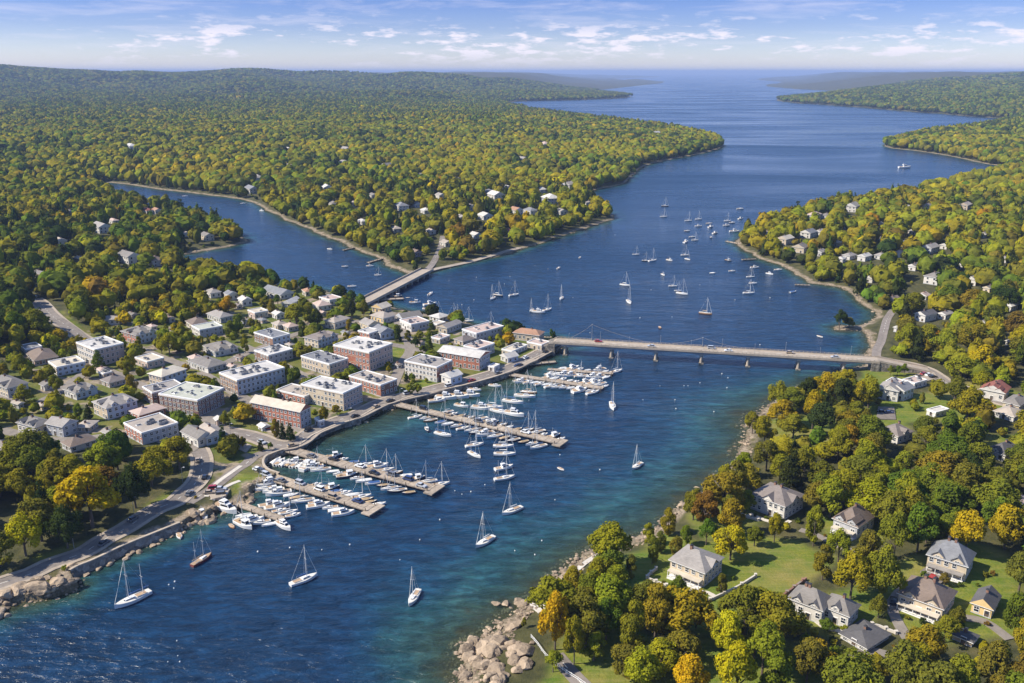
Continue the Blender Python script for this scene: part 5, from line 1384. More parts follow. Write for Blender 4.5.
def sailboat(L, hull, cover, two=False, deck=DECKM):
    B, F = L * 0.31, L * 0.095
    root = empty('sailboat', (0, 0, 0))
    put('hull', hull_mesh('hull', L, B, F, [hull, WAKE, deck]), root)
    z = F + 0.1
    cabin_mb(-L * .05, L * .24, B * .27, B * .17, z - .05, z + L * .045, .5).build('cabin', [HULLW, DGLASS], root)
    ck = MB(); ck.box((-L * .24, 0, z + .03), (L * .27, B * .46, .1)); ck.box((-L * .24, B * .27, z + .12), (L * .28, .12, .2), m=1); ck.box((-L * .24, -B * .27, z + .12), (L * .28, .12, .2), m=1)
    ck.build('cockpit', [TEAK, DECKM], root)
    def rig(mx, H, bl):
        mb = MB(); mb.tube((mx, 0, z - .1), (mx, 0, H), .115, .07, n=6); mb.box((mx, 0, H * .62), (.06, B * .52, .06)); mb.build('mast', ALU, root)
        zb = z + L * .13
        mb = MB(); mb.tube((mx, 0, zb), (mx - bl, 0, zb + .1), .07, n=5); mb.build('boom', ALU, root)
        mb = MB(); mb.tube((mx - .15, 0, zb + .2), (mx - bl * .95, 0, zb + .24), .24, .14, n=7); mb.build('sail_cover', cover, root)
        return zb
    H = L * 1.32
    rig(L * .1, H, L * .36)
    mb = MB()
    zt = H * .985
    for e in ((L * .49, 0, F * 1.35), (-L * .49, 0, F + .1), (L * .08, B * .47, F + .1), (L * .08, -B * .47, F + .1)): mb.tube(e, (L * .1, 0, zt), .028, n=3)
    mb.build('rigging', ALU, root)
    mb = MB(); mb.tube((L * .485, 0, F * 1.5), (L * .115, 0, zt * .93), .085, .05, n=5); mb.build('furled_jib', SAILW, root)
    if two: rig(-L * .3, H * .74, L * .17)
    return root

def motorboat(L, hull, style, cover=None):
    B, F = L * 0.34, L * 0.115
    root = empty('motorboat', (0, 0, 0))
    put('hull', hull_mesh('hull', L, B, F, [hull, WAKE, DECKM], bow=0.7, transom=0.86), root)
    z = F + .12
    if style == 'cruiser':
        cabin_mb(-L * .12, L * .27, B * .38, B * .24, z - .06, z + L * .12, L * .09).build('cabin', [HULLW, DGLASS], root)
        c = cabin_mb(-L * .16, L * .1, B * .33, B * .26, z + L * .12, z + L * .19, L * .05); c.build('flybridge', [HULLW, DGLASS], root)
        mb = MB(); mb.box((-L * .3, 0, z + .02), (L * .26, B * .66, .12)); mb.build('cockpit', TEAK, root)
        mb = MB(); mb.tube((-L * .1, 0, z + L * .19), (-L * .14, 0, z + L * .34), .05, n=4); mb.tube((-L * .12, -B * .2, z + L * .27), (-L * .12, B * .2, z + L * .27), .04, n=4); mb.build('radar_mast', ALU, root)
    elif style == 'cuddy':
        cabin_mb(-L * .02, L * .28, B * .36, B * .2, z - .06, z + L * .085, L * .07).build('cabin', [HULLW, DGLASS], root)
        mb = MB(); mb.box((-L * .24, 0, z + .02), (L * .38, B * .66, .12)); mb.box((-L * .12, B * .2, z + .2), (.6, .5, .5), m=1); mb.box((-L * .12, -B * .2, z + .2), (.6, .5, .5), m=1); mb.build('cockpit', [TEAK, HULLW], root)
        mb = MB(); mb.box((-L * .52, 0, F * .9), (.4, .5, .9), taper=.75); mb.build('outboard', DARKM, root)
    elif style == 'covered':
        mb = MB(); zz = z + .1
        V = [(-L * .47, -B * .4, z - .02), (L * .2, -B * .42, z), (L * .42, 0, z + .12), (L * .2, B * .42, z), (-L * .47, B * .4, z - .02), (-L * .4, 0, z + .25), (L * .12, 0, z + L * .1)]
        mb.add(V, [(0, 1, 6, 5), (4, 5, 6, 3), (1, 2, 6), (2, 3, 6), (0, 5, 4)]); mb.build('canvas_cover', cover or BLUEC, root)
        mb = MB(); mb.box((-L * .52, 0, F * .9), (.4, .5, .9), taper=.75); mb.build('outboard', DARKM, root)
    elif style == 'trawler':
        cabin_mb(L * .0, L * .24, B * .34, B * .28, z - .06, z + L * .17, L * .03).build('wheelhouse', [HULLW, DGLASS], root)
        mb = MB(); mb.box((L * .11, 0, z + L * .175), (L * .28, B * .68, .12)); mb.build('wheelhouse_roof', HULLW, root)
        mb = MB(); mb.box((-L * .26, 0, z + .02), (L * .42, B * .7, .12)); mb.box((-L * .3, 0, z + .35), (1.1, 1.0, .6), m=1); mb.build('work_deck', [TEAK, TANC], root)
        mb = MB(); mb.tube((L * .02, 0, z + L * .17), (L * .0, 0, z + L * .46), .08, .05, n=5); mb.tube((L * .01, 0, z + L * .3), (-L * .34, 0, z + L * .38), .05, n=4); mb.tube((L*.0, 0, z + L*.45), (L*.46, 0, F*1.5), .03, n=3); mb.build('mast', ALU, root)
    return root

def dinghy(hull):
    root = empty('dinghy', (0, 0, 0))
    put('hull', hull_mesh('hull', 3.8, 1.6, .42, [hull, WAKE, TEAK], bow=.6, transom=.75, n=8), root)
    mb = MB(); mb.box((.4, 0, .5), (.3, 1.25, .08)); mb.box((-.8, 0, .5), (.3, 1.3, .08)); mb.build('thwart', DECKM, root)
    return root

PROTO = {'sloop': sailboat(10.5, HULLW, SAILW), 'sloop_blue': sailboat(10.0, HULLW, BLUEC), 'sloop_tan': sailboat(9.5, HULLT, TANC), 'sloop_navy': sailboat(10.5, HULLD, SAILW), 'ketch': sailboat(13.5, HULLW, BLUEC, True), 'ketch_dark': sailboat(12.5, HULLR, TANC, True, TEAK),
         'cruiser': motorboat(11.5, HULLW, 'cruiser'), 'cuddy': motorboat(8.0, HULLW, 'cuddy'), 'covered': motorboat(7.6, HULLW, 'covered', BLUEC), 'covered_white': motorboat(7.6, HULLW, 'covered', SAILW), 'covered_tan': motorboat(7.2, HULLD, 'covered', TANC),
         'trawler': motorboat(11.0, HULLD, 'trawler'), 'trawler_white': motorboat(10.0, HULLW, 'trawler'), 'dinghy': dinghy(HULLW), 'dinghy_wood': dinghy(HULLT)}
DESC = {'sloop': ('white sailboat', 'sailboat'), 'sloop_blue': ('white sailboat with blue cover', 'sailboat'), 'sloop_tan': ('brown-hulled sailboat with tan cover', 'sailboat'), 'sloop_navy': ('navy-hulled sailboat', 'sailboat'),
        'ketch': ('large white two-masted sailboat', 'sailboat'), 'ketch_dark': ('dark red two-masted sailboat', 'sailboat'), 'cruiser': ('white cabin cruiser', 'motorboat'), 'cuddy': ('small open motorboat', 'motorboat'),
        'covered': ('motorboat under blue canvas', 'motorboat'), 'covered_white': ('motorboat under white canvas', 'motorboat'), 'covered_tan': ('dark motorboat under tan canvas', 'motorboat'),
        'trawler': ('dark fishing boat with wheelhouse', 'fishing boat'), 'trawler_white': ('white fishing boat with wheelhouse', 'fishing boat'), 'dinghy': ('little white dinghy', 'dinghy'), 'dinghy_wood': ('little varnished dinghy', 'dinghy')}
used = set()
BOATS = []
BOATXY = []
def place_boat(kind, x, y, hd, scale=1.0):
    if kind in used: o = copy_tree(PROTO[kind])
    else: o = PROTO[kind]; used.add(kind)
    o.location = (x, y, 0); o.rotation_euler = (0, 0, hd); o.scale = (scale,) * 3
    BOATXY.append((x, y)); return o

# moored and lying boats: photo pixel of the waterline, kind, heading as a pixel step towards the bow, scale, label
MOORED = [
    (133, 601, 'ketch', (-15, 7), .9, 'white sailboat with a dinghy on deck, off the rocky end of the sea wall'),
    (202, 561, 'ketch_dark', (10, -6), .72, 'dark red two-masted sailboat lying off the sea wall'),
    (304, 581, 'sloop_blue', (13, -5), 1.0, 'white sailboat alone on open water before the two car piers'),
    (414, 599, 'sloop', (-6, 10), .9, 'white sailboat lying almost end-on, farthest out from the car piers'),
    (485, 543, 'sloop', (-10, 6), .95, 'white sailboat on the open water beyond the tip of the middle car pier'),
    (512, 512, 'sloop', (-10, 4), .95, 'white sailboat just shoreward of the open-water sloop, below the raft of four'),
    (637, 467, 'sloop', (-6, 4), .8, 'lone white sailboat halfway between the piers and the wooded shore'),
    (612.5, 407, 'ketch', (2, 6), .8, 'tall-masted white sailboat alone off the plank docks, bow to the camera'),
    (474.6, 455.5, 'ketch', (6, 3), .62, 'white sailboat at the outer end of the pair off the longest pier'),
    (474.6, 446, 'sloop', (6, -1), .85, 'white sailboat at the inner end of the pair off the longest pier'),
    (504.5, 479, 'ketch', (6, -1), .68, 'outermost white sailboat of the column of four off the longest pier'),
    (504, 469, 'cruiser', (5, -1), .75, 'white cabin cruiser second out in the column of four'),
    (504.8, 455, 'sloop', (5, 0), .95, 'white sailboat third out in the column of four'),
    (503.5, 447, 'sloop', (5, 0), .9, 'white sailboat closest to the longest pier in the column of four'),
    (244, 526, 'trawler_white', (8, 4), 1.0, 'white fishing boat with cluttered deck, outside the rafted floats'),
    (232, 527, 'dinghy_wood', (3, 3), 1.1, 'little varnished dinghy beside the cluttered fishing boat'),
    (226, 510, 'cruiser', (12, 5), 1.15, 'large white cabin cruiser nosed against the rocky point'),
    (203, 516.5, 'cruiser', (7, 7), .8, 'white cabin cruiser aground-close among the rocks of the point'),
    (258, 487, 'cuddy', (-10, 2), 1.25, 'long white motorboat moored under the lawn of the point, shoreward of the pair'),
    (269, 485, 'cruiser', (-10, 3), .95, 'white cruiser moored under the lawn of the point, seaward of the pair'),
    (284, 527, 'cruiser', (8, 5), .8, 'white cabin cruiser at the outermost corner of the rafted floats'),
    (443, 435, 'ketch', (9, 2), .68, 'white sailboat ahead of a small floating crane, under the longest pier'),
    (427, 430.5, 'trawler', (2, 5), .55, 'small dark workboat with a derrick under the longest pier'),
    (446, 398.5, 'cruiser', (12, 1), 1.0, 'white motor yacht at the shore end of three along the quay wall'),
    (458, 397.5, 'cruiser', (12, 1), 1.05, 'white motor yacht in the middle of three along the quay wall'),
    (470, 396, 'cruiser', (12, 1), .95, 'white motor yacht at the bridge end of three along the quay wall'),
    (461.5, 406.5, 'trawler_white', (5, 1), .8, 'white fishing boat between the quay yachts and the longest pier'),
    (482, 409, 'cruiser', (9, 1), .95, 'white cabin cruiser at the start of the rafted line off the quay'),
    (494, 407.5, 'sloop', (9, 1), .95, 'white sailboat behind the start of the rafted line off the quay'),
    (500, 412.3, 'ketch', (9, 2), .8, 'white sailboat in the middle of the rafted line off the quay'),
    (514, 415, 'cruiser', (9, 2), 1.0, 'white cruiser at the outer end of the rafted line off the quay'),
    (513, 402.5, 'ketch', (14, 2), .85, 'big white two-masted sailboat alone inside the plank dock'),
    (525, 397, 'sloop', (10, 1), 1.1, 'white sailboat outside the plank dock, lower of two'),
    (529.5, 393, 'sloop_tan', (8, 1), .9, 'brown-hulled sailboat outside the plank dock, upper of two'),
    (437, 401.5, 'cuddy', (9, -1), 1.2, 'white motorboat nosed to the quay beside the longest pier'),
    (475, 390.5, 'cuddy', (8, 1), .9, 'small white motorboat under the quay wall near the red inn'),
    (495, 386.5, 'cuddy', (8, 1), .9, 'long white motorboat under the quay wall below the kiosk'),
    # beyond the bridge
    (492.7, 299, 'sloop', (-5, 3), .95, 'white sailboat with a dark neighbour, off the town waterfront'), (498, 296, 'sloop_navy', (6, 1), 1.0, 'navy-hulled sailboat beside a white one off the town waterfront'),
    (514, 295.5, 'sloop_blue', (7, -1), 1.0, 'white sailboat with blue cover, alone off the town waterfront'), (531.6, 311, 'sloop', (-4, 3), .8, 'white sailboat at the town end of the rafted trio'),
    (538.6, 312.5, 'cruiser', (9, 1), .95, 'low white motorboat in the middle of the rafted trio'), (547, 310.5, 'sloop', (8, -2), 1.0, 'white sailboat at the outer end of the rafted trio'),
    (561.5, 299, 'sloop', (-3, 4), .95, 'white sailboat between the rafted trio and mid-channel'), (558.6, 268.5, 'cuddy', (5, -2), 1.0, 'small open motorboat under way off the peninsula'),
    (580, 257.8, 'cuddy', (4, -2), .8, 'small open motorboat farthest up along the peninsula'), (430.5, 294.5, 'cuddy', (9, -5), 1.1, 'small motorboat heading out from the causeway'),
    (430, 305, 'cruiser', (8, -1), 1.0, 'white cruiser inner of two off the marquee'), (430, 310, 'cruiser', (10, 0), 1.05, 'white cruiser outer of two off the marquee'),
    (415, 303.2, 'trawler_white', (12, 0), .95, 'flat white workboat near the causeway dock'), (408, 298, 'dinghy', (4, 0), 1.0, 'little white dinghy near the causeway dock'),
    (438, 314.5, 'sloop', (6, 0), .8, 'white sailboat against the shore by the marquee'), (453, 318, 'sloop', (6, 0), .9, 'white sailboat against the shore beside the waterfront pavilion'),
    (456.5, 318.6, 'sloop_blue', (6, 0), .9, 'white sailboat with blue cover against the shore by the waterfront pavilion'), (468, 321.5, 'sloop', (6, 0), .85, 'white sailboat against the shore behind the grey terrace'), (459.4, 316.5, 'cuddy', (5, 0), .9, 'small open motorboat off the waterfront pavilion'),
    (490, 325.5, 'sloop', (6, 0), .8, 'white sailboat tucked behind the grey terrace'), (625, 285.5, 'sloop', (7, 1), 1.15, 'white sailboat mid-channel with a slim tall mast'), (629, 302.5, 'ketch', (4, 4), .85, 'large white two-masted sailboat nearest the bridge in mid-channel'),
    (652.5, 261, 'sloop', (7, -1), 1.2, 'white sailboat with her neighbour, far up mid-channel'), (645.5, 261.2, 'sloop_navy', (4, 0), .9, 'navy-hulled sailboat beside a white one far up mid-channel'), (669.4, 260.5, 'trawler_white', (5, 1), .9, 'white fishing boat far up mid-channel'),
    (663, 275, 'trawler_white', (4, 2), .8, 'white fishing boat mid-channel above the group of three sailboats'), (673, 286.5, 'sloop', (6, 0), .9, 'white sailboat at the town side of the group of three'), (682, 294, 'ketch', (6, 1), .8, 'two-masted white sailboat of the group of three mid-channel'),
    (678, 291, 'sloop_blue', (5, 0), .8, 'white sailboat with blue cover in the group of three mid-channel'), (705.5, 314, 'sloop_tan', (7, 1), 1.1, 'brown-hulled sailboat with tan cover alone above the bridge'), (685.8, 242.5, 'cruiser', (6, -2), 1.1, 'big white cruiser in the upper anchorage'),
    (685, 255.5, 'sloop', (6, 0), 1.0, 'white sailboat in the upper anchorage, lower left of the big cruiser'.replace('lower left of', 'astern of')), (687.5, 259.5, 'sloop_blue', (4, 1), .9, 'white sailboat with blue cover, outermost in the upper anchorage'), (692, 237.3, 'cuddy', (5, 0), 1.1, 'small motorboat ahead of the big cruiser'),
    (695, 240.5, 'sloop', (5, 0), .9, 'white sailboat beside the big cruiser in the upper anchorage'), (687, 231.3, 'cuddy', (4, 0), 1.1, 'small motorboat in a gap above the big cruiser'), (698.5, 226.5, 'cruiser', (5, 0), .9, 'white cruiser off the pine headland, townward'),
    (698.4, 219.5, 'sloop', (4, 0), 1.0, 'white sailboat far out off the pine headland'), (688.4, 221, 'sloop', (4, 0), 1.1, 'tall white sailboat far out in the channel'), (663.6, 217, 'sloop', (3, 0), 1.1, 'white sailboat well up the channel off the peninsula tip'),
    (665, 206.5, 'sloop_navy', (3, 0), 1.2, 'navy-hulled sailboat farthest up the channel'), (710.7, 227.3, 'cruiser', (7, -1), .95, 'white cruiser in the cluster off the pine headland, second from town'), (709, 223.8, 'cuddy', (4, 0), 1.2, 'small motorboat in the cluster off the pine headland'),
    (726.5, 225.8, 'cruiser', (4, 0), .9, 'white cruiser close under the pine headland'), (727.4, 221.2, 'sloop', (4, 0), 1.0, 'white sailboat close under the pine headland'), (732, 223, 'cuddy', (5, 0), 1.2, 'small motorboat closest under the pine headland'),
    (715, 233.5, 'cruiser', (7, -1), .9, 'white cruiser off the pine headland jetty'), (711, 238, 'trawler', (3, 2), .7, 'dark fishing boat off the pine headland jetty'), (734.5, 232, 'cruiser', (8, 0), 1.3, 'large white motor yacht at the pine headland landing'),
    (740.6, 219, 'cruiser', (9, -1), .9, 'white cruiser under way past the pine headland'), (740, 209.3, 'cuddy', (4, 0), 1.5, 'small motorboat under way beyond the pine headland'), (712.5, 273.5, 'covered_white', (6, 0), .9, 'motorboat under white canvas in mid-channel off the sandy bay'),
    (728, 261, 'trawler', (5, 1), .9, 'dark fishing boat off the sandy headland beach'), (731.8, 271.5, 'cuddy', (6, 0), 1.0, 'small motorboat leaving the sandy bay'), (754.7, 268, 'cruiser', (7, 0), .9, 'white cruiser in the sandy bay below the headland beach'),
    (753, 283.8, 'cuddy', (7, 0), 1.1, 'open motorboat in the sandy bay'), (748.8, 293.5, 'sloop', (7, 0), .95, 'white sailboat in the sandy bay, outermost'), (750.5, 277.3, 'sloop', (4, 0), .9, 'white sailboat in the sandy bay, inner'),
    (769.6, 274.2, 'cruiser', (5, 1), .8, 'white cruiser just off the sandy bay rocks'), (778, 270.3, 'cuddy', (5, 0), 1.2, 'small motorboat against the sandy bay rocks'), (636, 254.8, 'sloop_blue', (3, 0), .9, 'white sailboat with blue cover far up mid-channel, alone'),
    (793, 292.3, 'covered', (7, -1), .95, 'motorboat under blue canvas in the sandy bay'), (904.5, 168, 'cruiser', (13, 0), 2.1, 'large white ferry-like cruiser far out near the eastern cove'), (396.5, 297.2, 'trawler', (9, 0), .9, 'dark workboat along the causeway dock'),
    (185, 196.5, 'cuddy', (5, 0), 1.3, 'small motorboat in the upper inlet'), (243, 203.8, 'cuddy', (6, 0), 1.2, 'small motorboat by the far bank boathouse of the inlet'), (262, 211, 'cruiser', (6, 1), .9, 'white cruiser along the far bank of the inlet'),
    (330, 249.5, 'cuddy', (6, 1), 1.1, 'small motorboat off the inlet jetty'), (345, 267, 'cuddy', (5, 0), 1.0, 'small motorboat in the inlet near the causeway'), (370, 266.5, 'cruiser', (7, 0), .8, 'white cruiser at the inlet end of the causeway'),
    (378, 275.5, 'sloop', (5, 0), .8, 'white sailboat in the inlet against the causeway'), (352, 287, 'cuddy', (7, 0), 1.2, 'small motorboat under the inlet trees by the causeway'), (820, 337, 'dinghy', (3, 1), 1.2, 'little dinghy off the tree islet'), (179.5, 537, 'dinghy', (2, 5), 1.3, 'little white dinghy off the end of the sea wall'),
    (284, 509, 'dinghy', (2, 1), 1.0, 'little white dinghy between the rafted floats and the first car pier'), (561, 469.5, 'dinghy', (2, 1), 1.0, 'little white dinghy on open water past the longest pier'), (660, 328, 'dinghy_wood', (2, 3), 1.4, 'little varnished dinghy above the bridge'),
]
for x, y, kind, hp, s, lab in MOORED:
    p = Vector(P(x, y)); q = Vector(P(x + hp[0], y + hp[1])); d = q - p
    o = place_boat(kind, p.x, p.y, math.atan2(d.y, d.x), s * (.70 if y < 292 and y > 175 else .85 if y < 330 else .95))
    tag(o, lab, DESC[kind][1], 'boats moored in the harbour')

# berths along the piers
def berths(pi, kinds, hp, spans, name, seed):
    pr = PIERS[pi]; rng = random.Random(seed)
    a = Vector(P(450, 450)); b_ = Vector(P(450 + hp[0], 450 + hp[1])); d = (b_ - a).normalized()
    for side, (s0, s1, n, sname) in spans.items():
        sg = 1 if side == 'v' else -1
        out = pr['v'] * sg
        dd = d if d.dot(out) > 0 else -d
        for i in range(n):
            s = s0 + (s1 - s0) * (i + rng.uniform(-.06, .06)) / max(1, n - 1)
            kind = rng.choice(kinds); sc_ = rng.uniform(.66, .86)
            Lb = {'cruiser': 11.5, 'sloop': 10.5, 'sloop_blue': 10, 'sloop_navy': 10.5, 'sloop_tan': 9.5}.get(kind, 7.8) * sc_
            reach = abs(dd.dot(out)); c = pr['A'] + pr['u'] * s + out * (pr['w'] + 0.7) + dd * (Lb / 2) * 1.0 + out * (1.3 * (1 - reach))
            hd = math.atan2(dd.y, dd.x) + rng.uniform(-.03, .03) + (math.pi if rng.random() < .3 else 0)
            o = place_boat(kind, c.x, c.y, hd, sc_)
            tag(o, f"{DESC[kind][0]} on {sname} of the {name}, {ordinal(i)} from shore", DESC[kind][1], 'boats berthed along the piers')
MIX = ['cuddy', 'cuddy', 'covered', 'covered_white', 'covered_white', 'cruiser', 'sloop', 'covered_tan', 'cuddy', 'sloop_blue', 'sloop_navy', 'trawler', 'sloop_tan', 'cruiser']
H0 = (15.8, -2.2)
berths(0, MIX, H0, {'v': (16, PIERS[0]['L'] - 3, 10, 'bridge side'), 'w': (6, PIERS[0]['L'] - 5, 11, 'open side')}, 'basin pier', 3)
berths(1, MIX, H0, {'v': (14, PIERS[1]['L'] - 3, 11, 'bridge side'), 'w': (10, PIERS[1]['L'] - 5, 14, 'basin side')}, 'brick inn pier', 5)
berths(2, MIX, (15, -3.5), {'v': (22, PIERS[2]['L'] - 3, 15, 'bridge side'), 'w': (16, PIERS[2]['L'] - 4, 16, 'open side')}, 'longest pier', 8)
berths(3, ['cuddy', 'covered_white', 'cruiser', 'covered_white', 'cuddy', 'sloop'], (13, -3.5), {'v': (16, PIERS[3]['L'] - 2, 9, 'bridge side'), 'w': (6, PIERS[3]['L'] - 1, 14, 'open side')}, 'plank dock', 9)
berths(4, ['cuddy', 'covered_white', 'cruiser', 'sloop', 'covered_white'], (13, -3.5), {'v': (2, PIERS[4]['L'] - 2, 7, 'bridge side'), 'w': (1, PIERS[4]['L'] - 1, 11, 'open side')}, 'shorter plank dock', 12)
berths(5, ['cruiser', 'cuddy', 'sloop', 'covered_white'], (14, -2.5), {'v': (5, PIERS[5]['L'] - 1, 5, 'bridge side'), 'w': (7, PIERS[5]['L'], 5, 'open side')}, 'rocky point float', 15)
# the row of boats packed into the little basin
for i, (x, y) in enumerate([(276, 462), (280, 463.3), (285, 464), (290.5, 464.6), (296, 465.2), (302, 465.8), (309, 467), (315, 467.5)]):
    k = ['covered_white', 'cuddy', 'covered_white', 'covered_tan', 'cuddy', 'covered_white', 'cruiser', 'cuddy'][i]
    p = Vector(P(x, y)); q = Vector(P(x + 8, y - 5)); d = q - p
    o = place_boat(k, p.x, p.y, math.atan2(d.y, d.x), .9)
    tag(o, f"{DESC[k][0]} packed in the little basin, {ordinal(i)} from its stone wall", DESC[k][1], 'boats in the little basin')

# ------------------------------------------------------------------ mooring buoys
bm_ = MB()
for k in range(5):
    t0, t1 = -math.pi / 2 + math.pi * k / 5, -math.pi / 2 + math.pi * (k + 1) / 5
    bm_.tube((0, 0, .25 + .5 * math.sin(t0)), (0, 0, .25 + .5 * math.sin(t1)), max(.02, .5 * math.cos(t0)), max(.02, .5 * math.cos(t1)), n=10)
bm_.tube((0, 0, .7), (0, 0, 1.05), .07, n=5, m=1)
BUOY = bm_.mesh('mooring_buoy', [TRIM, DARKM], True)
BU = [(462, 305), (474, 300), (573, 297.6), (449, 280.5), (476.5, 277.5), (504.5, 284), (510, 276.5), (535, 265.8), (548, 269), (615, 235), (600, 214), (672, 317), (651, 290), (700, 285), (735, 300), (770, 298), (175, 582), (169, 585), (174, 588.5), (177, 641), (178, 656), (168, 662), (180, 662), (455, 491), (462, 494.5), (471, 492), (485, 485), (560, 455),
      (529, 400.5), (660, 386), (684, 386), (688, 386), (700, 383), (722, 374), (675, 400), (643, 400), (676, 409), (714, 412), (727, 388), (760, 345), (770, 352), (290, 548), (322, 550), (258, 552), (350, 545), (400, 560), (535, 555), (542, 541), (515, 551), (728, 378), (590, 333), (640, 318), (420, 540), (600, 470), (555, 500), (440, 520)]
rr0 = random.Random(2)
for x, y in BU:
    p = P(x, y)
    b_ = put('mooring_buoy', BUOY, None, (p[0], p[1], 0), None, (rr0.uniform(.35, .7),) * 3)
    zone = 'beyond the road bridge' if y < 345 else 'between the bridge and the longest pier' if y < 420 else 'off the sea wall' if x < 260 else 'out in the middle of the near harbour'
    tag(b_, f'small white mooring buoy floating {zone}', 'buoy', f'mooring buoys {zone}')

# ------------------------------------------------------------------ cars
def car_mesh(name, van=False):
    mb = MB(); Lc, Wc = 4.4, 1.8
    prof = [(-2.2, .35), (-2.2, .85), (-2.05, .95), (1.0, .95), (2.1, .78), (2.2, .6), (2.2, .35)]
    def ext(prof, w, m):
        n = len(prof)
        V = [(x, -w, z) for x, z in prof] + [(x, w, z) for x, z in prof]
        mb.add(V, [tuple(range(n)), tuple(range(2 * n - 1, n - 1, -1))] + [((i + 1) % n, i, n + i, n + (i + 1) % n) for i in range(n)], m)
    ext(prof, .9, 0)
    cab = [(-1.95, .96), (-1.75, 1.75), (.9, 1.75), (1.45, .96)] if van else [(-1.75, .96), (-1.2, 1.45), (.25, 1.45), (.95, .96)]
    ext(cab, .76, 1)
    top = max(z for _, z in cab)
    mb.box(((cab[1][0] + cab[2][0]) / 2, 0, top + .03), (cab[2][0] - cab[1][0] + .1, 1.45, .06), m=0)
    for x in (-1.35, 1.35):
        for y in (-.86, .86): mb.tube((x, y - .11, .33), (x, y + .11, .33), .33, n=10, m=2)
    return mb.mesh(name, [CARP, DGLASS, DARKM])
CARP, t, b = new_mat('car_paint')
oi = t.nodes.new('ShaderNodeObjectInfo'); lk(t, oi.outputs['Color'], b.inputs['Base Color']); b.inputs['Roughness'].default_value = .25; b.inputs['Coat Weight'].default_value = .5
CARM = [car_mesh('parked_car'), car_mesh('parked_van', True)]
CCOL = [('white', (.7, .7, .68)), ('silver', (.42, .43, .44)), ('black', (.015, .015, .018)), ('dark blue', (.02, .04, .12)), ('red', (.3, .02, .02)), ('grey', (.12, .12, .125)), ('tan', (.35, .27, .18))]
CARS = []
rc = random.Random(44)
def car(x, y, z, hd, where):
    van = rc.random() < .25; cn, cc = rc.choice(CCOL)
    o = put('parked_van' if van else 'parked_car', CARM[1 if van else 0], None, (x, y, z), hd, None, cc)
    CARS.append((o, f"{cn} {'van' if van else 'car'}", where))
for pi, ss, ref in ((0, (6, 14, 24, 33, 43, 50, 57, 66, 74, 80), 'on the basin pier'), (1, (10, 20, 34, 43, 50, 58, 66, 77, 86, 92), 'on the brick inn pier')):
    pr = PIERS[pi]
    for k, s in enumerate(ss):
        if s > pr['L'] - 3: continue
        sg = 1 if k % 3 else -1; p = pr['A'] + pr['u'] * s + pr['v'] * (sg * (pr['w'] - 1.4))
        car(p.x, p.y, pr['zd'] + .02, math.atan2(pr['u'].y, pr['u'].x) + rc.choice([0, math.pi]), ref)
pr = PIERS[2]
for k, s in enumerate((14, 28, 45, 52, 70, 95, 118)):
    if s < pr['L'] - 3:
        p = pr['A'] + pr['u'] * s + pr['v'] * (pr['w'] - 1.3); car(p.x, p.y, pr['zd'] + .02, math.atan2(pr['u'].y, pr['u'].x), 'on the longest pier')
def cars_on(line, side, idx, where, flat=0.0):
    o_ = offset_line(line, side); d = np.gradient(line, axis=0)
    for j in idx:
        if j < len(o_): car(o_[j][0], o_[j][1], max(G(*o_[j]), flat) + .14, math.atan2(d[j][1], d[j][0]), where)
cars_on(SHORE_ROAD, -2.4, (22, 40, 47, 63, 66, 69, 83), 'parked along the shore road', 2.3); cars_on(SHORE_ROAD, 1.7, (30, 55, 76, 90), 'driving on the shore road', 2.3)
cars_on(QUAY_ROAD, -2.4, (14, 20, 38, 44, 49, 66, 72, 80, 88, 101, 108, 122, 129, 140), 'parked along the quay road', 2.3); cars_on(QUAY_ROAD, 1.7, (27, 55, 94, 115), 'driving on the quay road', 2.3)
for x, y, hd, w in [(210, 494, .2, 'in the gravel lot of the point'), (214, 490, .2, 'in the gravel lot of the point'), (221, 490.5, .1, 'in the gravel lot of the point'), (222, 496, .2, 'in the gravel lot of the point'), (58, 468, .9, 'in the lot under the green trees'), (62, 472, .9, 'in the lot under the green trees'),
                    (66, 470, .9, 'in the lot under the green trees'), (19, 295, .1, 'in the lot at the top of the hill street'), (28, 294.5, .1, 'in the lot at the top of the hill street'), (33, 297, .1, 'in the lot at the top of the hill street'), (230, 440, .6, 'in the lot behind the white gabled house'), (235, 442.5, .6, 'in the lot behind the white gabled house'),
                    (240, 445, .6, 'in the lot behind the white gabled house'), (264, 428, .2, 'beside the long red brick inn'), (270, 429.5, .2, 'beside the long red brick inn'), (919, 377, .4, 'in the parking loop by the bridge road'), (924, 375, .4, 'in the parking loop by the bridge road'), (929, 376, .4, 'in the parking loop by the bridge road'),
                    (933, 378, .4, 'in the parking loop by the bridge road'), (882, 413, .1, 'in the asphalt yard by the many-gabled house'), (889, 414, .1, 'in the asphalt yard by the many-gabled house'), (262, 473, -.6, 'at the root of the basin pier'), (266, 476, -.6, 'at the root of the basin pier'), (258, 471, -.5, 'at the root of the basin pier'),
                    (518, 370.5, .5, 'on the quay apron'), (525, 367, .5, 'on the quay apron'), (932, 581, .8, 'on the drive below the grey-slated house'), (893, 603, 1.2, 'on the drive of the brown-hipped porch house')]:
    p = PG(x, y); car(p[0], p[1], p[2] + .2, hd, w)
p0, p1 = Vector(P(580, 352, 7.6)), Vector(P(840, 368.6, 7.6))
A_, B_ = Vector(P(611.7, 356.6)), Vector(P(797.3, 368.2)); u_ = (B_ - A_).normalized(); v_ = Vector((-u_.y, u_.x))
for k, (s, sg) in enumerate(((-8, 1), (22, -1), (55, 1), (64, -1), (97, 1), (120, -1))):
    p = A_ + u_ * s + v_ * (1.7 * sg); car(p.x, p.y, 7.68, math.atan2(u_.y, u_.x) + (0 if sg > 0 else math.pi), 'crossing the road bridge')
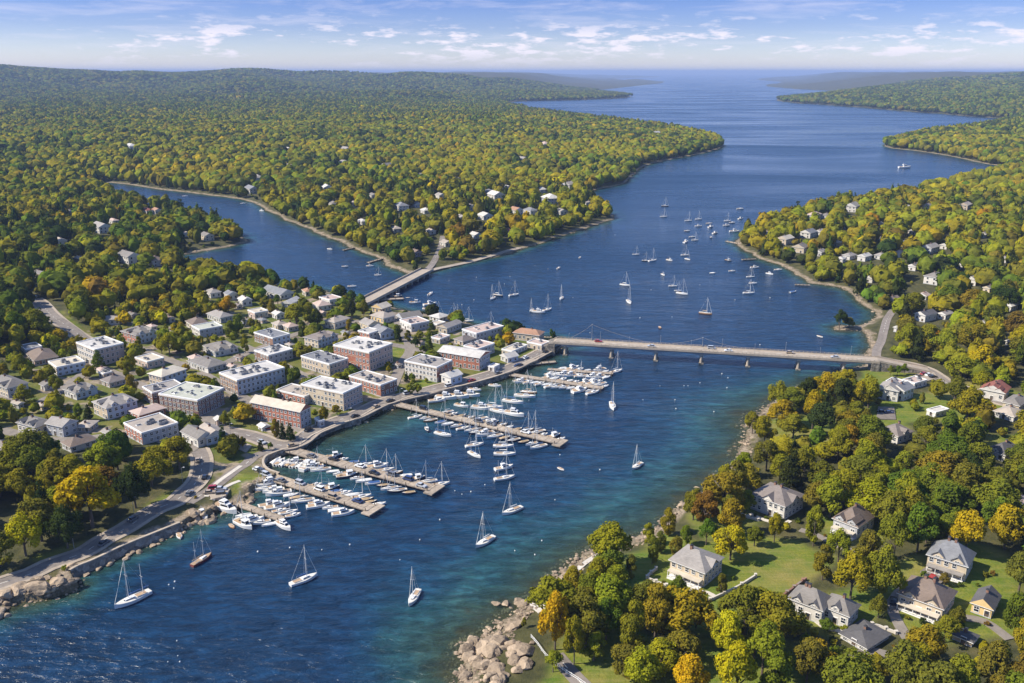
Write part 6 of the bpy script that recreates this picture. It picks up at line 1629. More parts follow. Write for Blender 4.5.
seen = {}
for o, what, where in CARS: seen.setdefault((what, where), []).append(o)
for (what, where), lst in seen.items():
    for k, o in enumerate(lst):
        lab = f'{what} {where}' + ('' if len(lst) == 1 else f', {ordinal(k)} of its colour along it')
        tag(o, lab, 'van' if 'van' in what else 'car', 'cars and vans round the harbour')

# ------------------------------------------------------------------ rocks
ROCKM = stone('shore_rock', (0.10, 0.073, 0.047), (0.40, 0.30, 0.20), 0.4)
ROCKD = stone('weedy_rock', (0.075, 0.06, 0.042), (0.24, 0.19, 0.13), 0.5)
def rock_mesh(name, seed, flat=0.62, sub=3):
    bm = bmesh.new(); bmesh.ops.create_icosphere(bm, subdivisions=sub, radius=1.0)
    rng = random.Random(seed); cuts = []
    for _ in range(11):
        v = Vector((rng.gauss(0, 1), rng.gauss(0, 1), rng.gauss(0, .8))).normalized(); cuts.append((v, rng.uniform(.55, .86)))
    for v in bm.verts:
        for n_, d_ in cuts:
            k = v.co.dot(n_)
            if k > d_: v.co -= n_ * (k - d_)
        v.co.z *= flat
        v.co += Vector((rng.gauss(0, .018), rng.gauss(0, .018), rng.gauss(0, .018)))
    me = bpy.data.meshes.new(name); bm.to_mesh(me); bm.free(); me.materials.append(ROCKM)
    return me
RK = [rock_mesh('boulder', i) for i in range(8)]
rr = random.Random(9)
def boulder(px, py, size, label, group=None, flat=1.0, mesh=None, rz=None):
    x, y, z = PG(px, py)
    o = put('boulder', mesh or rr.choice(RK), None, (x, y, z + size * .1), rr.uniform(0, 6.3) if rz is None else rz, (size * rr.uniform(.85, 1.25), size * rr.uniform(.7, 1.0), size * flat * rr.uniform(.75, 1.05)))
    o.rotation_euler[0] = rr.uniform(-.15, .15)
    tag(o, label, 'boulder', group)
for px, py, s, fl, lab in [(498, 644, 6.0, .55, 'long sloping granite slab crowning the boulder point'), (521, 651, 6.5, .4, 'broad flat tan ledge behind the boulder point'), (486, 648, 4.2, .9, 'upright grey-tan boulder at the seaward side of the sloping slab'),
                           (493, 652, 4.0, .85, 'blocky boulder under the sloping slab'), (466, 652, 3.6, .8, 'outermost pinkish boulder of the point at the waterline'), (483, 667, 4.4, .7, 'wide tan boulder at the foot of the boulder pile'), (497, 669, 3.8, .7, 'flat boulder next to the wide tan boulder at the waterline'),
                           (514, 661, 3.2, .9, 'bluish-grey boulder in the pile, below the broad ledge'), (526, 664, 3.6, .8, 'pale grey boulder beside the bluish one in the pile'), (515, 626, 4.0, .5, 'low ledge of rock along the beach above the point'), (520, 603, 3.4, .6, 'long flat rock awash off the golden trees'),
                           (496, 604, 2.0, .6, 'small round rock standing alone in the shallows, seaward'), (506, 604, 2.0, .6, 'small round rock in the shallows beside the flat rock awash'), (6, 600, 5.0, .7, 'big cracked boulder at the corner below the shore road'), (22, 596, 5.0, .7, 'big rounded boulder of the corner outcrop below the shore road'),
                           (40, 589, 6.0, .75, 'largest pale ledge of the outcrop below the sea wall'), (58, 585, 5.5, .7, 'tan ledge of the outcrop against the end of the sea wall'), (70, 583, 3.0, .6, 'small seaward rock at the end of the sea wall'), (193, 519, 4.0, .7, 'tan outcrop beside the aground-close cruiser')]:
    boulder(px, py, s * .8, lab, None, fl)
for _ in range(70):
    t_ = rr.random(); px = 462 + rr.random() * 96; py = 640 + rr.random() * 52
    x, y, z = PG(px, py); d = float(shore(np.array([x]), np.array([y]))[0])
    if d < -5 or d > 16: continue
    boulder(px, py, rr.uniform(1.0, 2.9), 'tan boulder heaped on the point at the bottom edge of the photo', 'boulders heaped on the point')
for _ in range(36):
    px = rr.uniform(-10, 78); py = 612 - px * .42 + rr.uniform(-16, 7)
    x, y, z = PG(px, py); d = float(shore(np.array([x]), np.array([y]))[0])
    if d < -5 or d > 12: continue
    boulder(px, py, rr.uniform(.9, 2.4), 'brown-grey boulder of the outcrop below the bend of the shore road', 'boulders below the shore road')
for _ in range(34):
    px = rr.uniform(186, 252); py = 528 - (px - 186) * .42 + rr.uniform(-7, 5)
    x, y, z = PG(px, py); d = float(shore(np.array([x]), np.array([y]))[0])
    if d < -4 or d > 9: continue
    boulder(px, py, rr.uniform(.8, 2.2), 'pale boulder along the rocky point below the gravel lot', 'boulders of the rocky point')
wl = smooth_line([P(*p) for p in QUAYS[0][1:]], 1.6); wo = offset_line(wl, -1.0); wd_ = np.gradient(wl, axis=0); wd_ /= np.linalg.norm(wd_, axis=1)[:, None]
for j in range(0, len(wl)):
    if rr.random() < .12: continue
    o_ = rr.uniform(1.2, 4.2); x, y = wl[j][0] + wd_[j][1] * o_, wl[j][1] - wd_[j][0] * o_; s_ = rr.uniform(.55, 1.5)
    o = put('boulder', rr.choice(RK), None, (x, y, .15), rr.uniform(0, 6.3), (s_ * 1.2, s_, s_ * .8))
    tag(o, 'rough boulder lying in the water along the foot of the granite sea wall', 'boulder', 'boulders along the foot of the sea wall')
# the small stones of all the shores: one mass
def rubble():
    T = []
    for i in range(5):
        bm = bmesh.new(); bmesh.ops.create_icosphere(bm, subdivisions=1, radius=1.0); rg = random.Random(i)
        for v in bm.verts: v.co *= rg.uniform(.65, 1.1); v.co.z *= .6
        bm.verts.index_update(); T.append((np.array([v.co[:] for v in bm.verts]), np.array([[v.index for v in f.verts] for f in bm.faces]))); bm.free()
    rg = np.random.default_rng(5)
    n = 150000
    ang = rg.uniform(math.radians(8.5), math.radians(42), n); th = rg.uniform(-.62, .62, n)
    r = CAM_H / np.tan(ang); x, y = r * np.sin(th), r * np.cos(th); d = shore(x, y)
    qd = _interp(_QD, x, y)
    off = fbm(x, y, 30, 2, 88)
    keep = (d > -3.5 - 3 * (off - .3)) & (d < 1 + 12 * np.clip(off - .2, 0, 1)) & ((qd > 7) | (d < 0.6)) & (rg.random(n) < .6)
    x, y, d = x[keep], y[keep], d[keep]; r = np.hypot(x, y)
    z = land_height(x, y, d); s = rg.gamma(1.6, .17, len(x)) + .15 + .0004 * r
    s = np.minimum(s, 1.5)
    Vs, Fs, o_ = [], [], 0
    kind = rg.integers(0, 5, len(x)); rot = rg.uniform(0, 6.3, len(x))
    for k in range(5):
        m = kind == k; v, f = T[k]; n_ = int(m.sum())
        c_, s_ = np.cos(rot[m])[:, None], np.sin(rot[m])[:, None]; ss = s[m][:, None]
        X = (v[None, :, 0] * c_ - v[None, :, 1] * s_) * ss + x[m][:, None]; Y = (v[None, :, 0] * s_ + v[None, :, 1] * c_) * ss + y[m][:, None]; Z = v[None, :, 2] * ss + z[m][:, None] + .05 * ss
        Vs.append(np.stack([X, Y, Z], 2).reshape(-1, 3)); Fs.append((f[None] + (np.arange(n_) * len(v))[:, None, None]).reshape(-1, 3) + o_); o_ += n_ * len(v)
    me = arr_mesh('shore_stones', np.concatenate(Vs), np.concatenate(Fs), [ROCKM])
    tag(put('shore_stones', me), 'loose stones and rubble strewn along the waterline', None, None, 'stuff')
rubble()
# ------------------------------------------------------------------ trees
PAL = {'ygreen': (0.185, 0.175, 0.014), 'olive': (0.132, 0.132, 0.016), 'green': (0.090, 0.122, 0.014), 'dk': (0.036, 0.052, 0.013), 'gold': (0.37, 0.285, 0.010),
       'amber': (0.225, 0.188, 0.012), 'orange': (0.31, 0.185, 0.010), 'rust': (0.150, 0.095, 0.018), 'purple': (0.10, 0.045, 0.05), 'yellow': (0.31, 0.25, 0.010)}
PNAME = {'ygreen': 'yellow-green', 'olive': 'olive green', 'green': 'mid green', 'dk': 'dark green', 'gold': 'golden yellow', 'amber': 'amber-tinged', 'orange': 'orange', 'rust': 'rusty brown', 'purple': 'purple-leaved', 'yellow': 'bright yellow'}

def leaf_mat(name, by_object):
    m, t, b = new_mat(name)
    t.nodes.remove(b)
    if by_object: base = t.nodes.new('ShaderNodeObjectInfo').outputs['Color']
    else:
        a = t.nodes.new('ShaderNodeAttribute'); a.attribute_name = 'tint'; base = a.outputs['Color']
    g = t.nodes.new('ShaderNodeNewGeometry')
    n1 = noise(t, g.outputs['Position'], 0.30, 2.0, 0.6); n2 = noise(t, g.outputs['Position'], 1.7, 2.0, 0.6)
    f = math_n(t, 'ADD', math_n(t, 'MULTIPLY', n1, 0.9), math_n(t, 'MULTIPLY', n2, 0.9))
    col = mix(t, 1.0, base, ramp(t, f, [(0.55, (0.50, 0.56, 0.62)), (0.9, (1.0, 1.0, 1.0)), (1.0, (1.30, 1.24, 0.9))]), 'MULTIPLY')
    d = t.nodes.new('ShaderNodeBsdfDiffuse'); lk(t, col, d.inputs[0])
    tl = t.nodes.new('ShaderNodeBsdfTranslucent'); lk(t, mix(t, 1.0, col, (1.25, 1.15, 0.7), 'MULTIPLY'), tl.inputs[0])
    ms = t.nodes.new('ShaderNodeMixShader'); ms.inputs[0].default_value = 0.24
    lk(t, d.outputs[0], ms.inputs[1]); lk(t, tl.outputs[0], ms.inputs[2])
    lk(t, ms.outputs[0], t.nodes['Material Output'].inputs['Surface'])
    return m
LEAF_O, LEAF_F = leaf_mat('leaves', True), leaf_mat('woodland_leaves', False)
BARK = plain('bark', (0.10, 0.075, 0.055), 0.95, 0.25, 2.0)

def crown_arrays(kind, seed, nleaf, leaf, tri=False, core=True):
    """leaf faces for a crown 1 wide and 1 tall: lobes hung round an uneven centre, leaves facing out of their lobe"""
    g = np.random.default_rng(seed)
    lobes = []
    if kind == 'broad':
        n = g.integers(24, 34)
        lean = g.normal(0, .05, 2)
        for i in range(n):
            v = g.normal(size=3); v /= np.linalg.norm(v); v[2] = abs(v[2]) * 1.0 - .45 if g.random() < .8 else v[2]
            rr_ = g.uniform(.18, .40)
            c = np.array([v[0] * rr_ + lean[0] * (v[2] + .5), v[1] * rr_ + lean[1] * (v[2] + .5), .5 + v[2] * .36])
            lobes.append((c, g.uniform(.085, .175) * np.array([1, 1, .95])))
        lobes.append((np.array([0, 0, .76]), np.array([.2, .2, .2])))
    elif kind == 'tall':
        for i in range(15):
            z = .1 + .8 * i / 14; w = .34 * math.sin(math.pi * min(1, (z + .12) / 1.05)) ** .7
            a = g.uniform(0, 6.3); lobes.append((np.array([math.cos(a) * w * .7, math.sin(a) * w * .7, z]), g.uniform(.15, .21) * np.array([1, 1, .62])))
    else:                                               # conifer: whorls that narrow to a tip
        for i in range(11):
            z = .06 + .86 * i / 10; w = .42 * (1 - z) ** .8 + .03
            for k in range(4 if z < .7 else 2):
                a = g.uniform(0, 6.3); lobes.append((np.array([math.cos(a) * w * .62, math.sin(a) * w * .62, z]), np.array([.10 + .55 * w * .5, .10 + .55 * w * .5, .075])))
    w8 = np.array([s[0] * s[1] for _, s in lobes]); w8 /= w8.sum()
    idx = g.choice(len(lobes), nleaf, p=w8)
    C_ = np.array([l[0] for l in lobes])[idx]; S_ = np.array([l[1] for l in lobes])[idx]
    d = g.normal(size=(nleaf, 3)); d += (C_ - np.array([0, 0, .42])) * 2.2; d /= np.linalg.norm(d, axis=1)[:, None]
    p = C_ + d * S_ * g.uniform(.60, 1.14, (nleaf, 1))
    nn = d + g.normal(0, .38, (nleaf, 3)); nn[:, 2] += .22; nn /= np.linalg.norm(nn, axis=1)[:, None]
    ref = g.normal(size=(nleaf, 3)); u = np.cross(nn, ref); u /= np.linalg.norm(u, axis=1)[:, None]; v = np.cross(nn, u)
    s = leaf * g.uniform(.6, 1.35, (nleaf, 1))
    if tri:
        V = np.stack([p + u * s, p - u * s * .6 + v * s * .85, p - u * s * .6 - v * s * .85], 1).reshape(-1, 3); F = np.arange(nleaf * 3).reshape(-1, 3)
    else:
        b = nn * s * .25
        V = np.stack([p + u * s * 1.1, p + v * s * .7 - b, p - u * s * .9, p - v * s * .75 - b], 1).reshape(-1, 3); F = np.arange(nleaf * 4).reshape(-1, 4)
    return V, F

def blob_arrays(kind, seed, sub):
    bm = bmesh.new(); bmesh.ops.create_icosphere(bm, subdivisions=sub, radius=.5); g = random.Random(seed)
    lob = [(Vector((g.gauss(0, 1), g.gauss(0, 1), abs(g.gauss(0, 1)))).normalized(), g.uniform(.82, 1.12)) for _ in range(7)]
    for v in bm.verts:
        n = v.co.normalized(); k = max((n.dot(l) ** 6) * a for l, a in lob)
        v.co = v.co * (.80 + .30 * k + g.uniform(-.09, .09))
        if kind == 'conifer':
            z = v.co.z + .5; v.co.x *= (1.05 - z) * .95; v.co.y *= (1.05 - z) * .95
        v.co.z += .5
    V = np.array([v.co[:] for v in bm.verts]); bm.verts.index_update(); F = np.array([[v.index for v in f.verts] for f in bm.faces]); bm.free()
    return V, F

def with_core(kind, seed, n, leaf, sub, k):
    V, F = crown_arrays(kind, seed, n, leaf, True); V2, F2 = blob_arrays(kind, seed, sub)
    V2 = (V2 - np.array([0, 0, .5])) * np.array([k, k, k]) + np.array([0, 0, .47])
    return np.concatenate([V, V2]), np.concatenate([F, F2 + len(V)])

KINDS = [('broad', i) for i in range(7)] + [('tall', i) for i in range(2)] + [('conifer', i) for i in range(2)]
CROWN0 = [arr_mesh('crown', *crown_arrays(k, 100 + s * 7, 4200 if k != 'conifer' else 2600, .0305 if k != 'conifer' else .034), [LEAF_O]) for k, s in KINDS]
def trunk_mesh(seed, tall):
    g = random.Random(seed); mb = MB()
    mb.tube((0, 0, -.05), (g.uniform(-.01, .01), g.uniform(-.01, .01), .45), .032, .02, n=7); mb.tube((0, 0, .43), (.0, .01, .8 if tall else .68), .02, .007, n=6)
    for k in range(0 if tall else 6):
        a = k * 1.05 + g.uniform(-.3, .3); z = g.uniform(.22, .42); r = g.uniform(.18, .30)
        m1 = (math.cos(a) * r * .5, math.sin(a) * r * .5, z + .14)
        mb.tube((0, 0, z), m1, .016, .011, n=5); mb.tube(m1, (math.cos(a + .2) * r, math.sin(a + .2) * r, z + .32), .011, .004, n=4)
    return mb.mesh('trunk', [BARK])
TRUNK = [trunk_mesh(i, False) for i in range(3)] + [trunk_mesh(9, True)]

# --- where trees may stand
def free_of_things(x, y, h):
    """False under roofs, on roads, lawns, car parks, and in front of houses where a crown would hide them"""
    ok = np.ones(len(x), bool)
    r = np.hypot(x, y); sx, sy = x / r, y / r
    for n, a, b, H_, z in FOOT:
        c = n + (a + b) / 2; R_ = (a.length + b.length) / 2 + 80
        near = (abs(x - c.x) < R_) & (abs(y - c.y) < R_) & ok
        if not near.any(): continue
        i = np.nonzero(near)[0]
        dist = math.hypot(c.x, c.y); tanv = CAM_H / dist
        ext_i = np.clip((h[i] * 1.05 - H_ * (.30 if dist > 560 else .45)) / tanv + 2, 2.0, 75.0 if dist > 560 else 40.0); ext = float(ext_i.max())
        ua, ub = a.normalized(), b.normalized()
        # a spot is barred if it, or the spot up to ext beyond it (seen from the camera), is under the roof
        for k in np.linspace(0, ext, max(2, int(ext / 4) + 1)):
            qx, qy = x[i] + sx[i] * k - n.x, y[i] + sy[i] * k - n.y
            s, t = qx * ua.x + qy * ua.y, qx * ub.x + qy * ub.y
            m = 2.8 if k == 0 else 1.2
            ok[i] &= ~((k <= ext_i) & (s > -m) & (s < a.length + m) & (t > -m) & (t < b.length + m))
    for c, hw in ROADS:
        cx, cy = c[:, 0], c[:, 1]
        near = (x > cx.min() - 25) & (x < cx.max() + 25) & (y > cy.min() - 25) & (y < cy.max() + 25) & ok
        i = np.nonzero(near)[0]
        if not len(i): continue
        st = max(1, len(c) // 160)
        dd = seg_dist(x[i], y[i], [tuple(p) for p in c[::st]] + [tuple(c[-1])], False)
        ok[i] &= dd > hw + 2.4
    for poly in PATCHES: ok &= ~inside(x, y, poly)
    return ok

KEY = [  # hand placed: base x, base y, crown width and height in photo pixels, colour, kind
    (93, 527, 64, 60, 'gold', 'broad'), (26, 556, 40, 44, 'gold', 'broad'), (68, 548, 36, 44, 'dk', 'broad'), (136, 508, 36, 46, 'dk', 'broad'), (152, 486, 38, 34, 'amber', 'broad'), (118, 470, 36, 40, 'green', 'broad'), (180, 470, 32, 34, 'ygreen', 'broad'),
    (224, 452, 12, 27, 'dk', 'conifer'), (226, 427, 11, 17, 'ygreen', 'broad'), (276, 438, 11, 19, 'ygreen', 'tall'), (283, 439, 10, 16, 'dk', 'conifer'), (290.5, 440.5, 11, 17, 'dk', 'conifer'), (260.8, 451, 8, 11, 'dk', 'conifer'), (243, 448, 9, 12, 'ygreen', 'broad'),
    (324, 424, 13, 18, 'ygreen', 'broad'), (337, 415, 12, 10, 'ygreen', 'broad'), (271, 450, 7, 8, 'green', 'broad'), (410, 395, 11, 12, 'ygreen', 'broad'), (418, 394, 9, 11, 'ygreen', 'broad'), (388.5, 373.5, 7, 8, 'ygreen', 'broad'), (397.6, 338, 11, 14, 'green', 'broad'),
    (408, 342, 8, 12, 'olive', 'tall'), (416, 348, 10, 12, 'dk', 'broad'), (429, 353, 11, 20, 'green', 'conifer'), (423, 354, 8, 9, 'green', 'broad'), (431.4, 332, 9, 12, 'green', 'conifer'), (420, 317, 6, 7, 'olive', 'broad'), (364, 317, 11, 17, 'olive', 'broad'), (405.5, 316, 7, 6, 'green', 'broad'),
    (511, 339, 6, 9, 'olive', 'broad'), (551, 336, 4.5, 8, 'green', 'tall'), (554, 341, 5, 10, 'dk', 'tall'), (98.6, 369, 15, 19, 'green', 'conifer'), (130, 380, 14, 24, 'ygreen', 'tall'), (139.5, 350.5, 9, 14, 'olive', 'tall'), (170, 356, 22, 24, 'amber', 'broad'), (162, 354, 14, 20, 'olive', 'broad'),
    (174, 333, 8, 8, 'yellow', 'broad'), (166, 333, 7, 9, 'ygreen', 'broad'), (48, 351, 10, 17, 'green', 'conifer'), (60, 357, 9, 15, 'green', 'tall'), (21.5, 377, 19, 23, 'ygreen', 'broad'), (57, 393, 17, 19, 'ygreen', 'broad'), (25, 404, 22, 20, 'ygreen', 'conifer'), (229.5, 316, 17, 21, 'gold', 'broad'),
    (186, 317, 20, 25, 'amber', 'broad'), (231, 338, 14, 17, 'olive', 'tall'), (239, 326, 12, 12, 'green', 'broad'), (266, 311, 14, 15, 'olive', 'broad'), (278, 307, 10, 13, 'green', 'broad'), (245.5, 353, 10, 19, 'ygreen', 'tall'), (189, 353, 12, 12, 'olive', 'broad'), (297, 328, 30, 25, 'ygreen', 'broad'),
    (317.5, 328, 15, 20, 'dk', 'broad'), (302, 333, 9, 13, 'green', 'tall'), (352, 319, 13, 21, 'dk', 'broad'), (349.5, 331, 8, 12, 'ygreen', 'tall'), (346, 344, 9, 12, 'ygreen', 'tall'), (364.5, 314, 10, 14, 'olive', 'tall'), (133, 398, 15, 24, 'ygreen', 'broad'), (79.5, 421, 11, 18, 'ygreen', 'tall'), (89, 421, 13, 17, 'dk', 'conifer'),
    (839, 329, 16, 20, 'dk', 'broad'), (849, 327, 14, 10, 'olive', 'broad'), (812, 429, 27, 40, 'orange', 'broad'), (838, 414, 30, 36, 'dk', 'broad'), (858, 414, 24, 34, 'amber', 'broad'), (778, 412, 24, 32, 'ygreen', 'broad'), (1000, 391, 14, 12, 'purple', 'broad'), (555, 650, 34, 56, 'gold', 'broad'), (574, 664, 24, 46, 'amber', 'broad'),
    (965, 554, 42, 44, 'yellow', 'broad'), (1004, 549, 40, 44, 'yellow', 'broad'), (735, 700, 52, 54, 'yellow', 'broad'), (640, 694, 44, 44, 'amber', 'broad'), (690, 704, 46, 46, 'gold', 'broad'), (631, 579, 16, 23, 'olive', 'tall'), (648, 624, 42, 42, 'green', 'broad'), (678, 602, 20, 26, 'olive', 'broad'), (720.5, 594, 15, 20, 'olive', 'tall'),
    (696, 628, 22, 20, 'gold', 'broad'), (652, 564, 16, 28, 'ygreen', 'tall'), (676, 558, 15, 22, 'olive', 'broad'), (730, 560, 38, 34, 'gold', 'broad'), (774, 542, 20, 29, 'amber', 'broad'), (813, 546, 22, 40, 'ygreen', 'tall'), (754, 546, 20, 20, 'olive', 'broad'), (826, 630, 18, 10, 'green', 'broad'), (878, 618, 18, 24, 'olive', 'broad'),
    (980, 391, 20, 22, 'amber', 'broad'), (880, 396, 9, 12, 'green', 'broad'), (890, 376, 9, 11, 'olive', 'broad'), (897, 376, 8, 11, 'green', 'broad'), (904, 375, 9, 12, 'green', 'broad'), (606, 640, 34, 40, 'green', 'broad'), (553, 672, 22, 20, 'ygreen', 'broad'), (524, 628, 7, 10, 'ygreen', 'broad'),
    (822, 580, 24, 34, 'olive', 'tall'), (850, 600, 42, 50, 'amber', 'broad'), (880, 602, 40, 54, 'ygreen', 'broad'), (893, 562, 38, 50, 'olive', 'broad'), (917, 552, 36, 48, 'green', 'broad'), (908, 530, 40, 44, 'ygreen', 'broad'), (1018, 594, 36, 44, 'olive', 'broad'),
    (1014, 636, 34, 42, 'green', 'broad'), (762, 676, 48, 52, 'ygreen', 'broad'), (728, 660, 40, 46, 'gold', 'broad'), (806, 684, 42, 44, 'olive', 'broad'), (846, 706, 58, 54, 'olive', 'broad'), (898, 702, 56, 58, 'olive', 'broad'), (924, 670, 44, 44, 'ygreen', 'broad'), (955, 706, 52, 50, 'ygreen', 'broad'), (992, 692, 44, 50, 'olive', 'broad'),
    (1018, 700, 40, 46, 'rust', 'broad'), (957, 626, 16, 20, 'olive', 'broad'), (944, 585, 14, 12, 'rust', 'broad'), (868, 570, 30, 38, 'olive', 'broad'), (838, 562, 26, 34, 'ygreen', 'broad'), (950, 548, 30, 36, 'olive', 'broad'), (745, 512, 22, 22, 'ygreen', 'broad'), (728, 520, 24, 26, 'olive', 'broad'), (712, 505, 20, 22, 'amber', 'broad'),
    (706, 545, 22, 26, 'green', 'broad'), (766, 470, 30, 30, 'olive', 'broad'), (742, 478, 24, 26, 'ygreen', 'broad'), (726, 486, 20, 22, 'ygreen', 'broad'), (764, 446, 26, 30, 'amber', 'broad'), (752, 434, 18, 22, 'ygreen', 'broad'), (800, 480, 30, 32, 'olive', 'broad'), (820, 494, 30, 34, 'green', 'broad'),
    (596, 590, 30, 30, 'ygreen', 'broad'), (572, 592, 26, 24, 'ygreen', 'broad'), (548, 606, 24, 26, 'amber', 'broad'), (590, 612, 34, 38, 'olive', 'broad'), (693, 520, 26, 30, 'olive', 'broad'), (668, 535, 20, 26, 'ygreen', 'tall'), (648, 546, 14, 22, 'ygreen', 'tall'), (660, 552, 16, 20, 'olive', 'tall'), (686, 545, 16, 20, 'green', 'broad')]
pts = []                      # x, y, crown width, height, colour key, kind, hand placed
for bx, by, w, h, c, k in KEY:
    x, y, z = PG(bx, by); s = float(px_scale(x, y, z)); dn = math.atan2(CAM_H, math.hypot(x, y))
    pts.append((x, y, w / s, h / s / math.cos(dn) , c, k, 1))
g = np.random.default_rng(17)
X, Y, S = [], [], []
r = 190.0
while r < 8200:
    s = 9.3 if r < 700 else 9.3 + (r - 700) * .0030
    n = int(1.26 * r / s)
    th = (np.arange(n) + g.uniform(-.42, .42, n)) / n * 1.26 - .63
    rr_ = r + g.uniform(-.42, .42, n) * s
    X.append(rr_ * np.sin(th)); Y.append(rr_ * np.cos(th)); S.append(np.full(n, s)); r += s * .88
r = 250.0
while r < 800:                                    # the streets and gardens of the town are planted more closely
    n = int(.75 * r / 7.5); th = (np.arange(n) + g.uniform(-.45, .45, n)) / n * .75 - .62; rr_ = r + g.uniform(-.45, .45, n) * 7.5
    tx, ty = rr_ * np.sin(th), rr_ * np.cos(th); tm = (_interp(_TS, tx, ty) > 0) & (g.random(n) < .6)
    X.append(tx[tm]); Y.append(ty[tm]); S.append(np.full(int(tm.sum()), 8.0)); r += 7.0
X, Y, S = map(np.concatenate, (X, Y, S))
D = shore(X, Y); R = np.hypot(X, Y); TW = _interp(_TS, X, Y); LW = _interp(_LW, X, Y)
big = np.clip(fbm(X, Y, 60.0, 2, 61), 0, 1)
cw = S * (.86 + 1.0 * g.random(len(X)) ** 1.7) * np.where(R < 700, .92 + .35 * big, 1.0)
hh = np.minimum(cw * g.uniform(.80, 1.28, len(X)), np.where(R < 2500, 16.5, 19))
intown = TW > -6
cw = np.where(intown, cw * .68, cw); hh = np.where(intown, np.clip(hh * .72, 4, 9.5), hh)
setback = 2.0 + 7 * fbm(X, Y, 40.0, 2, 71) * sstep(2500, 300, R)
setback = np.where((R < 540) & (X > -40), 8.5 + 7 * fbm(X, Y, 40.0, 2, 71), setback)
POINT = [P(*p_) for p_ in [(440, 700), (455, 640), (520, 600), (545, 592), (549, 640), (562, 690), (560, 720)]]
setback = np.where(inside(X, Y, POINT), 999, setback)
setback = np.where((R < 900) & (_interp(_QD, X, Y) < 25) & (TW < 0), 17, setback)
keep = (D > setback) & ~((LW > -1.0) & (g.random(len(X)) > np.where(D < 22, .55, .05))) & ~(intown & (g.random(len(X)) > .92))
# clearings and gaps between the crowns
keep &= fbm(X, Y, 26.0, 2, 81) > np.where(R < 700, .27, .27)
X, Y, D, R, cw, hh, intown = [a[keep] for a in (X, Y, D, R, cw, hh, intown)]
ok = free_of_things(X, Y, hh)
# where a tall tree would stand in a house's way, a small garden tree may
lowh = np.where(ok, hh, g.uniform(2.6, 5.6, len(X))); small = ~ok & (g.random(len(X)) < .8)
cw = np.where(ok, cw, np.minimum(cw, lowh * g.uniform(.75, 1.15, len(X)))); hh = lowh
ok = ok | (small & free_of_things(X, Y, hh))
tpx, tpy, _d = proj(X, Y, land_height(X, Y) + hh * 1.03)
ok &= ~((R < 620) & (tpx > 745) & (tpx < 892) & (tpy < 356 + (tpx - 720) * .066) & (tpy > 330) & (Y < np.interp(X, [P(700, 361.5)[0], P(880, 372)[0]], [P(700, 361.5)[1], P(880, 372)[1]])))
ok &= ~inside(X, Y, [P(*p_) for p_ in [(850, 372), (885, 362), (915, 366), (940, 376), (930, 384), (900, 374), (866, 378)]])
for kx, ky, kw, kh, *_ in pts: ok &= np.hypot(X - kx, Y - ky) > kw * .40 + cw_min if False else np.hypot(X - kx, Y - ky) > kw * .42 + 1.5
X, Y, D, R, cw, hh, intown = [a[ok] for a in (X, Y, D, R, cw, hh, intown)]
PK = list(PAL)
u = g.random(len(X)); pz = fbm(X, Y, 90.0, 3, 91); pz2 = fbm(X, Y, 420.0, 2, 93)
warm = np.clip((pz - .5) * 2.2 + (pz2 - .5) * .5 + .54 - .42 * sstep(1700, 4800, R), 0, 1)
cols = np.empty(len(X), object)
fg = R < 420
for i in range(len(X)):
    w_ = warm[i]; q = u[i]
    if R[i] > 1500 and g.random() < min(.85, (R[i] - 1500) / 3000): cols[i] = 'dk' if q < .5 else 'green' if q < .8 else 'olive'; continue  # far crowns tinted darker: the shade between trees is put into their colour
    if w_ > .62: c = 'amber' if q < .22 else 'ygreen' if q < .70 else 'olive' if q < .92 else ('gold' if q < .965 else 'orange' if q < .975 else 'rust')
    elif w_ > .36: c = 'ygreen' if q < .46 else 'olive' if q < .78 else 'amber' if q < .86 else 'green'
    else: c = 'olive' if q < .34 else 'green' if q < .60 else 'dk' if q < .84 else 'ygreen'
    if R[i] > 900 and c in ('gold', 'orange', 'rust') and g.random() < .75: c = 'ygreen'
    cols[i] = c
kn = g.random(len(X)); con = fbm(X, Y, 130.0, 2, 95)
kinds = np.where(kn < np.where(R < 520, .02, np.where(con > .56, .36, .10)), 'conifer', np.where(kn > .90, 'tall', 'broad'))
for i in range(len(X)):
    if kinds[i] == 'conifer': cols[i] = 'dk' if u[i] < .7 else 'green'
cw = np.where(kinds == 'conifer', cw * .62, np.where(kinds == 'tall', cw * .72, cw)); hh = np.where(kinds != 'broad', hh * 1.12, hh)
# every tree in one list, largest in the photo first
NK = len(pts)
X = np.concatenate([[p[0] for p in pts], X]); Y = np.concatenate([[p[1] for p in pts], Y]); cw = np.concatenate([[p[2] for p in pts], cw]); hh = np.concatenate([[p[3] for p in pts], hh])
cols = np.concatenate([np.array([p[4] for p in pts], object), cols]); kinds = np.concatenate([[p[5] for p in pts], kinds])
Z = land_height(X, Y); R = np.hypot(X, Y)
px_, py_, dep = proj(X, Y, Z + hh * .5)
size = np.sqrt(cw * hh) * FPX / dep
inview = (px_ > -12) & (px_ < W + 12) & (py_ < H + 22)
rank = np.where(inview, size, 0); rank[:NK] += 1000
order = np.argsort(-rank)
SOLO, REST = order[:300], order[300:]
rt = random.Random(23)

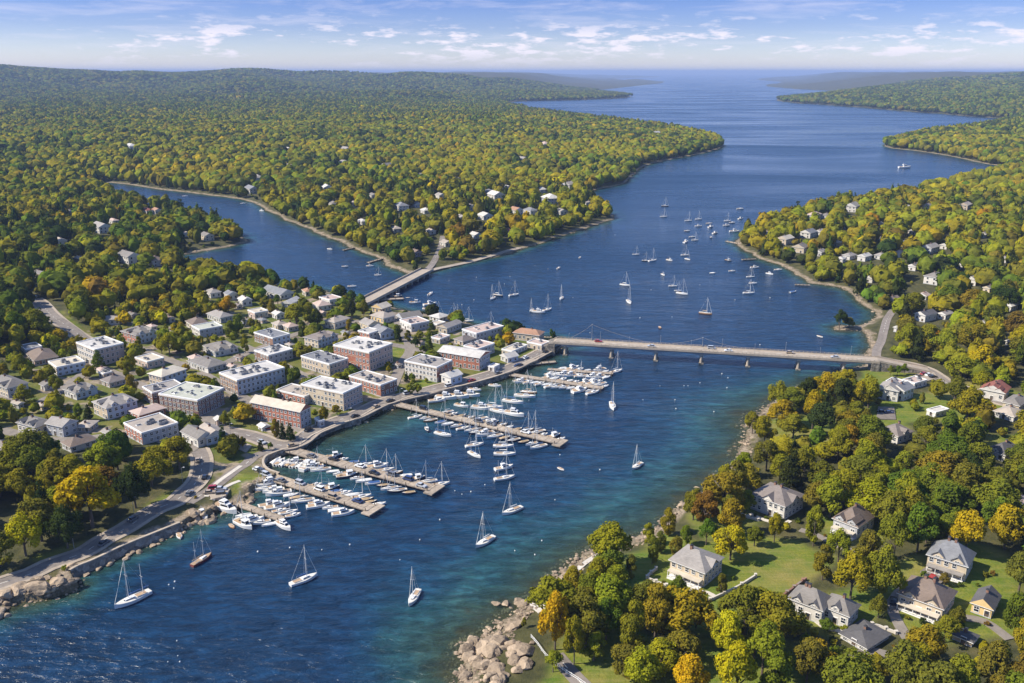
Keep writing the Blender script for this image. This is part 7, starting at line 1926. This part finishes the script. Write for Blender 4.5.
# --- the three hundred that show largest: a thing each, crown and trunk its parts
kid = {}
for i, (k, s) in enumerate(KINDS): kid.setdefault(k, []).append(i)
lm = np.array([(a, b) for a, b, _ in LANDMARKS]); treelab = []
def relation(x, y):
    d = np.hypot(lm[:, 0] - x, lm[:, 1] - y); j = int(np.argmin(d)); a, b, ref = LANDMARKS[j]
    vx, vy = x - a, y - b; rr_ = math.hypot(a, b); away = (vx * a + vy * b) / rr_; side = (vx * b - vy * a) / rr_
    rel = ('behind' if away > 0 else 'in front of') if abs(away) > abs(side) else ('sunward of' if side < 0 else 'on the shaded side of')
    return rel, ref, float(d[j])
groups = {}
for i in SOLO:
    x, y, z = float(X[i]), float(Y[i]), float(Z[i])
    root = empty('broadleaf_tree' if kinds[i] != 'conifer' else 'conifer_tree', (x, y, z), 0)
    v = rt.choice(kid[kinds[i]]); rz = rt.uniform(0, 6.28)
    base = .10 if kinds[i] != 'broad' else .13
    j = [1 + rt.uniform(-.07, .07) for _ in range(3)]
    col = [c * k * rt.uniform(.86, 1.14) for c, k in zip(PAL[cols[i]], j)]
    put('crown', CROWN0[v], root, (0, 0, hh[i] * base), rz, (cw[i], cw[i] * rt.uniform(.9, 1.1), hh[i] * (1 - base)), col)
    put('trunk', TRUNK[3 if kinds[i] != 'broad' else rt.randrange(3)], root, (0, 0, 0), rt.uniform(0, 6.28), (cw[i], cw[i], hh[i]))
    root['category'] = 'tree'
    rel, ref, d = relation(x, y)
    shape = {'conifer': 'pointed tree', 'tall': 'slender tree', 'broad': 'broad tree'}[kinds[i]]
    groups.setdefault((PNAME[cols[i]], shape, rel, ref), []).append((d, root))
for (c, sh, rel, ref), lst in groups.items():
    lst.sort(key=lambda t_: t_[0])
    for k, (d, o) in enumerate(lst):
        lab = f'{c} {sh} {rel} {ref}'
        if len(lst) > 1: lab = f'{c} {sh} {rel} {ref}, ' + ('closest to it' if k == 0 else f'{ordinal(k)} closest')
        tag(o, lab, 'tree', 'trees of the near woods and the town')

# --- all the other thousands: the woods as one mass
def woods(idx):
    Vs, Fs, Ts, off = [], [], [], 0
    LODS = [(620, [with_core(k, 300 + s, 420, .072, 2, .80) for k, s in KINDS]), (1250, [with_core(k, 400 + s, 130, .11, 2, .90) for k, s in KINDS]), (2600, [blob_arrays(k, 500 + s, 2) for k, s in KINDS]), (1e9, [blob_arrays(k, 600 + s, 1) for k, s in KINDS])]
    lo = 0.0
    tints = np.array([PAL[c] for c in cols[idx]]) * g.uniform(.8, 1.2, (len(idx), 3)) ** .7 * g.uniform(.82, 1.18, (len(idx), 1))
    rot = g.uniform(0, 6.28, len(idx)); pick = g.random(len(idx))
    vi = np.array([kid[k][int(p * len(kid[k]))] for k, p in zip(kinds[idx], pick)])
    for hi, protos in LODS:
        sel = (R[idx] >= lo) & (R[idx] < hi); lo = hi
        for v in range(len(KINDS)):
            m = np.nonzero(sel & (vi == v))[0]
            if not len(m): continue
            P_, F_ = protos[v]; ii = idx[m]; n = len(m)
            c_, s_ = np.cos(rot[m])[:, None], np.sin(rot[m])[:, None]; w = cw[ii][:, None]; h = hh[ii][:, None]
            x = (P_[None, :, 0] * c_ - P_[None, :, 1] * s_) * w + X[ii][:, None]; y = (P_[None, :, 0] * s_ + P_[None, :, 1] * c_) * w + Y[ii][:, None]
            zz = (.07 + .93 * P_[None, :, 2]) * h + Z[ii][:, None]
            Vs.append(np.stack([x, y, zz], 2).reshape(-1, 3).astype(np.float32)); Fs.append((F_[None] + (np.arange(n) * len(P_))[:, None, None]).reshape(-1, 3) + off)
            Ts.append(np.repeat(tints[m], len(P_), axis=0)); off += n * len(P_)
    V, F, T = np.concatenate(Vs), np.concatenate(Fs), np.concatenate(Ts)
    me = arr_mesh('woods', V, F, [LEAF_F])
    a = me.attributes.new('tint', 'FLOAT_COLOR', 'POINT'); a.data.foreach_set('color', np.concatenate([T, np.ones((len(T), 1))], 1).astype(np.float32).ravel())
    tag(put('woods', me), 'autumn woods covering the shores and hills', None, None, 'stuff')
    print('woods', len(idx), 'trees', len(F), 'faces')
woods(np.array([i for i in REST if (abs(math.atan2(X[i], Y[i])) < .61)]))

# --- clipped shrubs round the near houses
SHRUB = arr_mesh('shrub', *crown_arrays('broad', 77, 420, .085), [LEAF_O])
rs = random.Random(31)
for (lx, ly, ref) in LANDMARKS:
    if not (ly < 330 and lx > 20) and not (330 <= ly < 470 and lx < 30): continue
    n, a, b_ = None, None, None
    for f in FOOT:
        c = f[0] + (f[1] + f[2]) / 2
        if abs(c.x - lx) < .5 and abs(c.y - ly) < .5: n, a, b_ = f[0], f[1], f[2]
    if n is None: continue
    near_ = ly < 330 and lx > 20
    for k in range(7 if near_ else 3):
        e, ln = (b_, a) if rs.random() < .5 else (a, b_)
        out = -ln.normalized() * rs.uniform(3.2, 6.5) if near_ else -ln.normalized() * rs.uniform(1.8, 2.6)
        p = n + e * rs.uniform(-.1, 1.05) + out
        if not near_ and not free_of_things(np.array([p.x]), np.array([p.y]), np.array([1.0]))[0]: continue
        s = rs.uniform(1.3, 2.8); col = PAL[rs.choice(['green', 'olive', 'ygreen', 'green', 'dk', 'rust'])]
        o = put('shrub', SHRUB, None, (p.x, p.y, G(p.x, p.y) - .15), rs.uniform(0, 6), (s, s, s * .8), [c * rs.uniform(.9, 1.1) for c in col])
        tag(o, f'low rounded shrub planted along the walls of {ref}', 'shrub', f'shrubs round {ref}')

# bushes on the strip between the shore road and the sea wall
bl = offset_line(SHORE_ROAD, -6.3)
for j in range(14, len(bl) - 22):
    if rs.random() < .45: continue
    x, y = bl[j][0] + rs.uniform(-1.0, 1.0), bl[j][1] + rs.uniform(-1.0, 1.0)
    if float(shore(np.array([x]), np.array([y]))[0]) < 2.2 or not free_of_things(np.array([x]), np.array([y]), np.array([.5]))[0] and rs.random() < .7: continue
    s = rs.uniform(1.0, 2.4); col = PAL[rs.choice(['green', 'olive', 'ygreen', 'amber'])]
    o = put('shrub', SHRUB, None, (x, y, max(G(x, y), 1.8) - .1), rs.uniform(0, 6), (s, s, s * .75), [c * rs.uniform(.9, 1.1) for c in col])
    tag(o, 'wild bush on the strip between the shore road and the sea wall', 'shrub', 'bushes above the sea wall')
# ------------------------------------------------------------------ labels kept within sixteen words
for o in bpy.data.objects:
    l = o.get('label')
    if o.parent is None and l and len(l.split()) > 16:
        for a_, b_ in ((', closest to it', ', the closest'), ('on the shaded side of', 'downsun of'), ('in front of', 'before'), ('with blue cover', 'blue-covered'), ('white sailboat blue-covered', 'blue-covered white sailboat'), (' of its colour along it', ' alike'), ('yellow-green slender', 'yellow-green slim'), ('the ', '')):
            if len(l.split()) > 16: l = l.replace(a_, b_)
        o['label'] = l
